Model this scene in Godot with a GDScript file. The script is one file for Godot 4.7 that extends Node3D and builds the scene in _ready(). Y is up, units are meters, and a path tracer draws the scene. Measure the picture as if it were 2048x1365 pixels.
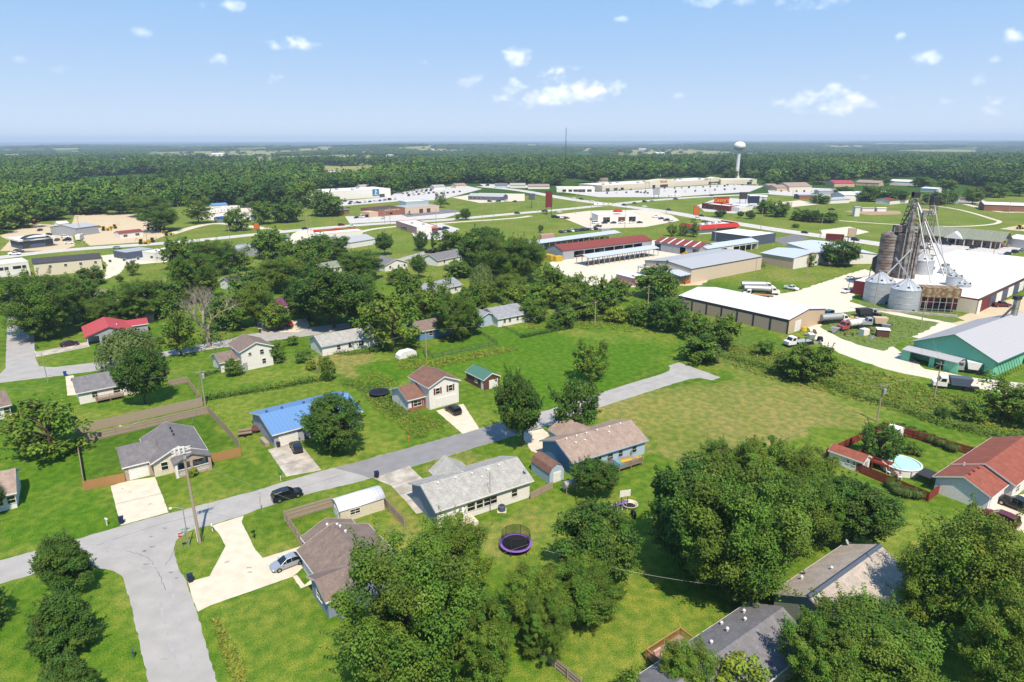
extends Node3D
# Small town seen from a drone. x right, y up, -z away from the viewer; metres.
# g(u, v, y) is the survey: it turns a point of the site plan (in photograph pixels) into the world point at height y.

const FOC := 1300.0
const EYE := 55.0
const HOR := 283.0
var cp := 0.0
var sp := 0.0
var rng := RandomNumberGenerator.new()
var names := {}
var M := {}
var T := {}

func g(u: float, v: float, y := 0.0) -> Vector3:
	var d := v - 682.5
	var k := (EYE - y) / (d * cp + FOC * sp)
	return Vector3((u - 1024.0) * k, y, -(FOC * cp - d * sp) * k)

func height_of(p: Vector3, vt: float) -> float:
	var r := (vt - 682.5) / FOC
	return EYE - (-p.z) * (sp + r * cp) / (cp - r * sp)

func px_per_m(p: Vector3) -> float:
	return FOC / (-p.z * cp + EYE * sp)

class MB:
	var v := PackedVector3Array()
	var c := PackedColorArray()
	var col := Color(1, 1, 1)
	var tinted := false
	func tri(a: Vector3, b: Vector3, d: Vector3) -> void:
		v.append(a); v.append(b); v.append(d)
		if tinted:
			c.append(col); c.append(col); c.append(col)
	func face(a: Vector3, b: Vector3, d: Vector3, e: Vector3, out: Vector3) -> void:
		if (d - a).cross(b - a).dot(out) < 0.0:
			tri(a, d, b); tri(a, e, d)
		else:
			tri(a, b, d); tri(a, d, e)
	func tri_out(a: Vector3, b: Vector3, d: Vector3, out: Vector3) -> void:
		if (d - a).cross(b - a).dot(out) < 0.0: tri(a, d, b)
		else: tri(a, b, d)
	func box(o: Vector3, s: Vector3, b := Basis()) -> void:
		var h := s * 0.5
		for ax in 3:
			for sg in [-1.0, 1.0]:
				var n := Vector3.ZERO; n[ax] = sg
				var p := Vector3.ZERO; p[(ax + 1) % 3] = 1.0
				var q := Vector3.ZERO; q[(ax + 2) % 3] = 1.0
				var m := n * h
				face(o + b * (m - p * h - q * h), o + b * (m + p * h - q * h), o + b * (m + p * h + q * h), o + b * (m - p * h + q * h), b * n)
	func box2(x0: float, x1: float, y0: float, y1: float, z0: float, z1: float) -> void:
		box(Vector3((x0 + x1) / 2, (y0 + y1) / 2, (z0 + z1) / 2), Vector3(absf(x1 - x0), absf(y1 - y0), absf(z1 - z0)))
	func tube(p: Vector3, q: Vector3, r0: float, r1: float, n := 6, caps := true) -> void:
		var d := (q - p)
		if d.length() < 1e-5: return
		d = d.normalized()
		var a := d.cross(Vector3.UP if absf(d.y) < 0.9 else Vector3.RIGHT).normalized()
		var b := d.cross(a)
		for k in n:
			var t0 := TAU * k / n
			var t1 := TAU * (k + 1) / n
			var u0 := a * cos(t0) + b * sin(t0)
			var u1 := a * cos(t1) + b * sin(t1)
			face(p + u0 * r0, p + u1 * r0, q + u1 * r1, q + u0 * r1, u0 + u1)
			if caps:
				tri_out(p, p + u0 * r0, p + u1 * r0, -d)
				tri_out(q, q + u0 * r1, q + u1 * r1, d)
	func lathe(o: Vector3, prof: Array, n := 24) -> void:
		for i in prof.size() - 1:
			for k in n:
				var t0 := TAU * k / n
				var t1 := TAU * (k + 1) / n
				var u0 := Vector3(cos(t0), 0, sin(t0))
				var u1 := Vector3(cos(t1), 0, sin(t1))
				var A: Vector2 = prof[i]
				var B: Vector2 = prof[i + 1]
				var out := (u0 + u1) * (B.y - A.y) + Vector3.UP * (A.x - B.x) * 2.0
				var yA := Vector3.UP * A.y
				var yB := Vector3.UP * B.y
				if A.x < 1e-4: tri_out(o + yA, o + yB + u0 * B.x, o + yB + u1 * B.x, out)
				elif B.x < 1e-4: tri_out(o + yB, o + yA + u0 * A.x, o + yA + u1 * A.x, out)
				else: face(o + yA + u0 * A.x, o + yA + u1 * A.x, o + yB + u1 * B.x, o + yB + u0 * B.x, out)
	# prism over an outline in the x-y plane, from z0 to z1
	func prism(poly: PackedVector2Array, z0: float, z1: float) -> void:
		var idx := Geometry2D.triangulate_polygon(poly)
		for i in range(0, idx.size(), 3):
			var a := poly[idx[i]]; var b := poly[idx[i + 1]]; var d := poly[idx[i + 2]]
			for e in [[z0, Vector3(0, 0, -1 if z0 < z1 else 1)], [z1, Vector3(0, 0, 1 if z0 < z1 else -1)]]:
				tri_out(Vector3(a.x, a.y, e[0]), Vector3(b.x, b.y, e[0]), Vector3(d.x, d.y, e[0]), e[1])
		var ccw := not Geometry2D.is_polygon_clockwise(poly)
		for i in poly.size():
			var a := poly[i]; var b := poly[(i + 1) % poly.size()]
			var o := Vector3(b.y - a.y, a.x - b.x, 0) * (1.0 if ccw else -1.0)
			face(Vector3(a.x, a.y, z0), Vector3(b.x, b.y, z0), Vector3(b.x, b.y, z1), Vector3(a.x, a.y, z1), o)
	func mesh(smooth := false) -> ArrayMesh:
		if smooth:
			var st := SurfaceTool.new()
			st.begin(Mesh.PRIMITIVE_TRIANGLES)
			for i in v.size():
				if tinted: st.set_color(c[i])
				st.add_vertex(v[i])
			st.index()
			st.generate_normals()
			return st.commit()
		var arr := []
		arr.resize(Mesh.ARRAY_MAX)
		arr[Mesh.ARRAY_VERTEX] = v
		if tinted: arr[Mesh.ARRAY_COLOR] = c
		var m := ArrayMesh.new()
		m.add_surface_from_arrays(Mesh.PRIMITIVE_TRIANGLES, arr)
		return m

func fresh(parent: Node, nm: String) -> String:
	var key := str(parent.get_instance_id()) + nm
	var k: int = names.get(key, 0)
	names[key] = k + 1
	return nm if k == 0 else "%s_%03d" % [nm, k]

func part(parent: Node, nm: String, m: Mesh, mat: Material, at := Vector3.ZERO, turn := 0.0) -> MeshInstance3D:
	var o := MeshInstance3D.new()
	o.mesh = m
	o.material_override = mat
	o.name = fresh(parent, nm)
	o.position = at
	o.rotation.y = turn
	parent.add_child(o)
	return o

func bit(parent: Node, nm: String, mat: Material, at: Vector3, size: Vector3, turn := 0.0) -> MeshInstance3D:
	var b := MB.new()
	b.box(Vector3.ZERO, size)
	return part(parent, nm, b.mesh(), mat, at, turn)

func thing(nm: String, label: String, cat: String, at := Vector3.ZERO, turn := 0.0, group := "") -> Node3D:
	var o := Node3D.new()
	o.name = fresh(self, nm)
	o.position = at
	o.rotation.y = turn
	o.set_meta("label", label)
	o.set_meta("category", cat)
	if group != "": o.set_meta("group", group)
	add_child(o)
	return o

func struct(nm: String, m: Mesh, mat: Material, label := "", kind := "structure") -> MeshInstance3D:
	var o := part(self, nm, m, mat)
	o.set_meta("kind", kind)
	if label != "": o.set_meta("label", label)
	return o

# ---------------------------------------------------------------- colour and materials
func ph(r: float, gg: float, b: float) -> Color:      # base colour of a surface that shows this tone in full daylight
	var c := Color(r / 255.0, gg / 255.0, b / 255.0).srgb_to_linear()
	return Color(c.r / 1.5, c.g / 1.5, c.b / 1.5).linear_to_srgb()

func mk(col: Color, rough := 0.85, tex: Texture2D = null, sc := 1.0, world := false, metal := 0.0, nrm: Texture2D = null, nsc := 1.0) -> StandardMaterial3D:
	var m := StandardMaterial3D.new()
	m.albedo_color = col
	m.roughness = rough
	m.metallic = metal
	m.metallic_specular = 0.4
	if tex or nrm:
		m.uv1_triplanar = true
		m.uv1_world_triplanar = world
		m.uv1_scale = Vector3.ONE * sc
		if tex: m.albedo_texture = tex
		if nrm:
			m.normal_enabled = true
			m.normal_texture = nrm
			m.normal_scale = nsc
	return m

func noise_bytes(size: int, freq: float, oct: int, sd: int) -> PackedByteArray:
	var n := FastNoiseLite.new()
	n.seed = sd
	n.frequency = freq
	n.fractal_octaves = oct
	n.noise_type = FastNoiseLite.TYPE_SIMPLEX_SMOOTH
	return n.get_seamless_image(size, size).get_data()

func grey_tex(size: int, lo: float, layers: Array) -> ImageTexture:   # layers: [[frequency, octaves, weight]]
	var sum := PackedFloat32Array()
	sum.resize(size * size)
	var tot := 0.0
	var sd := 11
	for l in layers:
		var b := noise_bytes(size, l[0], l[1], sd)
		sd += 7
		tot += l[2]
		for i in size * size: sum[i] += b[i] * l[2]
	var out := PackedByteArray()
	out.resize(size * size * 3)
	for i in size * size:
		var x := clampf((sum[i] / tot / 255.0 - 0.5) * 1.6 + 0.5, 0.0, 1.0)
		var y := int(255.0 * (lo + (1.0 - lo) * x))
		out[i * 3] = y; out[i * 3 + 1] = y; out[i * 3 + 2] = y
	return ImageTexture.create_from_image(Image.create_from_data(size, size, false, Image.FORMAT_RGB8, out))

func make_textures() -> void:
	T.grain = grey_tex(512, 0.86, [[0.2, 2, 1.0], [0.02, 3, 1.0]])
	T.mott = grey_tex(512, 0.8, [[0.012, 5, 1.0]])
	T.gravel = grey_tex(512, 0.8, [[0.3, 1, 1.2], [0.03, 4, 1.0]])
	T.asph = grey_tex(512, 0.9, [[0.3, 1, 0.7], [0.012, 4, 1.0]])
	# grass: greener and drier blades side by side
	var a := noise_bytes(512, 0.16, 3, 3)
	var b := noise_bytes(512, 0.018, 5, 5)
	var o := PackedByteArray()
	o.resize(512 * 512 * 3)
	for i in 512 * 512:
		var x := a[i] / 255.0
		var y := b[i] / 255.0
		var k := 0.44 + 0.46 * x + 0.1 * y
		o[i * 3] = int(clampf(k * (0.78 + 0.36 * y), 0, 1) * 255)
		o[i * 3 + 1] = int(clampf(k * (0.95 + 0.08 * y), 0, 1) * 255)
		o[i * 3 + 2] = int(clampf(k * (0.8 + 0.2 * y), 0, 1) * 255)
	T.grass = ImageTexture.create_from_image(Image.create_from_data(512, 512, false, Image.FORMAT_RGB8, o))
	# roofing felt: courses of tabs, each of its own tone
	var S := 1024
	var sb := PackedByteArray()
	sb.resize(S * S * 3)
	var wx := noise_bytes(S, 0.006, 5, 17)
	rng.seed = 4
	var row := PackedFloat32Array()
	row.resize(S)
	for y in S:
		if y % 14 == 0:
			var x := 0
			while x < S:
				var w := rng.randi_range(10, 26)
				var t := rng.randf_range(0.86, 1.0)
				for k in range(x, mini(S, x + w)): row[k] = t
				x += w
		for x in S:
			var i := y * S + x
			var v := row[x] * (0.86 + 0.18 * wx[i] / 255.0)
			sb[i * 3] = int(minf(1.0, v) * 255); sb[i * 3 + 1] = int(minf(1.0, v * 0.99) * 255); sb[i * 3 + 2] = int(minf(1.0, v * 0.975) * 255)
	T.shingle = ImageTexture.create_from_image(Image.create_from_data(S, S, false, Image.FORMAT_RGB8, sb))
	# sheet metal: ribs (relief only)
	var h := Image.create(64, 64, false, Image.FORMAT_RGBA8)
	for x in 64:
		var f := 0.5 + 0.5 * sin(TAU * x / 16.0)
		for y in 64: h.set_pixel(x, y, Color(f, f, f, f))
	h.bump_map_to_normal_map(3.0)
	T.rib = ImageTexture.create_from_image(h)
	var h2 := Image.create(64, 64, false, Image.FORMAT_RGBA8)
	for y in 64:
		var f := 0.5 + 0.5 * sin(TAU * y / 16.0)
		for x in 64: h2.set_pixel(x, y, Color(f, f, f, f))
	h2.bump_map_to_normal_map(3.0)
	T.hrib = ImageTexture.create_from_image(h2)
	# rusty streaked sheet
	var s := noise_bytes(256, 0.02, 5, 21)
	var q := PackedByteArray()
	q.resize(256 * 256 * 3)
	for i in 256 * 256:
		var k := clampf((s[(i % 256) * 256 + (i / 256) % 64] / 255.0 - 0.35) * 2.2, 0, 1)
		q[i * 3] = int(lerpf(158, 214, k)); q[i * 3 + 1] = int(lerpf(134, 214, k)); q[i * 3 + 2] = int(lerpf(118, 214, k))
	T.rust = ImageTexture.create_from_image(Image.create_from_data(256, 256, false, Image.FORMAT_RGB8, q))

func make_materials() -> void:
	M.asphalt = mk(ph(184, 182, 180), 0.95, T.asph, 0.04, true)
	M.asphalt2 = mk(ph(218, 215, 214), 0.95, T.asph, 0.03, true)
	M.dark_asphalt = mk(ph(132, 131, 135), 0.95, T.asph, 0.04, true)
	M.concrete = mk(ph(234, 222, 202), 0.9, T.asph, 0.07, true)
	M.old_concrete = mk(ph(208, 200, 188), 0.9, T.mott, 0.05, true)
	M.gravel = mk(ph(250, 240, 222), 0.95, T.gravel, 0.07, true)
	M.dirt = mk(ph(236, 216, 182), 0.95, T.gravel, 0.06, true)
	M.redclay = mk(ph(196, 168, 132), 0.95, T.gravel, 0.06, true)
	M.crack = mk(ph(120, 118, 116), 0.95)
	for e in [["r_grey", 196, 197, 196], ["r_dark", 138, 136, 142], ["r_brown", 150, 134, 128], ["r_tan", 186, 166, 156], ["r_red", 170, 100, 84], ["r_slate", 142, 142, 150], ["r_beige", 208, 198, 190], ["r_rust", 148, 112, 100], ["r_green", 158, 168, 152], ["r_black", 84, 84, 92], ["r_blue_grey", 172, 178, 190]]:
		M[e[0]] = mk(ph(e[1], e[2], e[3]), 0.92, T.shingle, 0.085)
	for e in [["m_blue", 122, 168, 224], ["m_white", 256, 258, 264], ["m_red", 196, 82, 92], ["m_oxide", 158, 76, 66], ["m_green", 88, 138, 124], ["m_grey", 204, 206, 212], ["m_pale", 216, 228, 242], ["m_purple", 138, 60, 110], ["m_galv", 190, 198, 206], ["m_teal_roof", 206, 206, 212]]:
		M[e[0]] = mk(ph(e[1], e[2], e[3]), 0.55, T.grain, 0.4, false, 0.1, T.rib, 0.22)
	M.steel = mk(ph(214, 222, 232), 0.42, T.grain, 0.1, false, 0.35)
	M.rust_steel = mk(ph(186, 184, 184), 0.7, T.rust, 0.06, false, 0.15)
	for e in [["white", 262, 260, 256], ["cream", 246, 236, 214], ["tan", 228, 202, 172], ["beige", 240, 220, 198], ["bluegrey", 152, 170, 192], ["blue", 116, 160, 204], ["grey", 186, 192, 200], ["slate", 92, 104, 126], ["brown", 112, 74, 66], ["teal", 140, 230, 194], ["dteal", 66, 150, 122], ["lightblue", 196, 220, 240], ["pink", 222, 178, 172], ["maroon", 130, 44, 48], ["charcoal", 62, 62, 66], ["black", 28, 28, 30], ["yellow", 232, 196, 56], ["red", 206, 44, 40], ["green", 60, 130, 70], ["royal", 40, 86, 176], ["purple", 150, 104, 206], ["orange", 224, 120, 50], ["navy", 36, 48, 84], ["sage", 176, 186, 178], ["turq", 96, 196, 222]]:
		M[e[0]] = mk(ph(e[1], e[2], e[3]), 0.7, T.grain, 0.25)
	M.cladding = mk(ph(196, 178, 158), 0.8, T.grain, 0.8, false, 0.0, T.rib, 0.2)
	M.brick = mk(ph(178, 126, 104), 0.9, T.shingle, 0.2)
	M.stone = mk(ph(206, 190, 176), 0.9, T.shingle, 0.2)
	M.wood = mk(ph(188, 170, 152), 0.9, T.grain, 0.8)
	M.new_wood = mk(ph(196, 146, 98), 0.85, T.grain, 0.8)
	M.red_wood = mk(ph(158, 70, 54), 0.8, T.grain, 0.8)
	M.deck = mk(ph(168, 150, 132), 0.85, T.grain, 0.8)
	M.pole = mk(ph(190, 174, 154), 0.9, T.grain, 0.5)
	M.metal = mk(ph(190, 192, 194), 0.5, null, 1.0, false, 0.5)
	M.dark_metal = mk(ph(70, 70, 74), 0.5, null, 1.0, false, 0.4)
	M.glass = mk(Color(0.05, 0.07, 0.09), 0.08)
	M.glass.metallic_specular = 0.7
	M.rubber = mk(Color(0.09, 0.09, 0.095), 0.8)
	M.rim = mk(Color(0.65, 0.66, 0.68), 0.3, null, 1.0, false, 0.8)
	M.lens = mk(Color(0.85, 0.87, 0.9), 0.15)
	M.tail = mk(Color(0.5, 0.03, 0.03), 0.2)
	M.bark = mk(Color(0.34, 0.28, 0.23), 0.95, T.grain, 0.8)
	M.pale_bark = mk(Color(0.62, 0.57, 0.52), 0.95, T.grain, 0.8)
	M.wire = mk(ph(160, 160, 160), 0.6)
	M.net = mk(Color(0.07, 0.07, 0.06, 0.45), 0.9)
	M.net.transparency = BaseMaterial3D.TRANSPARENCY_ALPHA
	M.link = mk(Color(0.32, 0.34, 0.33, 0.3), 0.7)
	M.link.transparency = BaseMaterial3D.TRANSPARENCY_ALPHA
	M.pool = mk(Color(0.62, 0.92, 0.88), 0.05)
	M.pool.metallic_specular = 0.6
	for e in [["leaf", 1.08, 1.08, 0.75], ["leaf_dark", 0.72, 0.84, 0.7], ["leaf_light", 1.4, 1.26, 0.8], ["leaf_weed", 1.8, 1.65, 1.1], ["leaf_pale", 1.35, 1.25, 0.95], ["leaf_yellow", 2.2, 1.6, 1.0]]:
		var m := StandardMaterial3D.new()
		m.vertex_color_use_as_albedo = true
		m.albedo_color = Color(e[1], e[2], e[3]).linear_to_srgb()
		m.roughness = 0.6
		m.metallic_specular = 0.3
		m.backlight_enabled = true
		m.backlight = Color(0.26, 0.4, 0.1)
		M[e[0]] = m

# ---------------------------------------------------------------- air, land, roads
func sky_dir(u: float, v: float) -> Vector2:        # azimuth (right of straight ahead) and elevation of a point of the sky
	var d := v - 682.5
	var down := d * cp + FOC * sp
	var fwd := FOC * cp - d * sp
	var x := u - 1024.0
	return Vector2(atan2(x, fwd), atan2(-down, sqrt(fwd * fwd + x * x)))

func make_sky() -> Sky:
	var W := 4096
	var Hh := 2048
	var data := PackedByteArray()
	data.resize(W * Hh * 4)
	var n := FastNoiseLite.new()
	n.seed = 9
	n.frequency = 0.035
	n.fractal_octaves = 5
	rng.seed = 77
	var list := []
	for c in [[583, 85, 112, 34, 0.85], [470, 6, 62, 26, 0.8], [281, 60, 44, 20, 0.7], [438, 118, 42, 24, 0.8], [546, 156, 46, 28, 0.75], [130, 136, 90, 18, 0.3], [1030, 120, 78, 48, 0.9], [1120, 186, 260, 84, 1.0], [940, 160, 72, 32, 0.45], [1445, 4, 150, 30, 0.75], [1625, 6, 145, 36, 0.85], [1245, 38, 32, 16, 0.6], [1855, 123, 72, 32, 1.0], [1665, 206, 220, 58, 0.75], [1966, 162, 54, 26, 0.7], [1800, 75, 24, 16, 0.6], [2024, 82, 56, 34, 0.9], [1995, 214, 90, 34, 0.6], [1892, 207, 66, 22, 0.6], [1358, 191, 34, 12, 0.5], [852, 122, 32, 14, 0.4], [1990, 120, 30, 14, 0.4], [405, 12, 20, 20, 0.4], [40, 115, 40, 14, 0.25], [1270, 210, 26, 10, 0.3], [1730, 158, 30, 12, 0.3]]:
		var a := sky_dir(c[0] - c[2] / 2.0, c[1])
		var b := sky_dir(c[0] + c[2] / 2.0, c[1])
		list.append([(a.x + b.x) / 2, a.y, b.x - a.x, c[3] / 1330.0, c[4]])
	for k in 150:                                    # the same fair-weather clouds all round
		var az := rng.randf_range(0.72, TAU - 0.72)
		var s := rng.randf_range(0.6, 1.6)
		list.append([az, rng.randf_range(0.03, 0.75), rng.randf_range(0.03, 0.16) * s, rng.randf_range(0.012, 0.04) * s, rng.randf_range(0.4, 0.95)])
	var ci := 0
	for c in list:
		ci += 1
		var rx: float = c[2] / TAU * W * 0.5 / cos(c[1])
		var ry: float = c[3] / PI * Hh * 0.5
		var cx: float = c[0] / TAU * W
		var cy: float = (0.5 - c[1] / PI) * Hh
		for yy in range(int(cy - ry * 1.4), int(cy + ry * 1.4) + 1):
			if yy < 0 or yy >= Hh / 2: continue
			for xx in range(int(cx - rx * 1.2), int(cx + rx * 1.2) + 1):
				var dx := (xx - cx) / rx
				var dy := (yy - cy) / ry
				var sx := xx * 0.9 + ci * 131.0
				var body := 1.0 - dx * dx - (dy * dy * (1.0 if dy < 0 else 1.7))
				var f := body * 0.75 + n.get_noise_2d(sx, yy * 1.5) * 1.2 + n.get_noise_2d(sx * 3.0, yy * 4.0) * 0.35 - 0.08
				f = smoothstep(0.0, 1.15, f) * c[4]
				f *= clampf(body * 2.5 + 1.0, 0.0, 1.0)
				if f <= 0.0: continue
				var k := (yy * W + posmod(xx, W)) * 4
				var al := int(255 * f)
				if al > data[k + 3]:
					var tone := clampf(0.86 - dy * 0.22 + n.get_noise_2d(sx * 2.0, yy * 2.5) * 0.35, 0.5, 1.0)
					data[k] = int(255 * tone); data[k + 1] = int(249 * tone); data[k + 2] = int(238 * tone)
					data[k + 3] = al
	var m := ProceduralSkyMaterial.new()
	m.sky_top_color = Color(0.50, 0.73, 0.96)
	m.sky_horizon_color = Color(0.89, 0.94, 0.995)
	m.sky_curve = 0.085
	m.ground_bottom_color = Color(0.25, 0.3, 0.2)
	m.ground_horizon_color = Color(0.87, 0.92, 0.98)
	m.sun_angle_max = 6.0
	m.sky_cover = ImageTexture.create_from_image(Image.create_from_data(W, Hh, false, Image.FORMAT_RGBA8, data))
	m.sky_cover_modulate = Color(0.86, 0.81, 0.76, 1.0)
	var s := Sky.new()
	s.sky_material = m
	return s

func make_light() -> void:
	var cam := Camera3D.new()
	cam.name = "camera"
	cam.position = Vector3(0, EYE, 0)
	cam.rotation = Vector3(-atan2(sp, cp), 0, deg_to_rad(-0.12))
	cam.fov = rad_to_deg(2.0 * atan(682.5 / FOC))
	cam.near = 0.5
	cam.far = 40000.0
	add_child(cam)
	var e := Environment.new()
	e.background_mode = Environment.BG_SKY
	e.sky = make_sky()
	e.background_energy_multiplier = 0.66
	e.tonemap_mode = Environment.TONE_MAPPER_LINEAR
	e.tonemap_exposure = 1.54
	e.fog_enabled = true
	e.fog_density = 0.0001
	e.fog_light_color = Color(0.76, 0.85, 0.95)
	e.sdfgi_enabled = true
	e.ssao_enabled = true
	e.ssil_enabled = true
	var we := WorldEnvironment.new()
	we.environment = e
	add_child(we)
	var sun := DirectionalLight3D.new()
	sun.name = "sun"
	sun.light_color = Color(1.0, 0.94, 0.85)
	sun.light_energy = 1.58
	sun.light_angular_distance = 0.55
	sun.shadow_enabled = true
	add_child(sun)
	var d := Vector3(-0.3 * 0.54, -0.84, -0.95 * 0.54)
	sun.look_at_from_position(Vector3.ZERO, d, Vector3.UP)

var hill := FastNoiseLite.new()
var wood := FastNoiseLite.new()
func land(x: float, z: float) -> float:
	var d := -z
	if d < 1300.0: return 0.0
	var k := smoothstep(1300.0, 7000.0, d)
	var side := clampf(x / maxf(d, 1.0), -0.9, 0.9)
	return k * (hill.get_noise_2d(x, z) * 44.0 + 2.0 + side * 18.0 * smoothstep(5000.0, 12000.0, d)) - 8.0 * smoothstep(1300.0, 2400.0, d) * (1.0 - smoothstep(3000, 6000, d))

func pxpoly(a: Array) -> PackedVector2Array:
	var p := PackedVector2Array()
	for i in range(0, a.size(), 2):
		var w := g(a[i], a[i + 1])
		p.append(Vector2(w.x, w.z))
	return p

func open_field(x: float, z: float) -> bool:            # farmland between the woods
	if -z > 1900.0: return wood.get_noise_2d(x * 0.55, z * 0.3) > 0.03
	return wood.get_noise_2d(x, z * 0.5) > 0.12 and -z > 1250.0

var patches := []
func make_ground() -> void:
	hill.seed = 5; hill.frequency = 0.00022; hill.fractal_octaves = 3
	wood.seed = 12; wood.frequency = 0.0016; wood.fractal_octaves = 3
	# turf of its own tone: [outline in plan pixels, colour, share]
	var lawn := ph(116, 156, 54).srgb_to_linear()
	var dry := ph(172, 172, 104).srgb_to_linear()
	var pale := ph(152, 174, 78).srgb_to_linear()
	var lush := ph(102, 152, 44).srgb_to_linear()
	var deep := ph(82, 126, 42).srgb_to_linear()
	var tan := ph(178, 174, 112).srgb_to_linear()
	var weed := ph(120, 146, 72).srgb_to_linear()
	for a in [[[1195, 815, 1280, 790, 1390, 762, 1480, 766, 1640, 790, 1760, 830, 1700, 850, 1560, 885, 1480, 900, 1420, 925, 1320, 915, 1300, 880, 1260, 845, 1210, 855], dry, 0.9, 0.5],
			[[1330, 790, 1450, 775, 1700, 820, 1640, 860, 1480, 905, 1400, 890], tan, 0.5, 0.5],
			[[1200, 850, 1260, 845, 1310, 900, 1400, 920, 1340, 925, 1300, 905], tan, 0.5, 0.5],
			[[1590, 775, 1700, 805, 1790, 835, 1740, 845, 1640, 800], tan, 0.6, 0.7],
			[[1400, 700, 1470, 765, 1600, 790, 1640, 780, 1500, 735], tan, 0.45, 0.8],
			[[820, 935, 930, 905, 985, 905, 960, 935, 870, 972], dry, 0.7, 0.3],
			[[760, 965, 800, 1000, 850, 1060, 870, 1080, 820, 1070, 760, 1000], dry, 0.6, 0.4],
			[[960, 1050, 1060, 1005, 1120, 1030, 1090, 1070, 1000, 1130, 980, 1120], dry, 0.8, 0.5],
			[[1100, 1150, 1220, 1120, 1420, 1240, 1300, 1330, 1200, 1365, 1110, 1300], pale, 0.9, 0.4],
			[[640, 845, 690, 835, 810, 900, 700, 930, 620, 940, 690, 910], pale, 0.9, 0.4],
			[[420, 800, 640, 745, 690, 790, 520, 825, 500, 940, 440, 850], pale, 0.7, 0.4],
			[[625, 722, 660, 706, 745, 705, 770, 730, 700, 750, 650, 748], dry, 1.0, 0.6],
			[[1780, 1030, 2048, 1080, 2048, 1200, 1900, 1100, 1790, 1060], pale, 0.8, 0.3],
			[[700, 740, 790, 720, 1000, 650, 1330, 700, 1240, 760, 1110, 830, 1010, 760, 850, 740, 780, 800], lush, 0.9, 0.3],
			[[700, 760, 790, 760, 800, 820, 900, 850, 830, 880, 740, 800], deep, 0.8, 0.5],
			[[400, 1225, 560, 1165, 680, 1290, 680, 1365, 440, 1365], pale, 0.5, 0.5],
			[[0, 850, 150, 900, 230, 1040, 0, 1110], lush, 0.8, 0.3],
			[[170, 880, 400, 820, 470, 890, 240, 960, 170, 960], deep, 0.6, 0.3],
			[[1440, 640, 1620, 700, 1840, 790, 2048, 830, 2048, 900, 1800, 830, 1600, 770, 1400, 720], weed, 0.9, 0.7],
			[[1640, 680, 1720, 700, 1860, 660, 1780, 640, 1660, 650], weed, 0.8, 0.8],
			[[1070, 460, 1180, 462, 1080, 490], lush, 0.6, 0.3],
			[[0, 1120, 250, 1150, 290, 1365, 0, 1365], lush, 0.5, 0.5],
			[[1040, 380, 1200, 400, 1190, 416, 1024, 425, 900, 435, 950, 400], lush, 0.4, 0.3]]:
		var poly := pxpoly(a[0])
		var r := Rect2(poly[0], Vector2.ZERO)
		for q in poly: r = r.expand(q)
		patches.append([poly, a[1], a[2], a[3], r])
	var xs := PackedFloat32Array()
	var zs := PackedFloat32Array()
	var x := 0.0
	var st := 0.9
	while x < 16000.0:
		xs.append(x)
		if x > 105.0: st *= 1.06
		x += st
	var full := PackedFloat32Array()
	for i in range(xs.size() - 1, 0, -1): full.append(-xs[i])
	full.append_array(xs)
	var z := 45.0
	st = 0.9
	zs.append(400.0); zs.append(150.0); zs.append(40.0); zs.append(-20.0)
	while z < 15000.0:
		zs.append(-z)
		if z > 190.0: st *= 1.035
		z += st
	var nx := full.size()
	var v := PackedVector3Array()
	var c := PackedColorArray()
	var mot := FastNoiseLite.new()
	mot.seed = 31; mot.frequency = 0.02; mot.fractal_octaves = 4
	var big := FastNoiseLite.new()
	big.seed = 8; big.frequency = 0.006
	var far_field := ph(176, 186, 116).srgb_to_linear()
	var far_crop := ph(206, 192, 150).srgb_to_linear()
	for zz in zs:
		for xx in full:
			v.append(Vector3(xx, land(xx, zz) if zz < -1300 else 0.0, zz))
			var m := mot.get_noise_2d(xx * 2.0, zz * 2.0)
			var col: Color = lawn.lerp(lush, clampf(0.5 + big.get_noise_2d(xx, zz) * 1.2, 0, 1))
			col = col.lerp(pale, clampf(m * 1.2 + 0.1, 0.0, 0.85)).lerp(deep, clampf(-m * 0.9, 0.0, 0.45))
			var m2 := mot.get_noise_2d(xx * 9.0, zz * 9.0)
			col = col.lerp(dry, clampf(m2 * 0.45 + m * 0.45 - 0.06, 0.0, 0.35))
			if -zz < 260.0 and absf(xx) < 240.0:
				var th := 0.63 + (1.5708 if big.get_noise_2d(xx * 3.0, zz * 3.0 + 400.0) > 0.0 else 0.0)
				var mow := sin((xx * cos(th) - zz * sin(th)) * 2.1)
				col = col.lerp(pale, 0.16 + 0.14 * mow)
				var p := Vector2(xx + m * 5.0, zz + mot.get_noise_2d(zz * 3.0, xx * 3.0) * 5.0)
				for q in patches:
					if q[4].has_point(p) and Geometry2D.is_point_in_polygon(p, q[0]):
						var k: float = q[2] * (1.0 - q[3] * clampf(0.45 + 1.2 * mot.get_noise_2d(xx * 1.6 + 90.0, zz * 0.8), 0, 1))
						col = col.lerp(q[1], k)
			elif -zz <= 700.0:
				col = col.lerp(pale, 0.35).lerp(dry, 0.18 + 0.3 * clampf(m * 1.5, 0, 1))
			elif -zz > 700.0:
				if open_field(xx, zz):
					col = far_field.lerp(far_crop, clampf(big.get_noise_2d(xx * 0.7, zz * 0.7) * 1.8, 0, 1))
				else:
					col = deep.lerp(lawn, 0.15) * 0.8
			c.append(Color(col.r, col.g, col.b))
	var idx := PackedInt32Array()
	for j in zs.size() - 1:
		for i in nx - 1:
			var a := j * nx + i
			idx.append_array(PackedInt32Array([a, a + nx + 1, a + nx, a, a + 1, a + nx + 1]))
	# the winding must face up
	if (v[idx[2]] - v[idx[0]]).cross(v[idx[1]] - v[idx[0]]).y < 0.0: idx.reverse()
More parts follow.
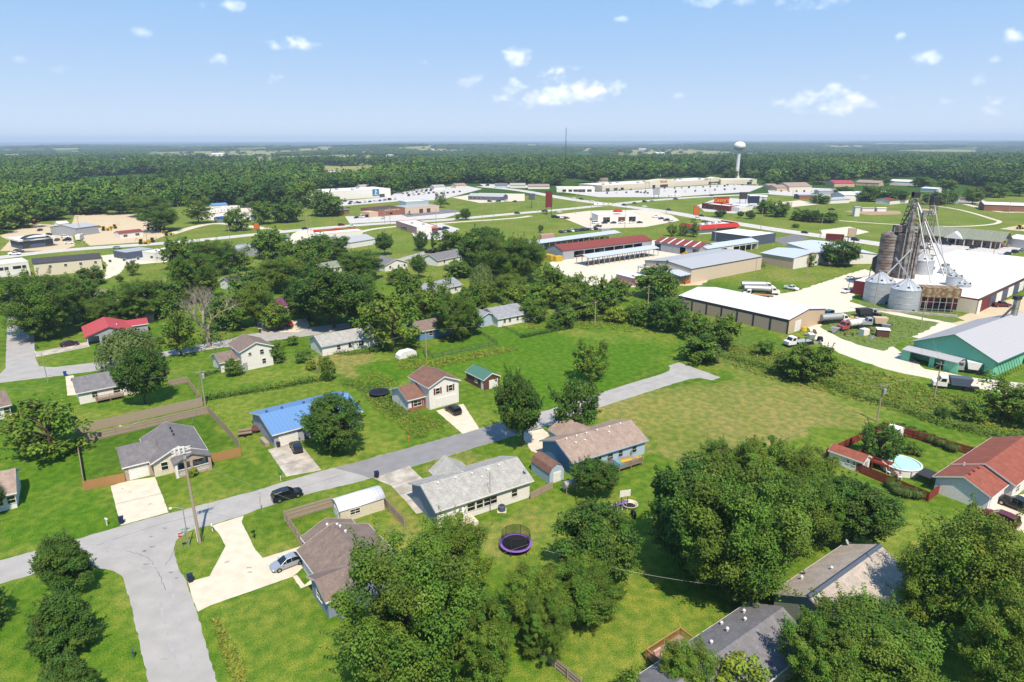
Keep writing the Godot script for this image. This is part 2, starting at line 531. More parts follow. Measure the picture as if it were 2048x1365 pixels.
	var arr := []
	arr.resize(Mesh.ARRAY_MAX)
	arr[Mesh.ARRAY_VERTEX] = v
	arr[Mesh.ARRAY_COLOR] = c
	arr[Mesh.ARRAY_INDEX] = idx
	var me := ArrayMesh.new()
	me.add_surface_from_arrays(Mesh.PRIMITIVE_TRIANGLES, arr)
	var mat := mk(Color(1, 1, 1), 0.95, T.grass, 0.055, true)
	mat.vertex_color_use_as_albedo = true
	mat.albedo_color = Color(1.46, 1.32, 1.42).linear_to_srgb()
	mat.metallic_specular = 0.15
	struct("ground", me, mat, "grassy ground of the town running out to wooded hills")

func ragged(p: PackedVector2Array, amp: float) -> PackedVector2Array:     # grass creeps over the edge of a pavement
	var o := PackedVector2Array()
	rng.seed = int(absf(p[0].x) * 100.0)
	for i in p.size():
		var q := p[i]; var r := p[(i + 1) % p.size()]
		var n := clampi(int(q.distance_to(r) / maxf(0.7, amp * 4.0)), 1, 90)
		var side := (r - q).orthogonal().normalized()
		for k in n:
			o.append(q.lerp(r, k / float(n)) + (side * rng.randf_range(-amp, amp) if k > 0 else Vector2.ZERO))
	return o

func sheet(nm: String, a: Array, mat: Material, y: float, label: String) -> void:
	var p := ragged(pxpoly(a), 0.5 if mat == M.gravel or mat == M.dirt or mat == M.turf else 0.1 if mat == M.asphalt else 0.04)
	var b := MB.new()
	var idx := Geometry2D.triangulate_polygon(p)
	if idx.is_empty(): push_warning("sheet " + label)
	for i in range(0, idx.size(), 3):
		b.tri_out(Vector3(p[idx[i]].x, y, p[idx[i]].y), Vector3(p[idx[i + 1]].x, y, p[idx[i + 1]].y), Vector3(p[idx[i + 2]].x, y, p[idx[i + 2]].y), Vector3.UP)
	for i in p.size():                                   # the edge of the slab
		var q := p[i]; var r := p[(i + 1) % p.size()]
		b.face(Vector3(q.x, y, q.y), Vector3(r.x, y, r.y), Vector3(r.x, -0.1, r.y), Vector3(q.x, -0.1, q.y), Vector3(r.y - q.y, 0, q.x - r.x))
	struct(nm, b.mesh(), mat, label)

func smooth_line(a: Array, step := 4.0) -> PackedVector3Array:
	var cv := Curve3D.new()
	var pts := []
	for i in range(0, a.size(), 2): pts.append(g(a[i], a[i + 1]))
	for i in pts.size():
		var t: Vector3 = (pts[mini(i + 1, pts.size() - 1)] - pts[maxi(i - 1, 0)]) * 0.18
		cv.add_point(pts[i], -t, t)
	cv.bake_interval = step
	return cv.get_baked_points()

func ribbon(b: MB, pts: PackedVector3Array, w0: float, w1: float, y: float) -> void:
	for i in pts.size() - 1:
		var s := []
		for k in [i, i + 1]:
			var t := (pts[mini(k + 1, pts.size() - 1)] - pts[maxi(k - 1, 0)]).normalized()
			var r := Vector3(-t.z, 0, t.x)
			s.append(pts[k] + r * w0 + Vector3.UP * y)
			s.append(pts[k] + r * w1 + Vector3.UP * y)
		b.face(s[0], s[2], s[3], s[1], Vector3.UP)

func road(nm: String, a: Array, w: float, mat: Material, y: float, label: String, lines := false) -> void:
	var pts := smooth_line(a)
	var b := MB.new()
	ribbon(b, pts, -w / 2, w / 2, y)
	struct(nm, b.mesh(), mat, label)
	if lines:
		var m := MB.new()
		ribbon(m, pts, -0.18, -0.05, y + 0.004)
		ribbon(m, pts, 0.05, 0.18, y + 0.004)
		struct("centre_line", m.mesh(), M.yellow, "yellow centre line of the " + nm.replace("_", " "))
		var e := MB.new()
		ribbon(e, pts, -w / 2 + 0.5, -w / 2 + 0.65, y + 0.004)
		ribbon(e, pts, w / 2 - 0.65, w / 2 - 0.5, y + 0.004)
		struct("edge_line", e.mesh(), M.white, "white edge lines of the " + nm.replace("_", " "))

func make_roads() -> void:
	M.turf = mk(ph(150, 176, 84), 0.95, T.grass, 0.055, true)
	sheet("residential_road", [-90, 1142, 0, 1119, 140, 1081, 235, 1053, 332, 1027, 512, 981, 572, 962, 645, 941, 687, 931, 922, 867, 1000, 846, 1095, 821, 1184, 792, 1260, 768, 1321, 750, 1338, 743, 1341, 737, 1337, 732, 1359, 726, 1441, 756, 1424, 762, 1400, 757, 1381, 759, 1336, 772, 1274, 792, 1189, 819, 1110, 848, 985, 885, 860, 923, 727, 961, 607, 990, 512, 1019, 485, 1030, 420, 1050, 385, 1058, 362, 1070, 350, 1082, 346, 1098, 357, 1140, 372, 1162, 382, 1195, 392, 1225, 410, 1285, 432, 1365, 480, 1560, 350, 1560, 296, 1365, 275, 1275, 260, 1210, 247, 1162, 241, 1150, 225, 1141, 200, 1136, 150, 1131, 82, 1142, 0, 1166, -90, 1190], M.asphalt, 0.012, "worn grey residential road with a side street turning off")
	sheet("road_overlay", [668, 936, 690, 930.5, 922, 867.5, 1000, 846.5, 1050, 833.5, 1042, 868, 985, 884.5, 860, 922.5, 740, 957, 722, 950], mk(ph(150, 150, 154), 0.95, T.asph, 0.05, true), 0.016, "newer dark asphalt stretch of the residential road")
	sheet("driveway", [220, 971, 250, 962, 309, 953, 336, 1024, 240, 1050], M.concrete, 0.02, "tan concrete driveway of the grey roofed house with white porch")
	sheet("driveway", [423, 1051, 486, 1031, 482, 1044, 510, 1100, 524, 1116, 602, 1092, 611, 1130, 584, 1153, 512, 1178, 420, 1210, 394, 1223, 383, 1195, 374, 1163, 389, 1160, 418, 1152, 450, 1091, 438, 1069], M.concrete, 0.02, "forked concrete driveway of the brown roofed house")
	sheet("driveway", [535, 899, 572, 953, 642, 940, 600, 888, 570, 890], M.old_concrete, 0.02, "stained driveway in front of the blue metal roof")
	sheet("driveway", [746, 957, 818, 932, 838, 952, 860, 974, 853, 990, 858, 1022, 832, 1028, 810, 1002, 782, 972], M.old_concrete, 0.02, "cracked concrete driveway of the light grey roofed house")
	sheet("driveway", [872, 822, 926, 808, 958, 858, 925, 868], M.concrete, 0.02, "driveway of the white split level house")
	sheet("driveway", [1040, 868, 1085, 858, 1124, 890, 1104, 917, 1062, 903], M.concrete, 0.02, "pale driveway of the brown roofed blue house")
	sheet("driveway", [1950, 1022, 1985, 998, 2060, 990, 2200, 1060, 2200, 1130, 2048, 1069], M.concrete, 0.02, "driveway with two parked vehicles by the red shingled house")
	sheet("front_walk", [584, 1153, 592, 1150, 608, 1170, 620, 1160, 626, 1166, 600, 1177], M.concrete, 0.024, "narrow concrete walk to the brown roofed house")
	sheet("back_street", [-60, 775, 0, 764, 120, 750, 195, 740, 322, 714, 425, 697, 520, 684, 640, 668, 700, 655, 700, 645, 612, 655, 500, 667, 457, 677, 340, 700, 317, 704, 197, 723, 108, 733, 78, 731, 70, 715, 66, 660, 62, 625, 50, 580, 10, 580, 14, 640, 10, 735, 0, 745, -60, 752], M.asphalt, 0.012, "pale street behind the houses on the left")
	sheet("driveway", [512, 645, 540, 638, 585, 640, 600, 655, 520, 668], M.old_concrete, 0.02, "shaded driveway beneath the trees by the purple roof")
	sheet("driveway", [560, 664, 585, 640, 612, 636, 620, 652, 596, 664], M.concrete, 0.024, "driveway with the red pickup")
	sheet("driveway", [69, 703, 175, 682, 180, 692, 71, 713], M.old_concrete, 0.02, "driveway of the red metal roofed house")
	sheet("driveway", [130, 752, 146, 749, 158, 788, 134, 790], M.concrete, 0.02, "concrete strip beside the grey roofed ranch house")
	# the highway and the town streets behind
	road("highway", [-160, 535, 0, 513, 140, 498, 355, 483, 512, 468, 640, 456, 760, 447, 887, 440, 1024, 428, 1130, 419, 1210, 411, 1300, 402, 1420, 394, 1560, 388], 11.0, M.asphalt2, 0.012, "two lane highway crossing the town from left to right", true)
	road("cross_highway", [960, 373, 1039, 381, 1136, 398, 1224, 410, 1324, 423, 1400, 436, 1536, 458, 1661, 476, 1761, 490, 1886, 510, 2048, 532, 2250, 562], 14.0, M.asphalt2, 0.016, "wide highway running past the grain elevator to the right", true)
	road("frontage_road", [700, 470, 760, 456, 890, 446, 1024, 437, 1062, 432], 5.0, M.concrete, 0.012, "pale service road beside the highway")
	road("town_street", [330, 590, 240, 600, 60, 570], 5.0, M.asphalt, 0.014, "narrow street behind the motel")
	road("town_street", [730, 545, 800, 520, 900, 492], 5.5, M.asphalt, 0.014, "side street by the dark roofed white house")
	road("side_street", [330, 470, 420, 447, 500, 452, 560, 462], 7.0, M.concrete, 0.014, "pale entrance road of the trailer dealer")
	road("ball_field_path", [1680, 443, 1780, 450, 1900, 455, 1975, 452, 2000, 446, 1985, 440, 1930, 424, 1880, 415, 1800, 405], 3.0, M.gravel, 0.012, "pale footpath round the ball field")
	road("ball_field_road", [1900, 402, 1990, 424, 2048, 427, 2200, 432], 5.0, M.gravel, 0.012, "gravel lane beside the ball field")
	# yards and lots
	sheet("gravel_yard", [1100, 525, 1180, 492, 1330, 480, 1400, 497, 1440, 500, 1400, 520, 1330, 530, 1290, 545, 1270, 575, 1230, 578, 1170, 570, 1110, 540], M.gravel, 0.01, "bright gravel yard of the lumber sheds")
	sheet("gravel_yard", [1290, 572, 1400, 572, 1420, 560, 1370, 552, 1300, 560], M.dirt, 0.01, "dirt apron by the tan warehouse")
	sheet("gravel_yard", [1495, 598, 1590, 585, 1680, 555, 1730, 540, 1760, 548, 1720, 580, 1700, 605, 1740, 617, 1880, 640, 1930, 660, 1880, 690, 1800, 670, 1780, 690, 1800, 705, 1830, 722, 1850, 740, 1960, 760, 2060, 770, 2060, 800, 1960, 780, 1870, 762, 1770, 740, 1690, 712, 1640, 690, 1620, 660, 1600, 645, 1560, 620], M.gravel, 0.01, "bright gravel yard and lane round the grain elevator")
	sheet("gravel_yard", [1880, 650, 1930, 632, 1975, 610, 2200, 570, 2200, 700, 2020, 690, 1960, 660], M.dirt, 0.008, "dusty yard between the white mill and the teal barn")
	sheet("grass_island", [1712, 604, 1735, 599, 1900, 628, 1930, 644, 1905, 648, 1820, 632, 1745, 618], M.turf, 0.03, "grass strip in front of the steel silos")
	sheet("grass_island", [1640, 655, 1650, 640, 1672, 628, 1745, 622, 1800, 634, 1880, 648, 1850, 664, 1800, 688, 1768, 704, 1725, 694, 1690, 682, 1662, 668], M.turf, 0.03, "weedy grass island under the scrap trucks")
	sheet("parking_lot", [570, 478, 600, 458, 650, 462, 610, 500, 585, 505], M.gravel, 0.01, "gravel lot by the red trimmed store")
	sheet("parking_lot", [690, 432, 760, 432, 890, 424, 930, 424, 890, 436, 700, 447], M.asphalt2, 0.01, "parking lot in front of the brick store")
	sheet("parking_lot", [790, 424, 900, 418, 925, 424, 815, 434], M.dark_asphalt, 0.018, "dark patched lot beside the tan shop")
	sheet("parking_lot", [660, 404, 780, 393, 800, 380, 930, 371, 965, 378, 880, 400, 800, 402, 680, 412], M.asphalt2, 0.01, "parking lot of the white store with the blue sign")
	sheet("parking_lot", [905, 395, 960, 386, 1050, 388, 1050, 402, 960, 406], M.concrete, 0.01, "pale lot round the grey bank")
	sheet("parking_lot", [1120, 384, 1205, 384, 1320, 377, 1450, 370, 1530, 373, 1500, 385, 1340, 395, 1200, 395], M.asphalt2, 0.01, "wide parking lot of the long supermarket")
	sheet("parking_lot", [1110, 430, 1180, 422, 1300, 420, 1345, 432, 1360, 442, 1290, 455, 1180, 458], M.concrete, 0.01, "pale lot of the white service station")
	sheet("parking_lot", [1395, 412, 1440, 396, 1500, 400, 1520, 412, 1470, 428, 1410, 424], M.asphalt2, 0.01, "lot round the convenience store")
	sheet("parking_lot", [820, 460, 880, 446, 920, 458, 880, 480, 830, 476], M.asphalt2, 0.01, "lot of the white flat roofed restaurant")
	sheet("parking_lot", [1835, 490, 1850, 474, 2010, 492, 2060, 496, 2000, 520, 1880, 506], M.asphalt2, 0.01, "parking lot of the long strip mall")
	sheet("parking_lot", [1545, 480, 1590, 470, 1620, 478, 1570, 492], M.dark_asphalt, 0.01, "dark lot beside the slate blue shop")
	sheet("parking_lot", [0, 500, 20, 480, 0, 470, 60, 445, 140, 450, 150, 490, 120, 500], M.dirt, 0.008, "dusty lot of the domed white dealership")
	sheet("gravel_lot", [140, 460, 150, 425, 240, 425, 290, 430, 330, 470, 300, 482, 180, 490], M.dirt, 0.006, "tan dirt yard of the machine dealer")
	sheet("gravel_lot", [400, 436, 440, 420, 500, 412, 560, 420, 540, 432, 470, 445], M.gravel, 0.01, "white gravel lot full of trailers")
	sheet("motel_yard", [205, 560, 215, 528, 200, 510, 360, 495, 360, 520, 250, 530, 240, 545], M.gravel, 0.008, "gravel drive beside the motel")
	sheet("parking_lot", [1535, 378, 1600, 376, 1690, 380, 1700, 392, 1620, 396, 1540, 390], M.asphalt2, 0.01, "pale lots between the far halls")
	sheet("parking_lot", [1850, 396, 1960, 400, 1990, 412, 1880, 408], M.asphalt2, 0.01, "pale lot left of the brick hall")
	sheet("parking_lot", [1540, 408, 1600, 402, 1640, 410, 1560, 418], M.concrete, 0.01, "small pale lot by the far trees")
	sheet("parking_lot", [960, 368, 1100, 372, 1100, 377, 970, 374], M.asphalt2, 0.01, "street before the far bungalows")
	sheet("parking_lot", [230, 505, 320, 498, 300, 520, 250, 522], M.asphalt2, 0.009, "grey forecourt beside the small white office")
	sheet("gravel_lot", [1640, 462, 1700, 455, 1740, 466, 1700, 474, 1650, 474], M.gravel, 0.01, "empty pale gravel pad by the highway")
	sheet("baseball_infield", [1688, 424, 1740, 421, 1800, 424, 1805, 430, 1740, 432], M.redclay, 0.012, "tan dirt infield of the ball field")
	sheet("gravel_lot", [2000, 460, 2048, 452, 2100, 455, 2060, 466], M.dirt, 0.01, "dirt work pad at the right edge")
	# cracks in the residential road
	rng.seed = 21
	var b := MB.new()
	for a in [[190, 1090, 330, 1045, 420, 1025], [60, 1130, 150, 1105], [250, 1100, 300, 1120, 330, 1180], [330, 1130, 345, 1105, 372, 1065], [600, 975, 690, 948], [1230, 785, 1350, 752]]:
		var pts := smooth_line(a, 0.5)
		for i in pts.size(): pts[i] += Vector3(rng.randf_range(-0.12, 0.12), 0, rng.randf_range(-0.12, 0.12))
		ribbon(b, pts, -0.03, 0.05, 0.017)
	struct("road_cracks", b.mesh(), M.crack, "dark sealed cracks in the residential road")
	var stain := mk(ph(178, 175, 176), 0.95, T.asph, 0.2, true)
	var tarry := mk(ph(150, 148, 150), 0.95, T.asph, 0.2, true)
	for k in 34:
		var a: Array = [[300, 1140, 60, 40], [340, 1260, 30, 70], [200, 1090, 120, 14], [560, 990, 50, 10], [640, 960, 60, 8], [1290, 775, 60, 8], [330, 1070, 40, 30], [270, 995, 34, 22], [470, 1130, 40, 20]][k % 9]
		var c := g(a[0] + rng.randf_range(-1, 1) * a[2], a[1] + rng.randf_range(-1, 1) * a[3])
		var m := MB.new()
		var w := rng.randf_range(0.08, 0.32)
		var last := []
		for i in 11:
			var r := w * rng.randf_range(0.4, 1.1)
			last.append(c + Vector3(cos(TAU * i / 11.0) * r * 1.8, 0.026, sin(TAU * i / 11.0) * r))
		for i in 11: m.tri_out(c + Vector3.UP * 0.026, last[i], last[(i + 1) % 11], Vector3.UP)
		struct("pavement_stain", m.mesh(), tarry if k % 3 == 0 else stain, "dark stain on the worn pavement")
	for a in [[[372, 1340, 340, 1230, 320, 1160, 250, 1110, 140, 1100], "side street"], [[-40, 1150, 140, 1105, 330, 1060, 520, 1000, 680, 952], "residential road"]]:
		for off in [-0.8, 0.7]:
			var m := MB.new()
			var pts := smooth_line(a[0], 0.8)
			for i in pts.size() - 1:
				if rng.randf() < 0.35: continue
				ribbon(m, PackedVector3Array([pts[i], pts[i + 1]]), off - rng.randf_range(0.1, 0.25), off + rng.randf_range(0.1, 0.25), 0.0215)
			struct("tyre_wear", m.mesh(), mk(ph(184, 182, 184), 0.95, T.asph, 0.1, true), "broken tyre worn streak along the " + a[1])
	for j in [[[565, 929, 632, 912], "by the blue roof"], [[782, 972, 840, 952], "near the road"], [[797, 990, 852, 972], "half way up"], [[812, 1004, 855, 990], "by the garage"], [[228, 1008, 322, 986], "of the grey roofed house"]]:
		var m := MB.new()
		ribbon(m, smooth_line(j[0], 1.0), -0.05, 0.05, 0.025)
		struct("driveway_joint", m.mesh(), M.crack, "dark joint across the driveway " + j[1])

# ---------------------------------------------------------------- trees
var V := {}
func leaf(b: MB, p: Vector3, nrm: Vector3, s: float) -> void:
	var t := nrm.cross(Vector3(rng.randf_range(-1, 1), rng.randf_range(-1, 1), rng.randf_range(-1, 1))).normalized()
	var q := nrm.cross(t)
	var tip := p + t * s + nrm * s * 0.1
	var end := p - t * s - nrm * s * 0.2
	var l := p + q * s * 0.62 - nrm * s * 0.22
	var r := p - q * s * 0.62 - nrm * s * 0.22
	b.tri_out(end, l, tip, nrm); b.tri_out(end, tip, r, nrm)

func ball() -> Vector3:
	var y := rng.randf_range(-1, 1)
	var a := rng.randf() * TAU
	var r := sqrt(1.0 - y * y)
	return Vector3(cos(a) * r, y, sin(a) * r)

# nominal tree: 10 m high, crown 10 m wide; kind shapes the crown
func make_crown(sd: int, kind: String, clumps: int, per: int, size: float) -> Array:
	rng.seed = sd
	var b := MB.new()
	b.tinted = true
	var spots := []
	var lift := 0.03
	if kind == "oval": lift = 0.06
	elif kind == "cone": lift = 0.04
	elif kind == "shrub": lift = 0.0
	var cy := (1.0 + lift) * 5.0
	var ry := (1.0 - lift) * 5.0
	var lob := []
	for k in 7: lob.append([ball(), rng.randf_range(0.75, 1.12)])
	for k in clumps:
		var d := ball()
		d.y = d.y - (0.1 if kind == "round" else 0.0)
		d = d.normalized()
		var rad := rng.randf_range(0.6, 0.98) if rng.randf() < 0.82 else rng.randf_range(0.3, 0.6)
		if kind == "oval" or kind == "cone": rad = rng.randf_range(0.8, 0.95) if rng.randf() < 0.85 else rng.randf_range(0.4, 0.8)
		var e := 1.0
		for l in lob:
			var m: float = maxf(0.0, d.dot(l[0]))
			e += (l[1] - 1.0) * m * m * 1.4
		var p := Vector3(d.x * 5.0 * rad * e, cy + d.y * ry * rad * e, d.z * 5.0 * rad * e)
		if kind == "cone":
			var f := clampf((p.y - 1.0) / 9.0, 0.0, 1.0)
			var w := sqrt(clampf(1.15 - f, 0.0, 1.0)) * minf(1.0, f * 3.0 + 0.75) / maxf(0.35, sqrt(1.0 - d.y * d.y * 0.8))
			p.x *= minf(w, 1.25); p.z *= minf(w, 1.25)
		spots.append([p, rng.randf_range(0.55, 1.5)])
	for s in spots:
		var cr: float = s[1] * (1.25 if kind != "loose" else 1.0) * (52.0 / clumps) ** 0.36
		var tone := rng.randf_range(0.72, 1.28)
		var warm := rng.randf_range(0.8, 1.25)
		for k in per:
			var d := ball()
			if rng.randf() < 0.5: d.y = absf(d.y)
			var fl := Vector3(1.1, 0.9, 1.1)
			var p: Vector3 = s[0] + d * fl * cr * rng.randf_range(0.45, 1.05)
			if p.y < 0.15: continue
			var t := tone * rng.randf_range(0.75, 1.25)
			b.col = Color(0.066 * t * warm, 0.122 * t, 0.020 * t)
			var n := (d * 0.9 + Vector3(0, 0.75, 0) + ball() * 0.75).normalized()
			leaf(b, p, n, size * rng.randf_range(0.7, 1.3))
		if rng.randf() < 0.5 and kind != "shrub":      # a shoot that breaks the outline
			var dir: Vector3 = ((s[0] - Vector3(0, cy * 0.8, 0)).normalized() + Vector3(0, 0.5, 0) + ball() * 0.4).normalized()
			for k in per / 7:
				var f := rng.randf()
				b.col = Color(0.07 * tone * warm, 0.126 * tone, 0.02 * tone)
				leaf(b, s[0] + dir * cr * (0.6 + 1.3 * f) + ball() * (0.3 - 0.18 * f), (ball() + Vector3.UP).normalized(), size * rng.randf_range(0.7, 1.2))
	var tr := MB.new()
	var top := 0.62 if kind != "cone" else 0.8
	var foot := 0.24
	tr.tube(Vector3(0, -0.3, 0), Vector3(0.05, lift * 10 + 0.8, 0.04), foot, foot * 0.72, 8)
	tr.tube(Vector3(0.05, lift * 10 + 0.8, 0.04), Vector3(0.1, top * 10, -0.1), foot * 0.72, 0.06, 7)
	if kind != "shrub":
		for k in mini(30, spots.size()):
			var p: Vector3 = spots[k * (spots.size() / 30)][0]
			var y0 := clampf(p.y * 0.55, lift * 10 + 0.4, top * 9)
			var mid := Vector3(p.x * 0.45, lerpf(y0, p.y, 0.6), p.z * 0.45)
			tr.tube(Vector3(0.06, y0, 0), mid, 0.1, 0.065, 5)
			tr.tube(mid, p, 0.065, 0.02, 4)
	return [tr.mesh(), b.mesh()]

func make_willow(sd: int) -> Array:
	rng.seed = sd
	var b := MB.new()
	b.tinted = true
	for k in 300:
		var d := ball()
		d.y = absf(d.y)
		var p := Vector3(d.x * 4.6, 5.2 + d.y * 4.6, d.z * 4.6) * Vector3(rng.randf_range(0.6, 1), 1, rng.randf_range(0.6, 1))
		var len := rng.randf_range(2.0, 5.6)
		var tone := rng.randf_range(0.8, 1.2)
		var y := 0.0
		while y < len and p.y - y > 0.5:
			var t := tone * rng.randf_range(0.8, 1.2)
			b.col = Color(0.068 * t, 0.108 * t, 0.034 * t)
			var q := p + Vector3(d.x * y * 0.12 + rng.randf_range(-0.2, 0.2), -y, d.z * y * 0.12 + rng.randf_range(-0.2, 0.2))
			leaf(b, q, (d * Vector3(1, 0.2, 1) + Vector3(0, 0.4, 0) + ball() * 0.5).normalized(), rng.randf_range(0.18, 0.3))
			y += 0.22
	var tr := MB.new()
	tr.tube(Vector3(0, -0.3, 0), Vector3(0, 4.5, 0), 0.3, 0.2, 8)
	for k in 8:
		var a := TAU * k / 8.0
		tr.tube(Vector3(0, 3.5, 0), Vector3(cos(a) * 3, 7.5, sin(a) * 3), 0.14, 0.04, 5)
	return [tr.mesh(), b.mesh()]

func twig(tr: MB, p: Vector3, d: Vector3, len: float, r: float, n: int) -> void:
	var q := p + d * len
	tr.tube(p, q, r, r * 0.6, 5 if r > 0.05 else 3, false)
	if n == 0: return
	for k in rng.randi_range(2, 3):
		var e := (d + ball() * 0.62 + Vector3(0, 0.16, 0)).normalized()
		twig(tr, p.lerp(q, rng.randf_range(0.55, 1.0)), e, len * rng.randf_range(0.62, 0.85), r * 0.58, n - 1)

func make_bare(sd: int) -> Array:
	rng.seed = sd
	var tr := MB.new()
	tr.tube(Vector3(0, -0.3, 0), Vector3(0.1, 2.2, 0), 0.3, 0.22, 8)
	for k in 4:
		var a := TAU * k / 4.0 + rng.randf()
		twig(tr, Vector3(0.1, 1.2 + 0.35 * k, 0), Vector3(cos(a) * 0.42, 1, sin(a) * 0.42).normalized(), 2.5, 0.16, 6)
	var b := MB.new()
	b.tinted = true
	for k in 260:
		b.col = Color(0.06, 0.1, 0.03)
		leaf(b, Vector3(rng.randf_range(-3, 3), rng.randf_range(0.6, 4.5), rng.randf_range(-3, 3)), (ball() + Vector3.UP).normalized(), 0.2)
	return [tr.mesh(), b.mesh()]

func make_tree_kinds() -> void:
	V.hi_round = [make_crown(101, "round", 165, 380, 0.095), make_crown(102, "round", 190, 340, 0.095), make_crown(103, "round", 150, 420, 0.095), make_crown(104, "loose", 170, 340, 0.095)]
	V.hi_oval = [make_crown(111, "oval", 170, 210, 0.15), make_crown(112, "oval", 170, 210, 0.15)]
	V.hi_cone = [make_crown(121, "cone", 170, 210, 0.15), make_crown(122, "cone", 170, 210, 0.15)]
	V.round = [make_crown(1, "round", 70, 95, 0.3), make_crown(2, "round", 80, 85, 0.3), make_crown(3, "round", 64, 100, 0.31), make_crown(4, "round", 74, 90, 0.3)]
	V.oval = [make_crown(11, "oval", 90, 80, 0.28), make_crown(12, "oval", 90, 80, 0.28), make_crown(13, "oval", 84, 84, 0.28)]
	V.loose = [make_crown(21, "loose", 62, 62, 0.26), make_crown(22, "loose", 56, 68, 0.26), make_crown(23, "loose", 66, 60, 0.26)]
	V.shrub = [make_crown(31, "shrub", 46, 60, 0.36), make_crown(32, "shrub", 40, 64, 0.36)]
	V.willow = [make_willow(41), make_willow(42)]
	V.bare = [make_bare(51)]
	V.far = []
	for k in 5: V.far.append(make_crown(61 + k, "round" if k % 2 else "oval", 24, 16, 0.85))

const KIND := {0: ["round", "leafy green shade tree", "leaf"], 1: ["oval", "dense dark green oval tree", "leaf_dark"], 2: ["willow", "pale drooping willow tree", "leaf_pale"], 3: ["bare", "leafless pale branched tree", "leaf"], 4: ["loose", "loose light green tree", "leaf_light"], 5: ["oval", "slim dark columnar evergreen tree", "leaf_dark"], 6: ["shrub", "rounded green shrub", "leaf"], 7: ["cone", "dense dark conical tree", "leaf_dark"], 8: ["round", "bright green bushy tree", "leaf_light"], 9: ["shrub", "yellow green leafy bush", "leaf_yellow"]}
var ntree := 0
func tree(u: float, vt: float, vb: float, w: float, kind: int, where: String) -> Node3D:
	var K: Array = KIND[kind]
	var base := g(u, vb - 0.14 * (vb - vt))
	var h := height_of(base, vt)
	var wide := w / px_per_m(base + Vector3.UP * h * 0.5)
	var key: String = K[0]
	if w > 88 and V.has("hi_" + key) or kind == 7: key = "hi_" + key
	ntree += 1
	var pair: Array = V[key][ntree % V[key].size()]
	rng.seed = ntree * 13
	var shrub := kind == 6 or kind == 9
	var t := thing("shrub" if shrub else ["shade_tree", "oval_tree", "willow_tree", "bare_tree", "loose_tree", "columnar_tree", "shrub", "conical_tree", "bushy_tree", "shrub"][kind], K[1] + " " + where, "shrub" if shrub else "tree", base, rng.randf() * TAU)
	var s := Vector3(wide / 10.0, h / 10.0, wide / 10.0)
	var tr := part(t, "trunk" if not shrub else "stem", pair[0], M.pale_bark if kind == 3 else M.bark)
	tr.scale = s
	var cr := part(t, "crown" if not shrub else "foliage", pair[1], M[K[2]])
	cr.scale = s
	return t

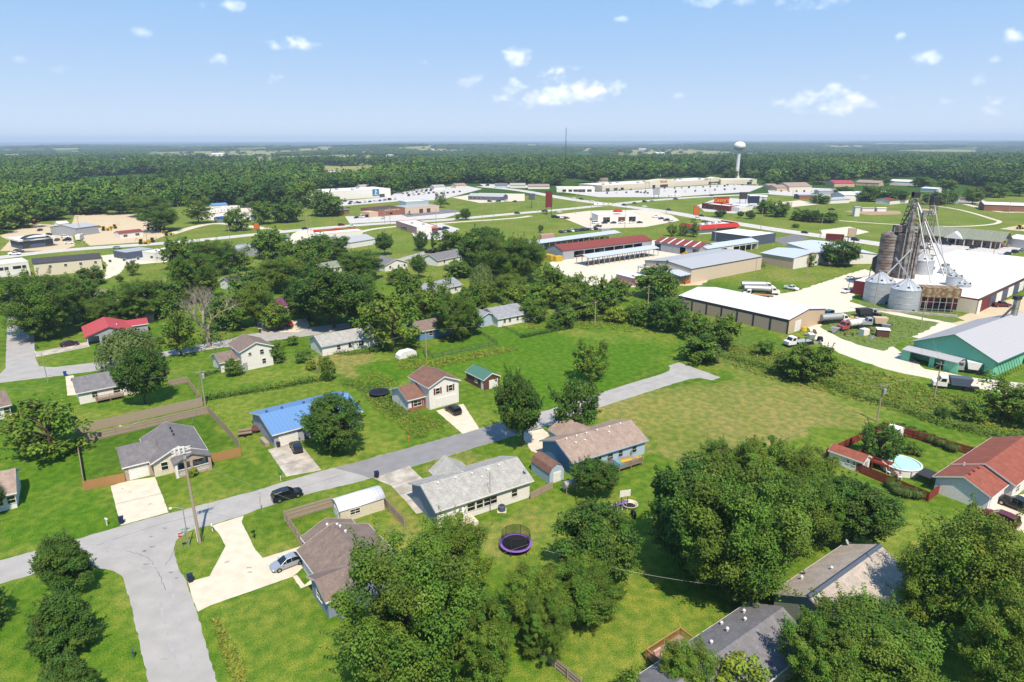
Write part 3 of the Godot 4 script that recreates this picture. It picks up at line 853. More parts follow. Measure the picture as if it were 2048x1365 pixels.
func make_trees() -> void:
	for a in [
			# nearest, bottom of the picture
			[820, 1085, 1420, 280, 0, "large at the bottom beside the brown roofed house"],
			[902, 1028, 1215, 160, 8, "between the light grey house and its left fence"],
			[968, 1190, 1420, 160, 0, "low at the bottom in front of the trampoline"],
			[1184, 1010, 1195, 160, 1, "with silvery leaf tips right of the trampoline"],
			[1060, 1145, 1290, 140, 8, "just in front of the purple trampoline"],
			[1160, 1120, 1245, 150, 0, "behind the mown lawn at bottom centre"],
			[1082, 1190, 1340, 110, 0, "at the end of the dark plank fence"],
			[1392, 925, 1175, 210, 1, "on the left of the big grove at right centre"],
			[1468, 940, 1255, 260, 0, "tallest in the big grove at right centre"],
			[1552, 1010, 1160, 120, 0, "at the right foot of the big grove"],
			[1515, 872, 1030, 170, 8, "behind the big grove next to the dry field"],
			[1596, 895, 1060, 150, 8, "behind the grove nearest the small white shed"],
			[1702, 952, 1105, 165, 1, "by the outer face of the red fence"],
			[1610, 955, 1130, 150, 0, "in the middle of the big grove"],
			[1440, 880, 1010, 120, 0, "at the top left corner of the big grove"],
			[1925, 1030, 1345, 250, 8, "towering at the right edge of the picture"],
			[1850, 1085, 1290, 160, 8, "casting shade on the beige roof"],
			[1740, 1228, 1440, 270, 0, "spreading in front of the beige roof"],
			[1640, 1245, 1450, 190, 0, "at the bottom right beside the dark grey roof"],
			[1990, 1190, 1440, 190, 8, "in the bottom right corner"],
			[1375, 1300, 1430, 130, 8, "overlapping the dark grey roof at the bottom"],
			[1470, 1318, 1440, 110, 9, "at the bottom in front of the dark grey roof"],
			[1260, 1338, 1420, 70, 6, "at the bottom edge below the railed deck"],
			[138, 1073, 1198, 118, 7, "first by the road junction"],
			[137, 1188, 1325, 130, 7, "second along the side street"],
			[150, 1316, 1450, 125, 7, "third at the bottom left edge"],
			[-40, 1150, 1270, 110, 7, "cut by the left edge of the picture"],
			[-25, 960, 1040, 90, 7, "left of the first tan roofed house"],
			# among the near houses
			[1187, 912, 1003, 98, 1, "in front of the brown roofed blue house"],
			[665, 790, 922, 124, 1, "in front of the blue metal roof"],
			[1045, 740, 915, 108, 1, "left of two by the end of the road"],
			[1148, 756, 890, 88, 1, "right of two by the end of the road"],
			[289, 686, 826, 100, 1, "behind the deck of the grey roofed ranch house"],
			[103, 786, 925, 155, 4, "wide at left beside the long plank fence"],
			[1180, 684, 775, 80, 4, "alone on the mown field above the road"],
			[1388, 624, 690, 62, 0, "at the back of the clump by the street lamp"],
			[1440, 630, 708, 74, 0, "at the right of the clump by the street lamp"],
			[1402, 664, 732, 88, 0, "at the front of the clump by the street lamp"],
			[1330, 597, 672, 80, 1, "left of the long white roofed warehouse"],
			[1284, 604, 660, 52, 0, "beside the dark oval tree left of the warehouse"],
			[1757, 852, 934, 78, 1, "inside the red fenced pool yard"],
			[1882, 817, 845, 28, 1, "very small and alone beyond the red fence"],
			[1826, 886, 914, 40, 6, "between the pool and the ornamental grass"],
			[387, 937, 952, 26, 9, "in front of the white porch railing"],
			[658, 706, 770, 42, 4, "young one by the tan garden patch"],
			[467, 715, 756, 38, 0, "small one in front of the two storey white house"],
			[551, 682, 730, 42, 0, "right of the two storey white house"],
			[608, 700, 728, 34, 6, "at the corner of the hedge row"],
			[622, 718, 742, 26, 9, "at the top of the short brown fence"],
			[585, 672, 694, 26, 6, "by the bend of the back street"],
			[262, 654, 745, 128, 2, "in front of the red metal roofed house"],
			[418, 548, 716, 150, 3, "standing tall behind the two storey white house"],
			[362, 616, 725, 78, 4, "half bare beside the leafless one"],
			[322, 672, 690, 16, 6, "on the lawn right of the red roof"],
			# old trees round the middle houses
			[668, 522, 676, 145, 1, "massive and dark in the middle left"],
			[618, 560, 650, 90, 1, "joined to the massive dark one in the middle left"],
			[722, 545, 640, 90, 0, "right shoulder of the massive dark group"],
			[786, 566, 716, 130, 4, "tall beside the grey ranch house"],
			[908, 578, 694, 98, 0, "over the blue walled house"],
			[848, 568, 655, 80, 4, "behind the grey ranch house"],
			[940, 610, 680, 60, 0, "at the corner of the chain link yard"],
			[72, 538, 694, 145, 0, "tall at far left beside the street"],
			[150, 545, 660, 110, 0, "second from the left behind the red roof"],
			[205, 592, 660, 90, 0, "close behind the red metal roof"],
			[285, 558, 652, 105, 0, "right of the red metal roof"],
			[20, 545, 600, 80, 4, "at the left edge in front of the white motel"],
			[120, 545, 600, 90, 4, "in front of the dark roofed motel"],
			[188, 528, 572, 55, 0, "at the right end of the motel"],
			[266, 516, 556, 28, 4, "small one on the striped lawn by the motel"],
			[240, 548, 566, 17, 1, "tiny one on the striped lawn by the motel"],
			[388, 498, 622, 110, 0, "behind the leafless one"],
			[372, 470, 545, 80, 0, "next to the small white office on the highway"],
			[430, 478, 560, 90, 0, "between the highway and the leafless one"],
			[480, 494, 548, 58, 4, "in front of the grey shop by the highway"],
			[545, 455, 526, 72, 0, "beside the highway gravel lot"],
			[512, 560, 668, 96, 8, "left of the purple roof"],
			[556, 604, 668, 62, 8, "in front of the purple roof"],
			[570, 508, 592, 100, 8, "behind the purple roof"],
			[655, 466, 530, 110, 0, "in front of the red trimmed store"],
			[608, 500, 560, 70, 0, "left of the greenish roof"],
			[725, 500, 570, 90, 0, "right of the greenish roof"],
			[335, 556, 640, 80, 0, "dark between the red roof and the leafless one"],
			[458, 585, 668, 84, 0, "shading the back street behind the leafless one"],
			[492, 536, 622, 80, 0, "behind the black roofed white house"],
			[704, 556, 664, 90, 1, "right foot of the massive dark group"],
			[748, 596, 684, 70, 0, "left of the tall light one by the ranch house"],
			[104, 592, 688, 96, 0, "low by the left street corner"],
			[818, 536, 622, 66, 0, "left of the blue grey roofed house"],
			[880, 556, 646, 64, 4, "in front of the blue grey roofed house"],
			[628, 470, 542, 76, 0, "left of the store with the red parapet"],
			[588, 480, 545, 60, 0, "at the foot of the gravel lot"],
			[946, 560, 640, 66, 0, "below the centre willow"],
			[1034, 566, 640, 72, 8, "right of the bright thicket by the chimney house"],
			[1128, 606, 662, 54, 0, "low in the hedgerow beside the field"],
			[1152, 548, 612, 56, 0, "at the lower edge of the gravel yard"],
			[230, 570, 640, 80, 0, "between the brown roof and the red metal roof"],
			[770, 460, 518, 42, 1, "left of two lone ones by the tan field"],
			[842, 462, 508, 28, 1, "right of two lone ones by the tan field"],
			[866, 470, 506, 7, 5, "beside the parked cars"],
			[838, 504, 565, 36, 1, "between the two dark roofed houses"],
			[795, 535, 575, 46, 0, "in front of the dark roofed white gable"],
			[965, 526, 592, 58, 2, "behind the grey house in the middle"],
			[902, 460, 515, 60, 0, "left end of the dark row at the centre"],
			[960, 452, 560, 120, 1, "tallest of the dark row at the centre"],
			[1005, 470, 575, 100, 0, "behind the bright bushes at the centre"],
			[1046, 470, 580, 110, 0, "nearest the yellow containers"],
			[918, 520, 560, 60, 0, "beside the willow at the centre"],
			[1012, 545, 610, 95, 8, "forming the bright thicket at the centre"],
			[968, 568, 612, 50, 8, "at the left of the bright thicket"],
			[1082, 558, 622, 62, 8, "at the right of the bright thicket"],
			[1070, 596, 650, 56, 0, "beside the chimney of the grey roofed house"],
			[1108, 640, 660, 32, 6, "on the lawn below the grey roofed house"],
			[1132, 566, 628, 66, 8, "first in the hedgerow below the gravel yard"],
			[1168, 590, 645, 62, 8, "second in the hedgerow below the gravel yard"],
			[1100, 530, 600, 60, 0, "left bank of the gravel yard"],
			[1205, 553, 640, 70, 0, "third in the hedgerow below the gravel yard"],
			[1236, 556, 612, 56, 0, "beside the small open shed"],
			[1312, 528, 608, 86, 0, "in front of the open end of the tan warehouse"],
			[1232, 612, 650, 50, 9, "in the rough hedge by the utility pole"],
			[1265, 612, 648, 44, 6, "in the rough hedge left of the warehouse"],
			[1600, 692, 775, 80, 0, "in the scrub below the warehouse"],
			[1642, 690, 760, 62, 8, "right one in the scrub below the warehouse"],
			[1565, 704, 762, 50, 6, "left in the scrub below the warehouse"],
			[1530, 684, 716, 44, 6, "in the ditch below the street lamp"],
			[2002, 762, 850, 110, 4, "wild and straggly at the right edge"],
			[2050, 775, 870, 90, 4, "half out of the picture at right"],
			[1940, 800, 850, 60, 6, "in the rough ground at right"],
			[2060, 860, 930, 80, 0, "above the red shingled house at the edge"],
			[1685, 484, 541, 76, 1, "in front of the pale roofed shops"],
			[1622, 505, 540, 20, 4, "slender beside the white metal building"],
			[1947, 1006, 1022, 16, 6, "small at the corner of the red shingled house"],
			# beyond the highway
			[330, 404, 470, 92, 0, "behind the yellow machines"],
			[298, 388, 440, 90, 8, "yellowish left of the trailer lot"],
			[398, 393, 455, 60, 4, "open crowned before the trailer lot"],
			[475, 414, 468, 46, 0, "beside the blue sheds"],
			[574, 392, 452, 62, 0, "right of the trailer lot"],
			[528, 400, 455, 50, 0, "between the blue sheds and the highway"],
			[655, 378, 440, 74, 0, "in front of the large white store"],
			[612, 362, 420, 62, 8, "left of the large white store"],
			[882, 386, 420, 26, 4, "lone and crooked beside the tan shop"],
			[932, 417, 443, 22, 1, "small by the highway verge"],
			[918, 428, 442, 16, 6, "small by the highway verge"],
			[1082, 450, 468, 10, 5, "young by the pink container"],
			[1345, 446, 478, 24, 4, "left of three young ones by the red roofed store"],
			[1366, 446, 478, 26, 4, "middle of three young ones by the red roofed store"],
			[1388, 444, 480, 26, 4, "right of three young ones by the red roofed store"],
			[1442, 420, 438, 22, 1, "under the red pole sign"],
			[1482, 422, 440, 16, 1, "left of two clipped ones right of the pole sign"],
			[1502, 422, 442, 20, 1, "right of two clipped ones right of the pole sign"],
			[1530, 398, 434, 36, 0, "behind the two clipped ones"],
			[1556, 404, 440, 44, 0, "left in the row before the ball field"],
			[1600, 418, 446, 44, 0, "second in the row before the ball field"],
			[1626, 422, 450, 36, 1, "third in the row before the ball field"],
			[1656, 424, 450, 46, 0, "right in the row before the ball field"],
			[1592, 448, 458, 18, 6, "low by the pale gravel pad"],
			[1640, 388, 412, 40, 0, "left of the white hip roofed barn"],
			[1688, 372, 402, 44, 1, "in front of the red roofed building"],
			[1740, 372, 410, 50, 0, "right of the white barn"],
			[1790, 380, 412, 50, 1, "behind the ball field stand"],
			[1870, 382, 416, 50, 0, "behind the far brown shed"],
			[1945, 378, 415, 44, 8, "beside the long brick hall"],
			[1900, 384, 414, 36, 0, "left of the lone bright one by the brick hall"],
			[760, 345, 386, 50, 0, "behind the blue sign store"],
			[800, 350, 385, 60, 1, "right behind the blue sign store"],
			[850, 338, 372, 60, 1, "at the back of the car dealer"],
			[930, 335, 368, 36, 1, "left of the far bungalows"],
			[1020, 345, 372, 20, 4, "in front of the far bungalows"],
			[1100, 335, 376, 60, 0, "left of the white strip of shops"],
			[1180, 335, 372, 50, 0, "behind the white strip of shops"],
			[1290, 335, 362, 40, 0, "behind the supermarket left end"],
			[1350, 330, 358, 44, 8, "behind the supermarket middle"],
			[1400, 332, 358, 40, 0, "behind the supermarket right end"],
			[1460, 338, 366, 34, 0, "left of the water tower foot"],
			[1500, 336, 364, 40, 8, "right of the water tower foot"],
			[1545, 350, 372, 34, 0, "left of the church like hall"],
			[1640, 348, 374, 40, 8, "right of the church like hall"],
			[1765, 350, 376, 40, 0, "between the far tan hall and the white shed"],
			[1845, 352, 380, 46, 0, "right of the far white shed"],
			[1890, 360, 390, 44, 8, "left of the far lot"],
			[1990, 366, 402, 50, 0, "behind the brick hall"],
			[2040, 362, 400, 50, 8, "at the right edge behind the brick hall"],
			[900, 340, 372, 40, 8, "between the far houses left of centre"],
			[975, 338, 370, 44, 0, "left of the far teal house"],
			[1050, 336, 370, 40, 0, "behind the far bungalows"],
			[700, 352, 380, 40, 0, "at the left corner of the blue sign store"],
			[500, 385, 418, 50, 0, "behind the trailer lot"],
			[440, 378, 412, 50, 8, "behind the blue roofed office"],
			[240, 392, 432, 60, 1, "dark behind the machine yard"],
			[185, 395, 432, 60, 0, "left behind the machine yard"],
			[100, 402, 444, 70, 0, "behind the orange machines"],
			[30, 408, 462, 80, 8, "at the left edge behind the dealership"]]:
		tree(a[0], a[1], a[2], a[3], a[4], a[5])

# woods that read as one mass: crowns by the thousand, thinned for fields
func make_woods() -> void:
	rng.seed = 500
	var gaps := []
	for a in [[0, 470, 0, 450, 220, 422, 400, 410, 590, 415, 590, 378, 780, 374, 790, 388, 900, 368, 1010, 366, 1110, 376, 1120, 358, 1240, 362, 1440, 350, 1520, 352, 1545, 370, 1700, 362, 1850, 356, 1900, 368, 2048, 384, 2300, 400, 2300, 620, -300, 620, -300, 470],
			[80, 392, 170, 352, 330, 346, 330, 378, 240, 386, 130, 394], [630, 368, 640, 346, 700, 338, 760, 340, 745, 362, 660, 368], [830, 318, 960, 314, 960, 322, 850, 324], [280, 302, 400, 299, 420, 304, 300, 306], [1140, 305, 1180, 302, 1190, 309, 1150, 311], [1780, 300, 1960, 297, 1960, 307, 1800, 305], [470, 298, 530, 296, 540, 300, 480, 302], [100, 297, 165, 299, 150, 304, 110, 302], [0, 307, 60, 305, 62, 312, 0, 314], [100, 311, 90, 325, 108, 325, 106, 311], [180, 322, 260, 320, 262, 328, 190, 330], [1020, 358, 1100, 346, 1110, 362, 1030, 368], [820, 332, 960, 322, 960, 334, 850, 340], [1440, 328, 1480, 326, 1480, 332, 1440, 334], [100, 334, 260, 328, 260, 336, 120, 342], [500, 318, 700, 312, 700, 320, 520, 326], [1130, 318, 1280, 312, 1280, 320, 1140, 326]]:
		gaps.append(pxpoly(a))
	var stands := FastNoiseLite.new()
	stands.seed = 3
	stands.frequency = 0.0035
	stands.fractal_octaves = 3
	var bands := [[330.0, 900.0, 12.5, 1.6, 1.5], [900.0, 2200.0, 18.0, 2.2, 1.75], [2200.0, 5200.0, 27.0, 3.0, 1.2], [5200.0, 13800.0, 62.0, 6.5, 1.3]]
	var bi := 0
	for bd in bands:
		var per := []
		for k in V.far.size(): per.append([])
		var z: float = bd[0]
		while z < bd[1]:
			var x := -z * 0.92 - 60.0
			while x < z * 0.92 + 60.0:
				var px: float = x + rng.randf_range(-0.45, 0.45) * bd[2]
				var pz: float = -z + rng.randf_range(-0.45, 0.45) * bd[2]
				x += bd[2]
				var ok := true
				if pz < -620.0 and open_field(px, pz): ok = rng.randf() < 0.03
				if ok:
					for q in gaps:
						if Geometry2D.is_point_in_polygon(Vector2(px, pz), q):
							ok = false
							break
				if not ok: continue
				var s: float = rng.randf_range(0.75, 1.35) * bd[3]
				var hh: float = rng.randf_range(0.9, 1.35) * bd[4]
				var y := land(px, pz)
				var stand := 1.0 + 0.7 * stands.get_noise_2d(px, pz)
				per[rng.randi() % per.size()].append([Transform3D(Basis(Vector3.UP, rng.randf() * TAU) * Basis.from_scale(Vector3(s, hh, s)), Vector3(px, y - 0.5, pz)), rng.randf_range(0.55, 1.05) * stand, rng.randf_range(0.75, 1.15) * (0.75 + 0.25 * stand)])
			z += bd[2]
		for k in per.size():
			if per[k].is_empty(): continue
			var mm := MultiMesh.new()
			mm.transform_format = MultiMesh.TRANSFORM_3D
			mm.use_colors = true
			mm.mesh = V.far[k][1]
			mm.instance_count = per[k].size()
			for i in per[k].size():
				var e: Array = per[k][i]
				mm.set_instance_transform(i, e[0])
				mm.set_instance_color(i, Color(e[1] * e[2], e[1] * 1.06, e[1]))
			var o := MultiMeshInstance3D.new()
			o.multimesh = mm
			o.material_override = M.leaf
			o.name = fresh(self, "woodland")
			o.set_meta("kind", "stuff")
			o.set_meta("label", ["leafy woods close behind the town shops", "green woods in the middle distance", "far dark green woods across the plain", "hazy blue green woods along the horizon"][bi])
			o.set_meta("category", "woods")
			add_child(o)
		bi += 1

# long hedges and rough growth
func make_hedges() -> void:
	for a in [["hedge_row", "overgrown hedge between the mown back lawns", [405, 800, 470, 790, 560, 775, 632, 762], 1.4, 1.5, "leaf"],
			["hedge_row", "low hedge left of the two storey white house", [405, 752, 440, 742], 1.3, 1.2, "leaf"],
			["hedge_row", "clipped vine covered fence below the grey roofed house", [1044, 676, 1100, 665, 1144, 657], 1.0, 1.1, "leaf_dark"],
			["weed_bank", "tall weeds along the ditch below the warehouse", [1455, 715, 1540, 740, 1640, 765, 1730, 800, 1800, 815], 2.4, 1.0, "leaf_light"],
			["weed_bank", "tall weeds along the ditch at the right edge", [1810, 822, 1880, 850, 1960, 868, 2048, 890], 2.4, 1.1, "leaf_light"],
			["weed_bank", "rough growth beneath the hedgerow trees", [1105, 640, 1180, 640, 1260, 640, 1300, 650], 3.0, 1.6, "leaf"],
			["weed_bank", "weeds behind the white split level house", [700, 765, 760, 790, 800, 830], 2.6, 0.5, "leaf_light"],
			["weed_bank", "weeds along the wall of the tan warehouse", [1395, 562, 1440, 552, 1500, 540, 1530, 534], 1.6, 2.0, "leaf"],
			["weed_bank", "weeds beneath the grey ranch house garden", [640, 700, 700, 708, 770, 700, 830, 715], 2.0, 0.9, "leaf_light"]]:
		rng.seed = a[2][0]
		var b := MB.new()
		b.tinted = true
		var pts := smooth_line(a[2], 0.8)
		for p in pts:
			var hh: float = a[4] * rng.randf_range(0.7, 1.25)
			var tone := rng.randf_range(0.8, 1.2)
			for k in 46:
				var q := Vector3(p.x + rng.randf_range(-0.7, 0.7) * a[3], rng.randf() * hh, p.z + rng.randf_range(-0.7, 0.7) * a[3])
				var t := tone * rng.randf_range(0.75, 1.25)
				b.col = Color(0.056 * t, 0.108 * t, 0.022 * t)
				leaf(b, q, (ball() * 0.8 + Vector3.UP).normalized(), rng.randf_range(0.12, 0.24))
		var o := struct(a[0], b.mesh(), M[a[5]], a[1], "thing" if a[0] == "hedge_row" else "stuff")
		o.set_meta("category", "hedge" if a[0] == "hedge_row" else "weeds")
	# clumps of ornamental grass: many arching blades
	rng.seed = 71
	var gb := MB.new()
	gb.tinted = true
	for k in 520:
		var a := rng.randf() * TAU
		var d := Vector3(cos(a), 0, sin(a))
		var l := rng.randf_range(0.5, 1.1)
		var p := d * rng.randf_range(0, 0.35)
		var q := p + Vector3.UP * rng.randf_range(0.9, 1.5) + d * l * 0.5
		var r := q + d * l * 0.5 - Vector3.UP * rng.randf_range(0.1, 0.5)
		var s := d.cross(Vector3.UP) * 0.035
		var t := rng.randf_range(0.7, 1.2)
		gb.col = Color(0.075 * t, 0.11 * t, 0.035 * t)
		gb.face(p - s, p + s, q + s, q - s, Vector3.UP)
		gb.tri_out(q - s, q + s, r, Vector3.UP)
	var gm := gb.mesh()
	var k := 0
	for a in [[1800, 865, 3], [1822, 872, 3], [1842, 880, 3], [1862, 888, 3], [1882, 896, 3], [1905, 906, 3], [1794, 992, 2], [1812, 997, 2], [1832, 1000, 2], [1785, 980, 2]]:
		k += 1
		var t := thing("ornamental_grass", ("%s clump of tall ornamental grass from the left " % ["first", "second", "third", "fourth", "fifth", "sixth", "first", "second", "third", "fourth"][k - 1]) + ("inside the red fence" if k < 7 else "outside the red fence"), "grass", g(a[0], a[1]), k * 1.7, "ornamental grass clumps")
		part(t, "blades", gm, M.leaf).scale = Vector3(1.15, 1.1, 1.15)

# rank weeds on the untended ground
func make_weeds() -> void:
	rng.seed = 900
	var b := MB.new()
	b.tinted = true
	for k in 16:
		var t := rng.randf_range(0.75, 1.25)
		b.col = Color(0.075 * t, 0.115 * t, 0.028 * t)
		leaf(b, Vector3(rng.randf_range(-0.3, 0.3), rng.randf_range(0.03, 0.34), rng.randf_range(-0.3, 0.3)), (ball() + Vector3.UP * 0.7).normalized(), rng.randf_range(0.07, 0.15))
	var tuft := b.mesh()
	var k := 0
	for a in [[[700, 765, 745, 742, 790, 760, 800, 800, 850, 830, 905, 850, 830, 878, 760, 830], 0.8, 900, "rank weeds in the unmown yard of the split level house"],
			[[1455, 690, 1640, 712, 1760, 745, 1900, 790, 2048, 810, 2048, 890, 1830, 835, 1600, 775, 1470, 740], 1.0, 3000, "rough weeds on the bank below the gravel lane"],
			[[1050, 640, 1120, 625, 1290, 640, 1300, 668, 1180, 660, 1060, 660], 1.0, 800, "rough weeds below the hedgerow"],
			[[1650, 640, 1745, 626, 1860, 648, 1790, 690, 1720, 690, 1660, 662], 0.8, 500, "weeds between the scrap trucks"],
			[[422, 1240, 434, 1236, 480, 1320, 500, 1400, 480, 1400, 455, 1340], 0.7, 500, "tangled grass in the ditch beside the side street"],
			[[790, 720, 860, 722, 1000, 695, 1040, 700, 880, 735, 800, 740], 0.9, 900, "long grass behind the chain link yard"]]:
		var p := pxpoly(a[0])
		var r := Rect2(p[0], Vector2.ZERO)
		for q in p: r = r.expand(q)
		var mm := MultiMesh.new()
		mm.transform_format = MultiMesh.TRANSFORM_3D
		mm.use_colors = true
		mm.mesh = tuft
		var xf := []
		while xf.size() < a[2]:
			var q := r.position + Vector2(rng.randf(), rng.randf()) * r.size
			if not Geometry2D.is_point_in_polygon(q, p): continue
			var s: float = a[1] * rng.randf_range(0.5, 1.5)
			xf.append(Transform3D(Basis(Vector3.UP, rng.randf() * TAU) * Basis.from_scale(Vector3(s, s * 0.9, s)), Vector3(q.x, 0, q.y)))
		mm.instance_count = xf.size()
		for i in xf.size():
			mm.set_instance_transform(i, xf[i])
			var t := rng.randf_range(0.8, 1.4)
			mm.set_instance_color(i, Color(t * rng.randf_range(0.9, 1.5), t, t * 0.9))
		var o := MultiMeshInstance3D.new()
		o.multimesh = mm
		o.material_override = M.leaf_weed
		o.name = fresh(self, "weeds")
		o.set_meta("kind", "stuff")
		o.set_meta("label", a[3])
		o.set_meta("category", "weeds")
		add_child(o)

# ---------------------------------------------------------------- buildings
# A building's own frame: x along its front eave, -z to the back; the origin is the left end of the front eave, on the ground.
func roof_mesh(x0: float, x1: float, z0: float, z1: float, h: float, rise: float, ax: String, ribs: float, t := 0.16) -> ArrayMesh:
	var b := MB.new()
	# z0 front (larger), z1 back
	var turned := ax == "z"
	var a0 := z1 if turned else x0
	var a1 := z0 if turned else x1
	var c0 := x0 if turned else z1
	var c1 := x1 if turned else z0
	var mid := (c0 + c1) / 2
	for s in [0, 1]:
		var e := c0 if s == 0 else c1
		var P := func(along: float, across: float, y: float) -> Vector3: return Vector3(across, y, along) if turned else Vector3(along, y, across)
		var up := Vector3(0, 1, 0)
		var o: Vector3 = P.call(0.0, signf(e - mid), 0.0) * rise + up * absf(e - mid)
		var k: Array = [P.call(a0, e, h), P.call(a1, e, h), P.call(a1, mid, h + rise), P.call(a0, mid, h + rise)]
		b.face(k[0], k[1], k[2], k[3], o)
		b.face(k[0] - up * t, k[1] - up * t, k[2] - up * t, k[3] - up * t, -o)
		b.face(k[0], k[1], k[1] - up * t, k[0] - up * t, P.call(0.0, signf(e - mid), 0.0))
		for q in [[0, 3, -1.0], [1, 2, 1.0]]:
			b.face(k[q[0]], k[q[1]], k[q[1]] - up * t, k[q[0]] - up * t, P.call(q[2], 0.0, 0.0))
		if ribs > 0.0:
			var nn := o.normalized() * 0.05
			var al := a0 + ribs * 0.5
			while al < a1:
				var w := 0.035
				b.face(P.call(al - w, e, h), P.call(al, e, h) + nn, P.call(al, mid, h + rise) + nn, P.call(al - w, mid, h + rise), o)
				b.face(P.call(al, e, h) + nn, P.call(al + w, e, h), P.call(al + w, mid, h + rise), P.call(al, mid, h + rise) + nn, o)
				al += ribs
	return b.mesh()

func wall_mesh(x0: float, x1: float, z0: float, z1: float, h: float, rise: float, ax: String, bottom := -0.2) -> ArrayMesh:
	var b := MB.new()
	if ax == "z":
		b.prism(PackedVector2Array([Vector2(x0, bottom), Vector2(x1, bottom), Vector2(x1, h), Vector2((x0 + x1) / 2, h + rise), Vector2(x0, h)]), z1, z0)
	else:
		var c := MB.new()
		c.prism(PackedVector2Array([Vector2(z1, bottom), Vector2(z0, bottom), Vector2(z0, h), Vector2((z0 + z1) / 2, h + rise), Vector2(z1, h)]), x0, x1)
		for i in range(0, c.v.size(), 3):       # (z, y, x) -> (x, y, z) mirrors, so the winding is turned
			b.tri(Vector3(c.v[i].z, c.v[i].y, c.v[i].x), Vector3(c.v[i + 2].z, c.v[i + 2].y, c.v[i + 2].x), Vector3(c.v[i + 1].z, c.v[i + 1].y, c.v[i + 1].x))
	return b.mesh()

func block(t: Node3D, x0: float, x1: float, z0: float, z1: float, h: float, rise: float, ax: String, wm: Material, rm: Material, oh := 0.4, ribs := 0.0, trim: Material = null) -> MeshInstance3D:
	var sl := rise / maxf(0.1, (absf(x1 - x0) if ax == "z" else absf(z0 - z1)) / 2)
	var lift := sl * oh - 0.17
	if rise <= 0.0: lift = 0.0
	var ox := oh; var oz := oh
	var wr := maxf(0.0, rise - sl * oh)
	part(t, "wall", wall_mesh(x0 + ox, x1 - ox, z0 - oz, z1 + oz, h + lift, wr, ax), wm)
	var r := part(t, "roof", roof_mesh(x0, x1, z0, z1, h, rise, ax, ribs), rm)
	if trim:
		var b := MB.new()
		if ax == "x":
			for z in [z0 + 0.03, z1 - 0.03]: b.box2(x0, x1, h - 0.24, h - 0.02, z - 0.025, z + 0.025)
			for x in [x0 - 0.03, x1 + 0.03]:
				for s in [0, 1]:
					var e := z0 if s == 0 else z1
					var m := (z0 + z1) / 2
					b.face(Vector3(x, h + 0.02, e), Vector3(x, h + rise + 0.02, m), Vector3(x, h + rise - 0.24, m), Vector3(x, h - 0.24, e), Vector3(signf(x - (x0 + x1) / 2), 0, 0))
		else:
			for x in [x0 - 0.03, x1 + 0.03]: b.box2(x - 0.025, x + 0.025, h - 0.24, h - 0.02, z1, z0)
			for z in [z0 + 0.03, z1 - 0.03]:
				for s in [0, 1]:
					var e := x0 if s == 0 else x1
					var m := (x0 + x1) / 2
					b.face(Vector3(e, h + 0.02, z), Vector3(m, h + rise + 0.02, z), Vector3(m, h + rise - 0.24, z), Vector3(e, h - 0.24, z), Vector3(0, 0, signf(z - (z0 + z1) / 2)))
		part(r, "fascia", b.mesh(), trim)
	return r

func flat_block(t: Node3D, x0: float, x1: float, z0: float, z1: float, h: float, wm: Material, rm: Material, parapet := 0.5) -> void:
	var b := MB.new()
	b.box2(x0, x1, -0.2, h, z1, z0)
	part(t, "wall", b.mesh(), wm)
	var r := MB.new()
	r.box2(x0 + 0.25, x1 - 0.25, h - 0.02, h + 0.06, z1 + 0.25, z0 - 0.25)
	part(t, "roof", r.mesh(), rm)
	if parapet > 0.0:
		var p := MB.new()
		p.box2(x0 - 0.04, x1 + 0.04, h - 0.1, h + parapet, z0 - 0.25, z0 + 0.05)
		p.box2(x0 - 0.04, x1 + 0.04, h - 0.1, h + parapet, z1 - 0.05, z1 + 0.25)
		p.box2(x0 - 0.04, x0 + 0.25, h - 0.1, h + parapet - 0.01, z1 + 0.25, z0 - 0.25)
		p.box2(x1 - 0.25, x1 + 0.04, h - 0.1, h + parapet - 0.01, z1 + 0.25, z0 - 0.25)
		part(t, "parapet", p.mesh(), wm)

# openings sit on a wall: side f(ront) b(ack) l(eft) r(ight); a = place along the wall, w wide, from y0 to y1
func on_wall(side: String, a: float, y: float, at: float, out := 0.0) -> Array:
	match side:
		"f": return [Vector3(a, y, at + out), 0.0]
		"b": return [Vector3(a, y, at - out), PI]
		"l": return [Vector3(at - out, y, a), -PI / 2]
	return [Vector3(at + out, y, a), PI / 2]

func window(t: Node3D, side: String, a: float, at: float, y0: float, w: float, h: float, frame: Material = null, shutter: Material = null) -> void:
	var p := on_wall(side, a, y0 + h / 2, at)
	var n := Node3D.new()
	n.name = fresh(t, "window")
	n.position = p[0]; n.rotation.y = p[1]
	t.add_child(n)
	var f := MB.new()
	var k := 0.09
	f.box2(-w / 2 - k, w / 2 + k, h / 2, h / 2 + k, -0.05, 0.07)
	f.box2(-w / 2 - k, w / 2 + k, -h / 2 - k, -h / 2, -0.05, 0.09)
	f.box2(-w / 2 - k, -w / 2, -h / 2, h / 2, -0.05, 0.07)
	f.box2(w / 2, w / 2 + k, -h / 2, h / 2, -0.05, 0.07)
	f.box2(-w / 2, w / 2, -0.03, 0.03, -0.05, 0.06)
	if w > 1.3: f.box2(-0.03, 0.03, -h / 2, h / 2, -0.05, 0.055)
	part(n, "frame", f.mesh(), frame if frame else M.white)
	var b := MB.new()
	b.box2(-w / 2, w / 2, -h / 2, h / 2, -0.04, 0.03)
	part(n, "pane", b.mesh(), M.glass)
	if shutter:
		for s in [-1, 1]: bit(n, "shutter", shutter, Vector3(s * (w / 2 + 0.3), 0, 0.03), Vector3(0.36, h + 0.15, 0.06))

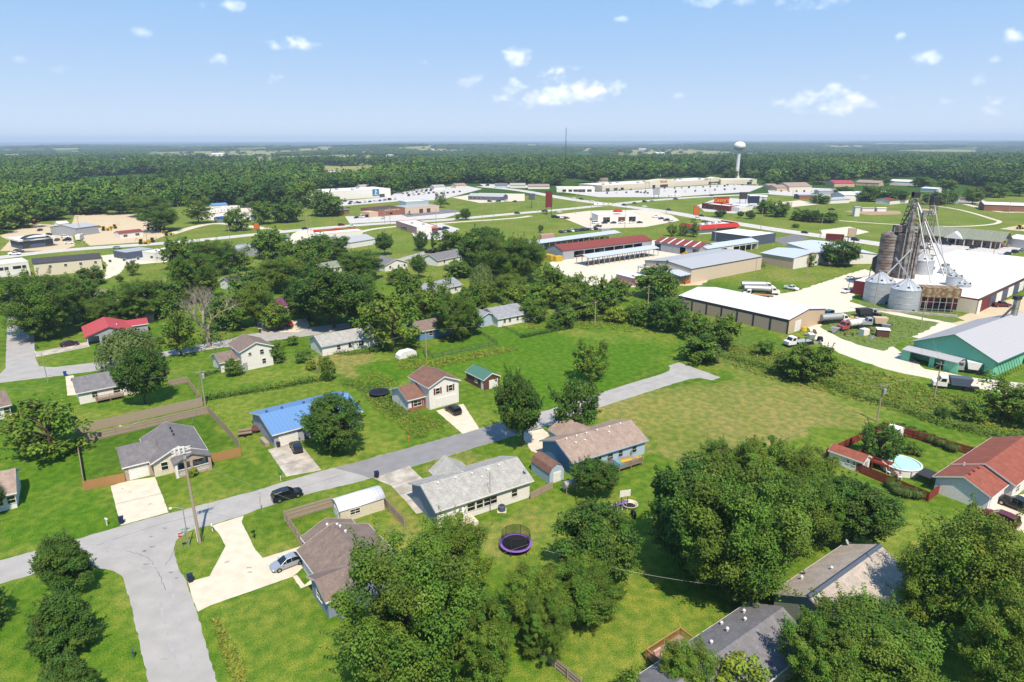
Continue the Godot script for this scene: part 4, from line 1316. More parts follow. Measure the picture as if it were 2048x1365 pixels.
func door(t: Node3D, side: String, a: float, at: float, w: float, h: float, mat: Material, nm := "door") -> void:
	var p := on_wall(side, a, h / 2, at, 0.02)
	var b := MB.new()
	b.box2(-w / 2, w / 2, -h / 2, h / 2, -0.05, 0.04)
	if nm == "garage_door":
		for k in 4: b.box2(-w / 2 + 0.06, w / 2 - 0.06, -h / 2 + 0.06 + k * h / 4, -h / 2 - 0.04 + (k + 1) * h / 4, 0.03, 0.07)
	else:
		b.box2(-w / 2 + 0.12, w / 2 - 0.12, 0.1, h / 2 - 0.15, 0.03, 0.07)
		b.box2(-w / 2 + 0.12, w / 2 - 0.12, -h / 2 + 0.15, -0.05, 0.03, 0.07)
	var d := part(t, nm, b.mesh(), mat, p[0], p[1])
	if nm == "door": bit(d, "handle", M.dark_metal, Vector3(w / 2 - 0.12, -0.05, 0.1), Vector3(0.06, 0.06, 0.08))

# a shed open to the front: roof on posts, real back and end walls
func bay_shed(nm: String, label: String, e: Array, h: float, depth: float, rise: float, wm: Material, rm: Material, bays: int, closed := []) -> Node3D:
	var s := span(e, h)
	var L: float = s[2]
	var t := thing(nm, label, "building", s[0], deg_to_rad(s[1]))
	part(t, "roof", roof_mesh(0, L, 0, -depth, h, rise, "x", 1.2), rm)
	for x in [0.2, L - 0.45]: part(t, "end_wall", wall_mesh(x, x + 0.25, -0.3, -depth + 0.3, h - 0.1, rise - 0.1, "x"), wm)
	bit(t, "back_wall", wm, Vector3(L / 2, h / 2 - 0.1, -depth + 0.4), Vector3(L - 0.95, h - 0.1, 0.2))
	bit(t, "header", wm, Vector3(L / 2, h - 0.55, -0.42), Vector3(L - 0.95, 0.8, 0.2))
	for k in bays:
		var x0 := 0.5 + (L - 1.0) * k / bays
		var w := (L - 1.0) / bays
		if k > 0: bit(t, "post", wm, Vector3(x0, h / 2 - 0.5, -0.42), Vector3(0.3, h - 0.95, 0.3))
		if k in closed: bit(t, "bay_panel", wm, Vector3(x0 + w / 2, h / 2 - 0.5, -0.43), Vector3(w - 0.32, h - 0.95, 0.16))
		elif k % 2 == 0: bit(t, "stored_goods", M.new_wood if k % 4 else M.grey, Vector3(x0 + w / 2, 0.8, -depth * 0.6), Vector3(w * 0.6, 1.6, depth * 0.3))
	t.set_meta("len", L)
	return t

func vents(t: Node3D, list: Array, mat: Material) -> void:
	for a in list:
		var b := MB.new()
		b.tube(Vector3.ZERO, Vector3(0, 0.32, 0), 0.12, 0.1, 7)
		b.tube(Vector3(0, 0.3, 0), Vector3(0, 0.42, 0), 0.2, 0.14, 7)
		part(t, "roof_vent", b.mesh(), mat, Vector3(a[0], a[1], a[2]))

func dish(t: Node3D, at: Vector3, turn := 0.4) -> void:
	var b := MB.new()
	b.tube(Vector3.ZERO, Vector3(0, 0.5, 0), 0.03, 0.03, 5)
	var d := Vector3(0, 0.6, 0.8).normalized()
	b.tube(Vector3(0, 0.5, 0), Vector3(0, 0.5, 0) + d * 0.12, 0.06, 0.38, 14)
	b.tube(Vector3(0, 0.45, 0.1), Vector3(0, 0.62, 0.55), 0.02, 0.02, 4)
	part(t, "satellite_dish", b.mesh(), M.grey, at, turn)

func frame(nm: String, label: String, cat: String, u: float, v: float, h: float, deg: float) -> Node3D:
	var p := g(u, v, h)
	p.y = 0.0
	return thing(nm, label, cat, p, deg_to_rad(deg))

func span(e: Array, h := 0.0) -> Array:      # [origin, turn in degrees, length] of the line between two plan points
	var a := g(e[0], e[1], h)
	var b := g(e[2], e[3], h)
	return [Vector3(a.x, 0, a.z), rad_to_deg(atan2(-(b.z - a.z), b.x - a.x)), Vector2(a.x, a.z).distance_to(Vector2(b.x, b.z))]

func shop(nm: String, label: String, e: Array, h: float, depth: float, wm: Material, rm: Material, wins := [], parapet := 0.5) -> Node3D:
	var s := span(e)
	var t := thing(nm, label, "building", s[0], deg_to_rad(s[1]))
	flat_block(t, 0, s[2], 0, -depth, h, wm, rm, parapet)
	for w in wins:     # [kind, share along the front, y0, width, height]
		if w[0] == "w": window(t, "f", w[1] * s[2], 0.0, w[2], w[3], w[4], M.dark_metal)
		elif w[0] == "g": door(t, "f", w[1] * s[2], 0.0, w[3], w[4], M.brown, "garage_door")
		elif w[0] == "d": door(t, "f", w[1] * s[2], 0.0, w[3], w[4], M.white)
		elif w[0] == "o": window(t, "f", w[1] * s[2], 0.0, maxf(0.2, w[2]), w[3], w[4], M.grey)  # open fronts are filled with dark glass panes in place of shaded depth
	t.set_meta("len", s[2])
	return t

func barn(nm: String, label: String, e: Array, h: float, depth: float, rise: float, ax: String, wm: Material, rm: Material, ribs := 0.0, oh := 0.3, trim: Material = null) -> Node3D:
	var s := span(e, h)
	var t := thing(nm, label, "building", s[0], deg_to_rad(s[1]))
	block(t, 0, s[2], 0, -depth, h, rise, ax, wm, rm, oh, ribs, trim)
	t.set_meta("len", s[2])
	return t

# ---------------------------------------------------------------- fences
var bay := {}
func fence(label: String, a: Array, h: float, mat: Material, y0 := 0.0, inside := 1.0) -> void:
	var pts := []
	for i in range(0, a.size(), 2): pts.append(g(a[i], a[i + 1]))
	var t := thing("plank_fence", label, "fence", pts[0])
	if not bay.has(h):
		var ms := []
		for q in 3:
			var b := MB.new()
			rng.seed = 5 + q
			for k in 15:
				var hh := h * rng.randf_range(0.97, 1.02)
				b.box(Vector3((k + 0.5) / 15.0 - 0.5, hh / 2, rng.randf_range(-0.008, 0.008)), Vector3(0.9 / 15.0, hh, 0.022))
			for y in [0.25, h * 0.55, h - 0.25]: b.box(Vector3(0, y, 0.045), Vector3(1.0, 0.09, 0.05))
			ms.append(b.mesh())
		bay[h] = ms
	var pm := MB.new()
	pm.box2(-0.05, 0.05, 0, h + 0.05, -0.05, 0.05)
	var post := pm.mesh()
	var k := 0
	for i in pts.size() - 1:
		var p: Vector3 = pts[i] - pts[0]
		var q: Vector3 = pts[i + 1] - pts[0]
		var n := maxi(1, int(round(p.distance_to(q) / 2.4)))
		var turn := atan2(-(q.z - p.z), q.x - p.x)
		for j in n:
			var c := p.lerp(q, (j + 0.5) / n)
			var o := part(t, "panel", bay[h][k % 3], mat, c + Vector3.UP * y0, turn + (0.0 if inside > 0 else PI))
			o.scale = Vector3(p.distance_to(q) / n, 1, 1)
			part(t, "post", post, mat, p.lerp(q, j / float(n)) + Vector3.UP * y0 + Vector3(sin(turn), 0, cos(turn)) * 0.1 * inside, turn)
			k += 1
	part(t, "post", post, mat, pts[-1] - pts[0] + Vector3.UP * y0)

func chain_fence(label: String, a: Array, h := 1.2) -> void:
	var pts := []
	for i in range(0, a.size(), 2): pts.append(g(a[i], a[i + 1]))
	var t := thing("chain_link_fence", label, "fence", pts[0])
	for i in pts.size() - 1:
		var p: Vector3 = pts[i] - pts[0]
		var q: Vector3 = pts[i + 1] - pts[0]
		var n := maxi(1, int(round(p.distance_to(q) / 3.0)))
		for j in n + 1:
			var b := MB.new()
			b.tube(Vector3.ZERO, Vector3(0, h, 0), 0.05, 0.05, 6)
			part(t, "post", b.mesh(), M.dark_metal, p.lerp(q, j / float(n)))
		var r := MB.new()
		r.tube(p + Vector3.UP * h, q + Vector3.UP * h, 0.035, 0.035, 5)
		part(t, "top_rail", r.mesh(), M.dark_metal)
		var m := MB.new()
		m.face(p + Vector3.UP * 0.04, q + Vector3.UP * 0.04, q + Vector3.UP * h, p + Vector3.UP * h, Vector3(0, 0, 1))
		part(t, "netting", m.mesh(), M.link)

# ---------------------------------------------------------------- vehicles
# x forward. Sections run from the tail to the nose: [x, half width, bottom, belt height]
var car_parts := {}
func car_shape(kind: String) -> Dictionary:
	if car_parts.has(kind): return car_parts[kind]
	var P := {}
	var hw := 0.92
	var sec := []
	var cab := []          # [x, height, half width] from the rear glass foot over the roof to the windscreen foot
	var wheels := [-1.4, 1.42, 0.33]
	match kind:
		"suv":
			sec = [[-2.35, 0.8, 0.42, 0.95], [-2.2, 0.9, 0.3, 1.0], [-1.0, 0.95, 0.25, 1.0], [0.9, 0.95, 0.25, 1.02], [1.6, 0.93, 0.27, 1.0], [2.2, 0.86, 0.3, 0.86], [2.38, 0.7, 0.4, 0.7]]
			cab = [[-2.22, 1.0, 0.84], [-1.95, 1.58, 0.7], [-0.9, 1.7, 0.72], [0.25, 1.66, 0.71], [1.15, 1.02, 0.82]]
			wheels = [-1.4, 1.45, 0.37]
		"pickup":
			sec = [[-2.8, 0.88, 0.5, 1.02], [-2.6, 0.95, 0.4, 1.05], [-0.8, 0.96, 0.35, 1.05], [1.2, 0.96, 0.35, 1.08], [2.2, 0.94, 0.38, 1.05], [2.65, 0.86, 0.42, 0.92], [2.78, 0.8, 0.5, 0.8]]
			cab = [[-0.85, 1.05, 0.86], [-0.7, 1.7, 0.72], [0.0, 1.8, 0.74], [0.5, 1.78, 0.72], [1.25, 1.08, 0.84]]
			wheels = [-1.75, 1.75, 0.4]
		"van":
			sec = [[-2.6, 0.92, 0.4, 1.1], [-2.5, 0.98, 0.3, 1.15], [0, 1.0, 0.28, 1.15], [1.6, 0.99, 0.28, 1.12], [2.3, 0.94, 0.32, 1.0], [2.55, 0.84, 0.4, 0.85]]
			cab = [[-2.55, 1.15, 0.92], [-2.45, 2.0, 0.82], [-0.5, 2.1, 0.84], [0.8, 2.02, 0.82], [1.75, 1.14, 0.9]]
			wheels = [-1.6, 1.7, 0.36]
		_:
			sec = [[-2.25, 0.74, 0.42, 0.86], [-2.1, 0.86, 0.3, 0.92], [-1.0, 0.9, 0.22, 0.9], [0.9, 0.9, 0.22, 0.9], [1.5, 0.88, 0.24, 0.86], [2.1, 0.8, 0.28, 0.72], [2.3, 0.64, 0.36, 0.6]]
			cab = [[-1.75, 0.9, 0.8], [-1.05, 1.38, 0.62], [-0.4, 1.45, 0.64], [0.25, 1.42, 0.63], [1.15, 0.9, 0.8]]
	var b := MB.new()
	for i in sec.size() - 1:
		var A: Array = sec[i]
		var B: Array = sec[i + 1]
		for s in [-1.0, 1.0]:
			var o := Vector3(0, 0, s)
			var q := func(S: Array, f: float, w: float) -> Vector3: return Vector3(S[0], lerpf(S[2], S[3], f), s * S[1] * w)
			b.face(q.call(A, 0.0, 0.9), q.call(B, 0.0, 0.9), q.call(B, 0.45, 1.0), q.call(A, 0.45, 1.0), o)
			b.face(q.call(A, 0.45, 1.0), q.call(B, 0.45, 1.0), q.call(B, 1.0, 0.93), q.call(A, 1.0, 0.93), o)
			b.face(q.call(A, 1.0, 0.93), q.call(B, 1.0, 0.93), Vector3(B[0], B[3] + 0.03, 0), Vector3(A[0], A[3] + 0.03, 0), Vector3.UP)
			b.face(q.call(A, 0.0, 0.9), q.call(B, 0.0, 0.9), Vector3(B[0], B[2], 0), Vector3(A[0], A[2], 0), Vector3.DOWN)
	for q in [[sec[0], -1.0], [sec[-1], 1.0]]:
		var S: Array = q[0]
		b.face(Vector3(S[0], S[2], -S[1]), Vector3(S[0], S[2], S[1]), Vector3(S[0], S[3], S[1] * 0.93), Vector3(S[0], S[3], -S[1] * 0.93), Vector3(q[1], 0, 0))
	# roof and pillars
	for i in [1, 2]:
		var A: Array = cab[i]
		var B: Array = cab[i + 1]
		b.face(Vector3(A[0], A[1], -A[2]), Vector3(B[0], B[1], -B[2]), Vector3(B[0], B[1], B[2]), Vector3(A[0], A[1], A[2]), Vector3.UP)
	for s in [-1.0, 1.0]:
		for i in cab.size() - 1:
			var A: Array = cab[i]
			var B: Array = cab[i + 1]
			b.tube(Vector3(A[0], A[1], s * A[2]), Vector3(B[0], B[1], s * B[2]), 0.045, 0.045, 4)
		for x in ([-0.35, 0.4] if kind != "pickup" else [-0.1]):
			b.tube(Vector3(x, sec[2][3], s * sec[2][1] * 0.9), Vector3(x, cab[2][1] - 0.05, s * cab[2][2]), 0.05, 0.04, 4)
		b.box(Vector3(cab[4][0] - 0.25, sec[3][3] + 0.12, s * 1.02), Vector3(0.12, 0.14, 0.16))
	if kind == "pickup":
		for s in [-1.0, 1.0]: b.box(Vector3(-1.8, 1.16, s * 0.86), Vector3(1.9, 0.24, 0.1))
		b.box(Vector3(-2.72, 1.14, 0), Vector3(0.1, 0.26, 1.7))
	P.body = b.mesh()
	var gl := MB.new()
	var by: float = sec[2][3]
	gl.face(Vector3(cab[0][0], cab[0][1], -cab[0][2]), Vector3(cab[1][0], cab[1][1], -cab[1][2]), Vector3(cab[1][0], cab[1][1], cab[1][2]), Vector3(cab[0][0], cab[0][1], cab[0][2]), Vector3(-1, 0.5, 0))
	gl.face(Vector3(cab[4][0], cab[4][1], -cab[4][2]), Vector3(cab[3][0], cab[3][1], -cab[3][2]), Vector3(cab[3][0], cab[3][1], cab[3][2]), Vector3(cab[4][0], cab[4][1], cab[4][2]), Vector3(1, 0.5, 0))
	for s in [-1.0, 1.0]:
		for i in [0, 1, 2, 3]:
			var A: Array = cab[i]
			var B: Array = cab[i + 1]
			var A2 := Vector3(A[0], by, s * sec[2][1] * 0.91)
			var B2 := Vector3(B[0], by, s * sec[2][1] * 0.91)
			gl.face(A2, B2, Vector3(B[0], B[1] - 0.03, s * B[2]), Vector3(A[0], A[1] - 0.03, s * A[2]), Vector3(0, 0.2, s))
	P.glass = gl.mesh()
	if kind == "pickup":
		var bd := MB.new()
		bd.box2(-2.66, -0.95, 1.05, 1.1, -0.8, 0.8)
		P.bed = bd.mesh()
	var ty := MB.new()
	ty.tube(Vector3(0, 0, -0.11), Vector3(0, 0, 0.11), wheels[2], wheels[2], 14)
	P.tyre = ty.mesh()
	var ri := MB.new()
	ri.tube(Vector3(0, 0, 0.05), Vector3(0, 0, 0.125), wheels[2] * 0.62, wheels[2] * 0.55, 10)
	P.rim = ri.mesh()
	var li := MB.new()
	li.box(Vector3.ZERO, Vector3(0.16, 0.16, 0.3))
	P.light = li.mesh()
	P.wheels = wheels
	P.front = Vector3(sec[-2][0] + 0.04, sec[-2][3] - 0.16, sec[-2][1] * 0.78)
	P.rear = Vector3(sec[0][0] + 0.05, sec[0][3] - 0.1, sec[0][1] * 0.82)
	P.w = sec[2][1]
	car_parts[kind] = P
	# one small joined mesh for cars too far away to show their parts
	var am := ArrayMesh.new()
	var whs := MB.new()
	for x in [wheels[0], wheels[1]]:
		for s in [-1.0, 1.0]: whs.tube(Vector3(x, wheels[2], s * (P.w - 0.2)), Vector3(x, wheels[2], s * (P.w + 0.02)), wheels[2], wheels[2], 10)
	for m in [b, gl, whs]:
		var arr := []
		arr.resize(Mesh.ARRAY_MAX)
		arr[Mesh.ARRAY_VERTEX] = m.v
		am.add_surface_from_arrays(Mesh.PRIMITIVE_TRIANGLES, arr)
	P.small = am
	return P

var paint := {}
func car_paint(c: String) -> StandardMaterial3D:
	if not paint.has(c):
		var cols := {"white": Color(0.86, 0.86, 0.86), "silver": Color(0.6, 0.63, 0.67), "black": Color(0.1, 0.105, 0.115), "grey": Color(0.32, 0.33, 0.35), "red": Color(0.62, 0.05, 0.07), "maroon": Color(0.33, 0.06, 0.08), "blue": Color(0.12, 0.2, 0.42), "navy": Color(0.09, 0.12, 0.22), "tan": Color(0.66, 0.58, 0.46), "plum": Color(0.22, 0.07, 0.15), "green": Color(0.13, 0.26, 0.2), "yellow": Color(0.85, 0.68, 0.12), "brick": Color(0.62, 0.25, 0.26)}
		var m := mk(cols[c], 0.35)
		m.clearcoat_enabled = true
		m.clearcoat = 0.6
		m.clearcoat_roughness = 0.08
		if c in ["silver", "grey"]: m.metallic = 0.4
		paint[c] = m
	return paint[c]

func car(kind: String, col: String, label: String, u: float, v: float, deg: float, big := true, sc := 1.0, group := "") -> Node3D:
	var P := car_shape(kind)
	var nm := {"suv": "parked_car", "pickup": "pickup_truck", "van": "parked_van", "sedan": "parked_car"}
	if not big:
		var o := MeshInstance3D.new()
		o.mesh = P.small
		o.set_surface_override_material(0, car_paint(col))
		o.set_surface_override_material(1, M.glass)
		o.set_surface_override_material(2, M.rubber)
		o.name = fresh(self, nm[kind])
		o.position = g(u, v) + Vector3.UP * 0.02
		o.rotation.y = deg_to_rad(deg)
		o.set_meta("label", label)
		o.set_meta("category", "truck" if kind == "pickup" else "van" if kind == "van" else "car")
		if group != "": o.set_meta("group", group)
		add_child(o)
		return o
	var t := thing(nm[kind], label, "truck" if kind == "pickup" else "van" if kind == "van" else "car", g(u, v) + Vector3.UP * 0.025, deg_to_rad(deg), group)
	t.scale = Vector3.ONE * sc
	part(t, "body", P.body, car_paint(col))
	part(t, "windows", P.glass, M.glass)
	if P.has("bed"): part(t, "bed", P.bed, M.charcoal)
	for x in [P.wheels[0], P.wheels[1]]:
		for s in [-1.0, 1.0]:
			var w := Node3D.new()
			w.name = fresh(t, "wheel")
			w.position = Vector3(x, P.wheels[2], s * (P.w - 0.1))
			if s < 0: w.rotation.y = PI
			t.add_child(w)
			part(w, "tyre", P.tyre, M.rubber)
			part(w, "rim", P.rim, M.rim)
	for s in [-1.0, 1.0]:
		part(t, "headlight", P.light, M.lens, P.front * Vector3(1, 1, s))
		part(t, "tail_light", P.light, M.tail, P.rear * Vector3(1, 1, s))
	return t

const ORD := ["first", "second", "third", "fourth", "fifth", "sixth", "seventh", "eighth", "ninth", "tenth", "eleventh", "twelfth", "thirteenth", "fourteenth"]
func car_row(e: Array, cols: Array, deg: float, where: String) -> void:
	for i in cols.size():
		var f: float = i / maxf(1.0, cols.size() - 1)
		rng.seed = int(e[0] * 7 + i)
		var kind: String = ["suv", "sedan", "pickup", "suv", "sedan", "van"][rng.randi() % 6]
		car(kind, cols[i], "%s %s, %s from the left in %s" % [cols[i], {"suv": "car", "sedan": "car", "pickup": "pickup truck", "van": "van"}[kind], ORD[i], where], lerpf(e[0], e[2], f), lerpf(e[1], e[3], f), deg + rng.randf_range(-4, 4) + (180.0 if rng.randf() < 0.4 else 0.0), false, 1.0, "cars in " + where)

# ---------------------------------------------------------------- poles, wires and small things
func sag(b: MB, p: Vector3, q: Vector3, drop: float, r := 0.018) -> void:
	var last := p
	for k in 14:
		var f := (k + 1) / 14.0
		var n := p.lerp(q, f) - Vector3.UP * drop * 4.0 * f * (1.0 - f)
		b.tube(last, n, r, r, 3, false)
		last = n

func pole(u: float, v: float, h: float, where: String, arm := 1.0, drum := false, r := 0.16, turn := 36.0) -> Vector3:
	var p := g(u, v)
	var t := thing("utility_pole", "weathered wooden utility pole " + where, "pole", p, deg_to_rad(turn))
	var b := MB.new()
	b.tube(Vector3(0, -0.3, 0), Vector3(0, h, 0), r, r * 0.68, 9)
	part(t, "mast", b.mesh(), M.pole)
	if arm > 0.0:
		bit(t, "crossarm", M.pole, Vector3(0, h - 0.5, 0.16), Vector3(arm * 2, 0.12, 0.1))
		for s in [-0.9, -0.45, 0.9]:
			var q := MB.new()
			q.tube(Vector3.ZERO, Vector3(0, 0.22, 0), 0.05, 0.035, 6)
			part(t, "insulator", q.mesh(), M.grey, Vector3(s * arm, h - 0.44, 0.16))
	if drum:
		var q := MB.new()
		q.tube(Vector3.ZERO, Vector3(0, 0.95, 0), 0.28, 0.28, 12)
		q.tube(Vector3(0, 0.95, 0), Vector3(0, 1.05, 0), 0.3, 0.2, 12)
		part(t, "transformer", q.mesh(), M.grey, Vector3(0.45, h - 2.0, 0.1))
	return p + Vector3.UP * (h - 0.4)

func lamp(u: float, v: float, h: float, where: String, turn := 180.0) -> void:
	var t := thing("street_lamp", "slim grey street lamp " + where, "lamp", g(u, v), deg_to_rad(turn))
	var b := MB.new()
	b.tube(Vector3(0, -0.2, 0), Vector3(0, h, 0), 0.1, 0.06, 8)
	part(t, "mast", b.mesh(), M.metal)
	var a := MB.new()
	a.tube(Vector3(0, h - 0.1, 0), Vector3(0.8, h + 0.25, 0), 0.04, 0.035, 6)
	a.tube(Vector3(0.8, h + 0.25, 0), Vector3(1.3, h + 0.3, 0), 0.035, 0.03, 6)
	part(t, "arm", a.mesh(), M.metal)
	var l := MB.new()
	l.lathe(Vector3(1.5, h + 0.2, 0), [Vector2(0.02, 0.2), Vector2(0.18, 0.12), Vector2(0.22, 0.02), Vector2(0.14, -0.06), Vector2(0.0, -0.08)], 10)
	part(t, "lamp_head", l.mesh(), M.white)

func bin(u: float, v: float, col: Material, where: String, turn := 30.0) -> void:
	var t := thing("trash_bin", where, "bin", g(u, v) + Vector3.UP * 0.02, deg_to_rad(turn))
	var b := MB.new()
	for s in 1:
		var p := [Vector3(-0.26, 0.08, -0.28), Vector3(0.26, 0.08, -0.28), Vector3(0.26, 0.08, 0.28), Vector3(-0.26, 0.08, 0.28)]
		var q := [Vector3(-0.34, 1.0, -0.38), Vector3(0.34, 1.0, -0.38), Vector3(0.34, 1.0, 0.38), Vector3(-0.34, 1.0, 0.38)]
		for i in 4:
			var j := (i + 1) % 4
			b.face(p[i], p[j], q[j], q[i], p[i] + p[j])
		b.face(p[0], p[1], p[2], p[3], Vector3.DOWN)
	part(t, "tub", b.mesh(), col)
	var l := MB.new()
	l.box(Vector3(0, 1.04, 0), Vector3(0.74, 0.08, 0.84))
	l.box(Vector3(0, 1.1, 0), Vector3(0.5, 0.06, 0.6))
	part(t, "lid", l.mesh(), col)
	for s in [-1.0, 1.0]:
		var w := MB.new()
		w.tube(Vector3(-0.05, 0, 0), Vector3(0.05, 0, 0), 0.13, 0.13, 10)
		part(t, "wheel", w.mesh(), M.rubber, Vector3(s * 0.3, 0.13, -0.34))

func text(parent: Node, s: String, mat: Material, at: Vector3, h: float, turn := 0.0, deep := 0.06) -> void:
	var m := TextMesh.new()
	m.text = s
	var f := SystemFont.new()
	f.font_names = PackedStringArray(["Droid Sans"])
	f.font_weight = 700
	m.font = f
	m.font_size = 64
	m.pixel_size = h / 48.0
	m.depth = deep
	part(parent, "lettering", m, mat, at, turn)

func mailbox(u: float, v: float, mat: Material, label: String, turn: float) -> void:
	var t := thing("mailbox", label, "mailbox", g(u, v), deg_to_rad(turn))
	bit(t, "post", mat, Vector3(0, 0.5, 0), Vector3(0.12, 1.1, 0.12))
	var b := MB.new()
	var o := PackedVector2Array([Vector2(-0.1, 0), Vector2(0.1, 0), Vector2(0.1, 0.15), Vector2(0.06, 0.22), Vector2(-0.06, 0.22), Vector2(-0.1, 0.15)])
	b.prism(o, -0.28, 0.28)
	part(t, "box", b.mesh(), mat, Vector3(0, 1.05, 0.1))

# ---------------------------------------------------------------- houses
func rail(t: Node3D, nm: String, x0: float, z0: float, x1: float, z1: float, y: float, mat: Material, h := 0.95, gap := 0.16) -> void:
	var b := MB.new()
	var p := Vector3(x0, y, z0)
	var q := Vector3(x1, y, z1)
	var n := int(p.distance_to(q) / gap)
	var turn := Basis(Vector3.UP, atan2(-(q.z - p.z), q.x - p.x))
	for k in n + 1: b.box(p.lerp(q, k / float(maxi(n, 1))) + Vector3.UP * h / 2, Vector3(0.05, h - 0.1, 0.05), turn)
	b.box((p + q) / 2 + Vector3.UP * h, Vector3(p.distance_to(q), 0.08, 0.12), turn)
	b.box((p + q) / 2 + Vector3.UP * 0.12, Vector3(p.distance_to(q), 0.06, 0.07), turn)
	part(t, nm, b.mesh(), mat)

func make_houses() -> void:
	var t := frame("ranch_house", "long white ranch house with light grey shingles beside the purple trampoline", "house", 882, 1020, 3.2, 32)
	block(t, -1.0, 16.4, 0, -10.0, 3.2, 2.0, "x", M.white, M.r_grey, 0.5, 0.0, M.white)
	block(t, 3.6, 9.4, -5.6, -12.0, 3.2, 1.9, "z", M.bluegrey, M.r_grey, 0.4, 0.0, M.white)
	for a in [[5.2, 1.3], [6.7, 1.1], [8.0, 1.1], [9.2, 1.1], [13.0, 1.0]]: window(t, "f", a[0], -0.5, 1.1, a[1], 1.3)
	door(t, "f", 3.4, -0.5, 1.7, 2.2, M.lens)
	part(t, "clad_or_shaded_gable", wall_mesh(-0.53, -0.5, -0.5, -9.5, 3.2, 1.8, "x"), M.bluegrey)
	vents(t, [[1.6, 4.9, -4.2], [4.6, 4.9, -4.2], [7.4, 4.9, -4.1], [8.6, 4.4, -3.0], [12.4, 4.9, -4.2], [10.2, 4.8, -4.0]], M.white)
	dish(t, Vector3(15.6, 3.9, -1.6), 0.6)
	bit(t, "porch_slab", M.concrete, Vector3(3.4, 0.25, 0.7), Vector3(3.6, 0.5, 2.2))
	bit(t, "porch_step", M.concrete, Vector3(3.4, 0.12, 2.1), Vector3(2.4, 0.25, 0.5))
	var an := MB.new()
	an.tube(Vector3(8.4, 0, -0.2), Vector3(8.4, 7.0, -0.2), 0.04, 0.03, 5)
	for k in 4: an.tube(Vector3(7.9, 6.2 + k * 0.2, -0.2), Vector3(8.9, 6.2 + k * 0.2, -0.2), 0.015, 0.015, 4)
	part(t, "antenna", an.mesh(), M.dark_metal)
	var ac := thing("air_conditioner", "round grey air conditioner beside the white ranch house wall", "air conditioner", g(1003, 1022))
	var b := MB.new()
	b.lathe(Vector3.ZERO, [Vector2(0.55, 0.05), Vector2(0.58, 0.1), Vector2(0.58, 0.85), Vector2(0.5, 0.95), Vector2(0.38, 0.95), Vector2(0.36, 0.9)], 18)
	part(ac, "casing", b.mesh(), M.slate)
	b = MB.new()
	b.tube(Vector3(0, 0.86, 0), Vector3(0, 0.9, 0), 0.37, 0.37, 14)
	part(ac, "fan_grille", b.mesh(), M.charcoal)
	bit(ac, "pad", M.concrete, Vector3(0, 0.03, 0), Vector3(1.4, 0.08, 1.4))

	t = frame("brown_roofed_house", "brown shingled house with blue grey walls beside the silver car", "house", 596, 1106, 2.7, -53)
	block(t, -0.9, 12.6, 0, -10.4, 2.7, 2.1, "x", M.bluegrey, M.r_brown, 0.45, 0.0, M.white)
	block(t, -3.5, -0.8, -1.5, -9.0, 2.7, 1.55, "x", M.bluegrey, M.r_brown, 0.4, 0.0, M.white)
	block(t, 5.4, 11.6, 0.9, -4.6, 2.75, 1.35, "z", M.bluegrey, M.r_brown, 0.4, 0.0, M.white)
	door(t, "f", 2.4, -0.45, 4.4, 2.2, M.white, "garage_door")
	window(t, "f", 8.4, 0.5, 1.0, 1.6, 1.2)
	vents(t, [[-1.2, 4.4, -4.6], [0.4, 4.5, -5.8], [2.0, 4.5, -5.9], [-0.4, 4.4, -5.7]], M.white)

	t = frame("grey_roofed_house", "cream house with dark grey gables white porch and white garage door", "house", 242, 935, 2.8, 36)
	block(t, 0, 6.0, 0, -9.4, 2.8, 1.9, "x", M.cream, M.r_dark, 0.4, 0.0, M.white)
	block(t, 4.1, 13.2, 1.4, -11.0, 2.8, 2.1, "z", M.cream, M.r_dark, 0.45, 0.0, M.white)
	door(t, "f", 2.3, -0.4, 3.1, 2.2, M.white, "garage_door")
	bit(t, "stone_pier", M.stone, Vector3(0.62, 1.2, -0.36), Vector3(0.5, 2.4, 0.2))
	bit(t, "stone_pier", M.stone, Vector3(4.2, 1.2, -0.36), Vector3(0.5, 2.4, 0.2))
	window(t, "f", 6.2, 0.95, 0.95, 1.0, 1.4)
	var pr := part(t, "porch_roof", roof_mesh(7.2, 13.3, 3.9, 0.7, 2.7, 1.35, "z", 0.0), M.r_dark)
	var gb := MB.new()
	gb.prism(PackedVector2Array([Vector2(7.5, 2.62), Vector2(13.0, 2.62), Vector2(10.25, 3.85)]), 3.5, 3.62)
	part(pr, "gable_panel", gb.mesh(), M.stone)
	for x in [7.6, 10.0, 12.9]: bit(t, "porch_column", M.stone if x > 9 else M.white, Vector3(x, 1.3, 3.5), Vector3(0.42, 2.6, 0.42))
	rail(t, "railing", 7.8, 3.5, 9.8, 3.5, 0.35, M.white)
	rail(t, "railing", 10.2, 3.5, 12.7, 3.5, 0.35, M.white)
	bit(t, "porch_floor", M.stone, Vector3(10.25, 0.18, 2.3), Vector3(5.7, 0.36, 2.7))
	window(t, "f", 11.4, 0.95, 0.9, 1.7, 1.3, M.white)
	door(t, "f", 8.8, 0.95, 1.0, 2.1, M.slate)
	vents(t, [[8.9, 4.75, -4.0], [8.9, 4.75, -5.6], [8.9, 4.75, -7.2]], M.black)

	t = frame("blue_roofed_house", "pale house under a bright blue ribbed metal roof", "house", 543, 870, 2.9, 38)
	block(t, 0, 18.4, 0, -13.6, 2.9, 1.8, "x", M.grey, M.m_blue, 0.45, 0.75, M.white)
	door(t, "f", 3.1, -0.45, 3.7, 2.3, M.white, "garage_door")
	door(t, "f", 6.6, -0.45, 1.0, 2.1, M.slate)
	window(t, "f", 10.0, -0.45, 0.9, 1.8, 1.2)
	window(t, "f", 14.0, -0.45, 0.9, 1.4, 1.2)
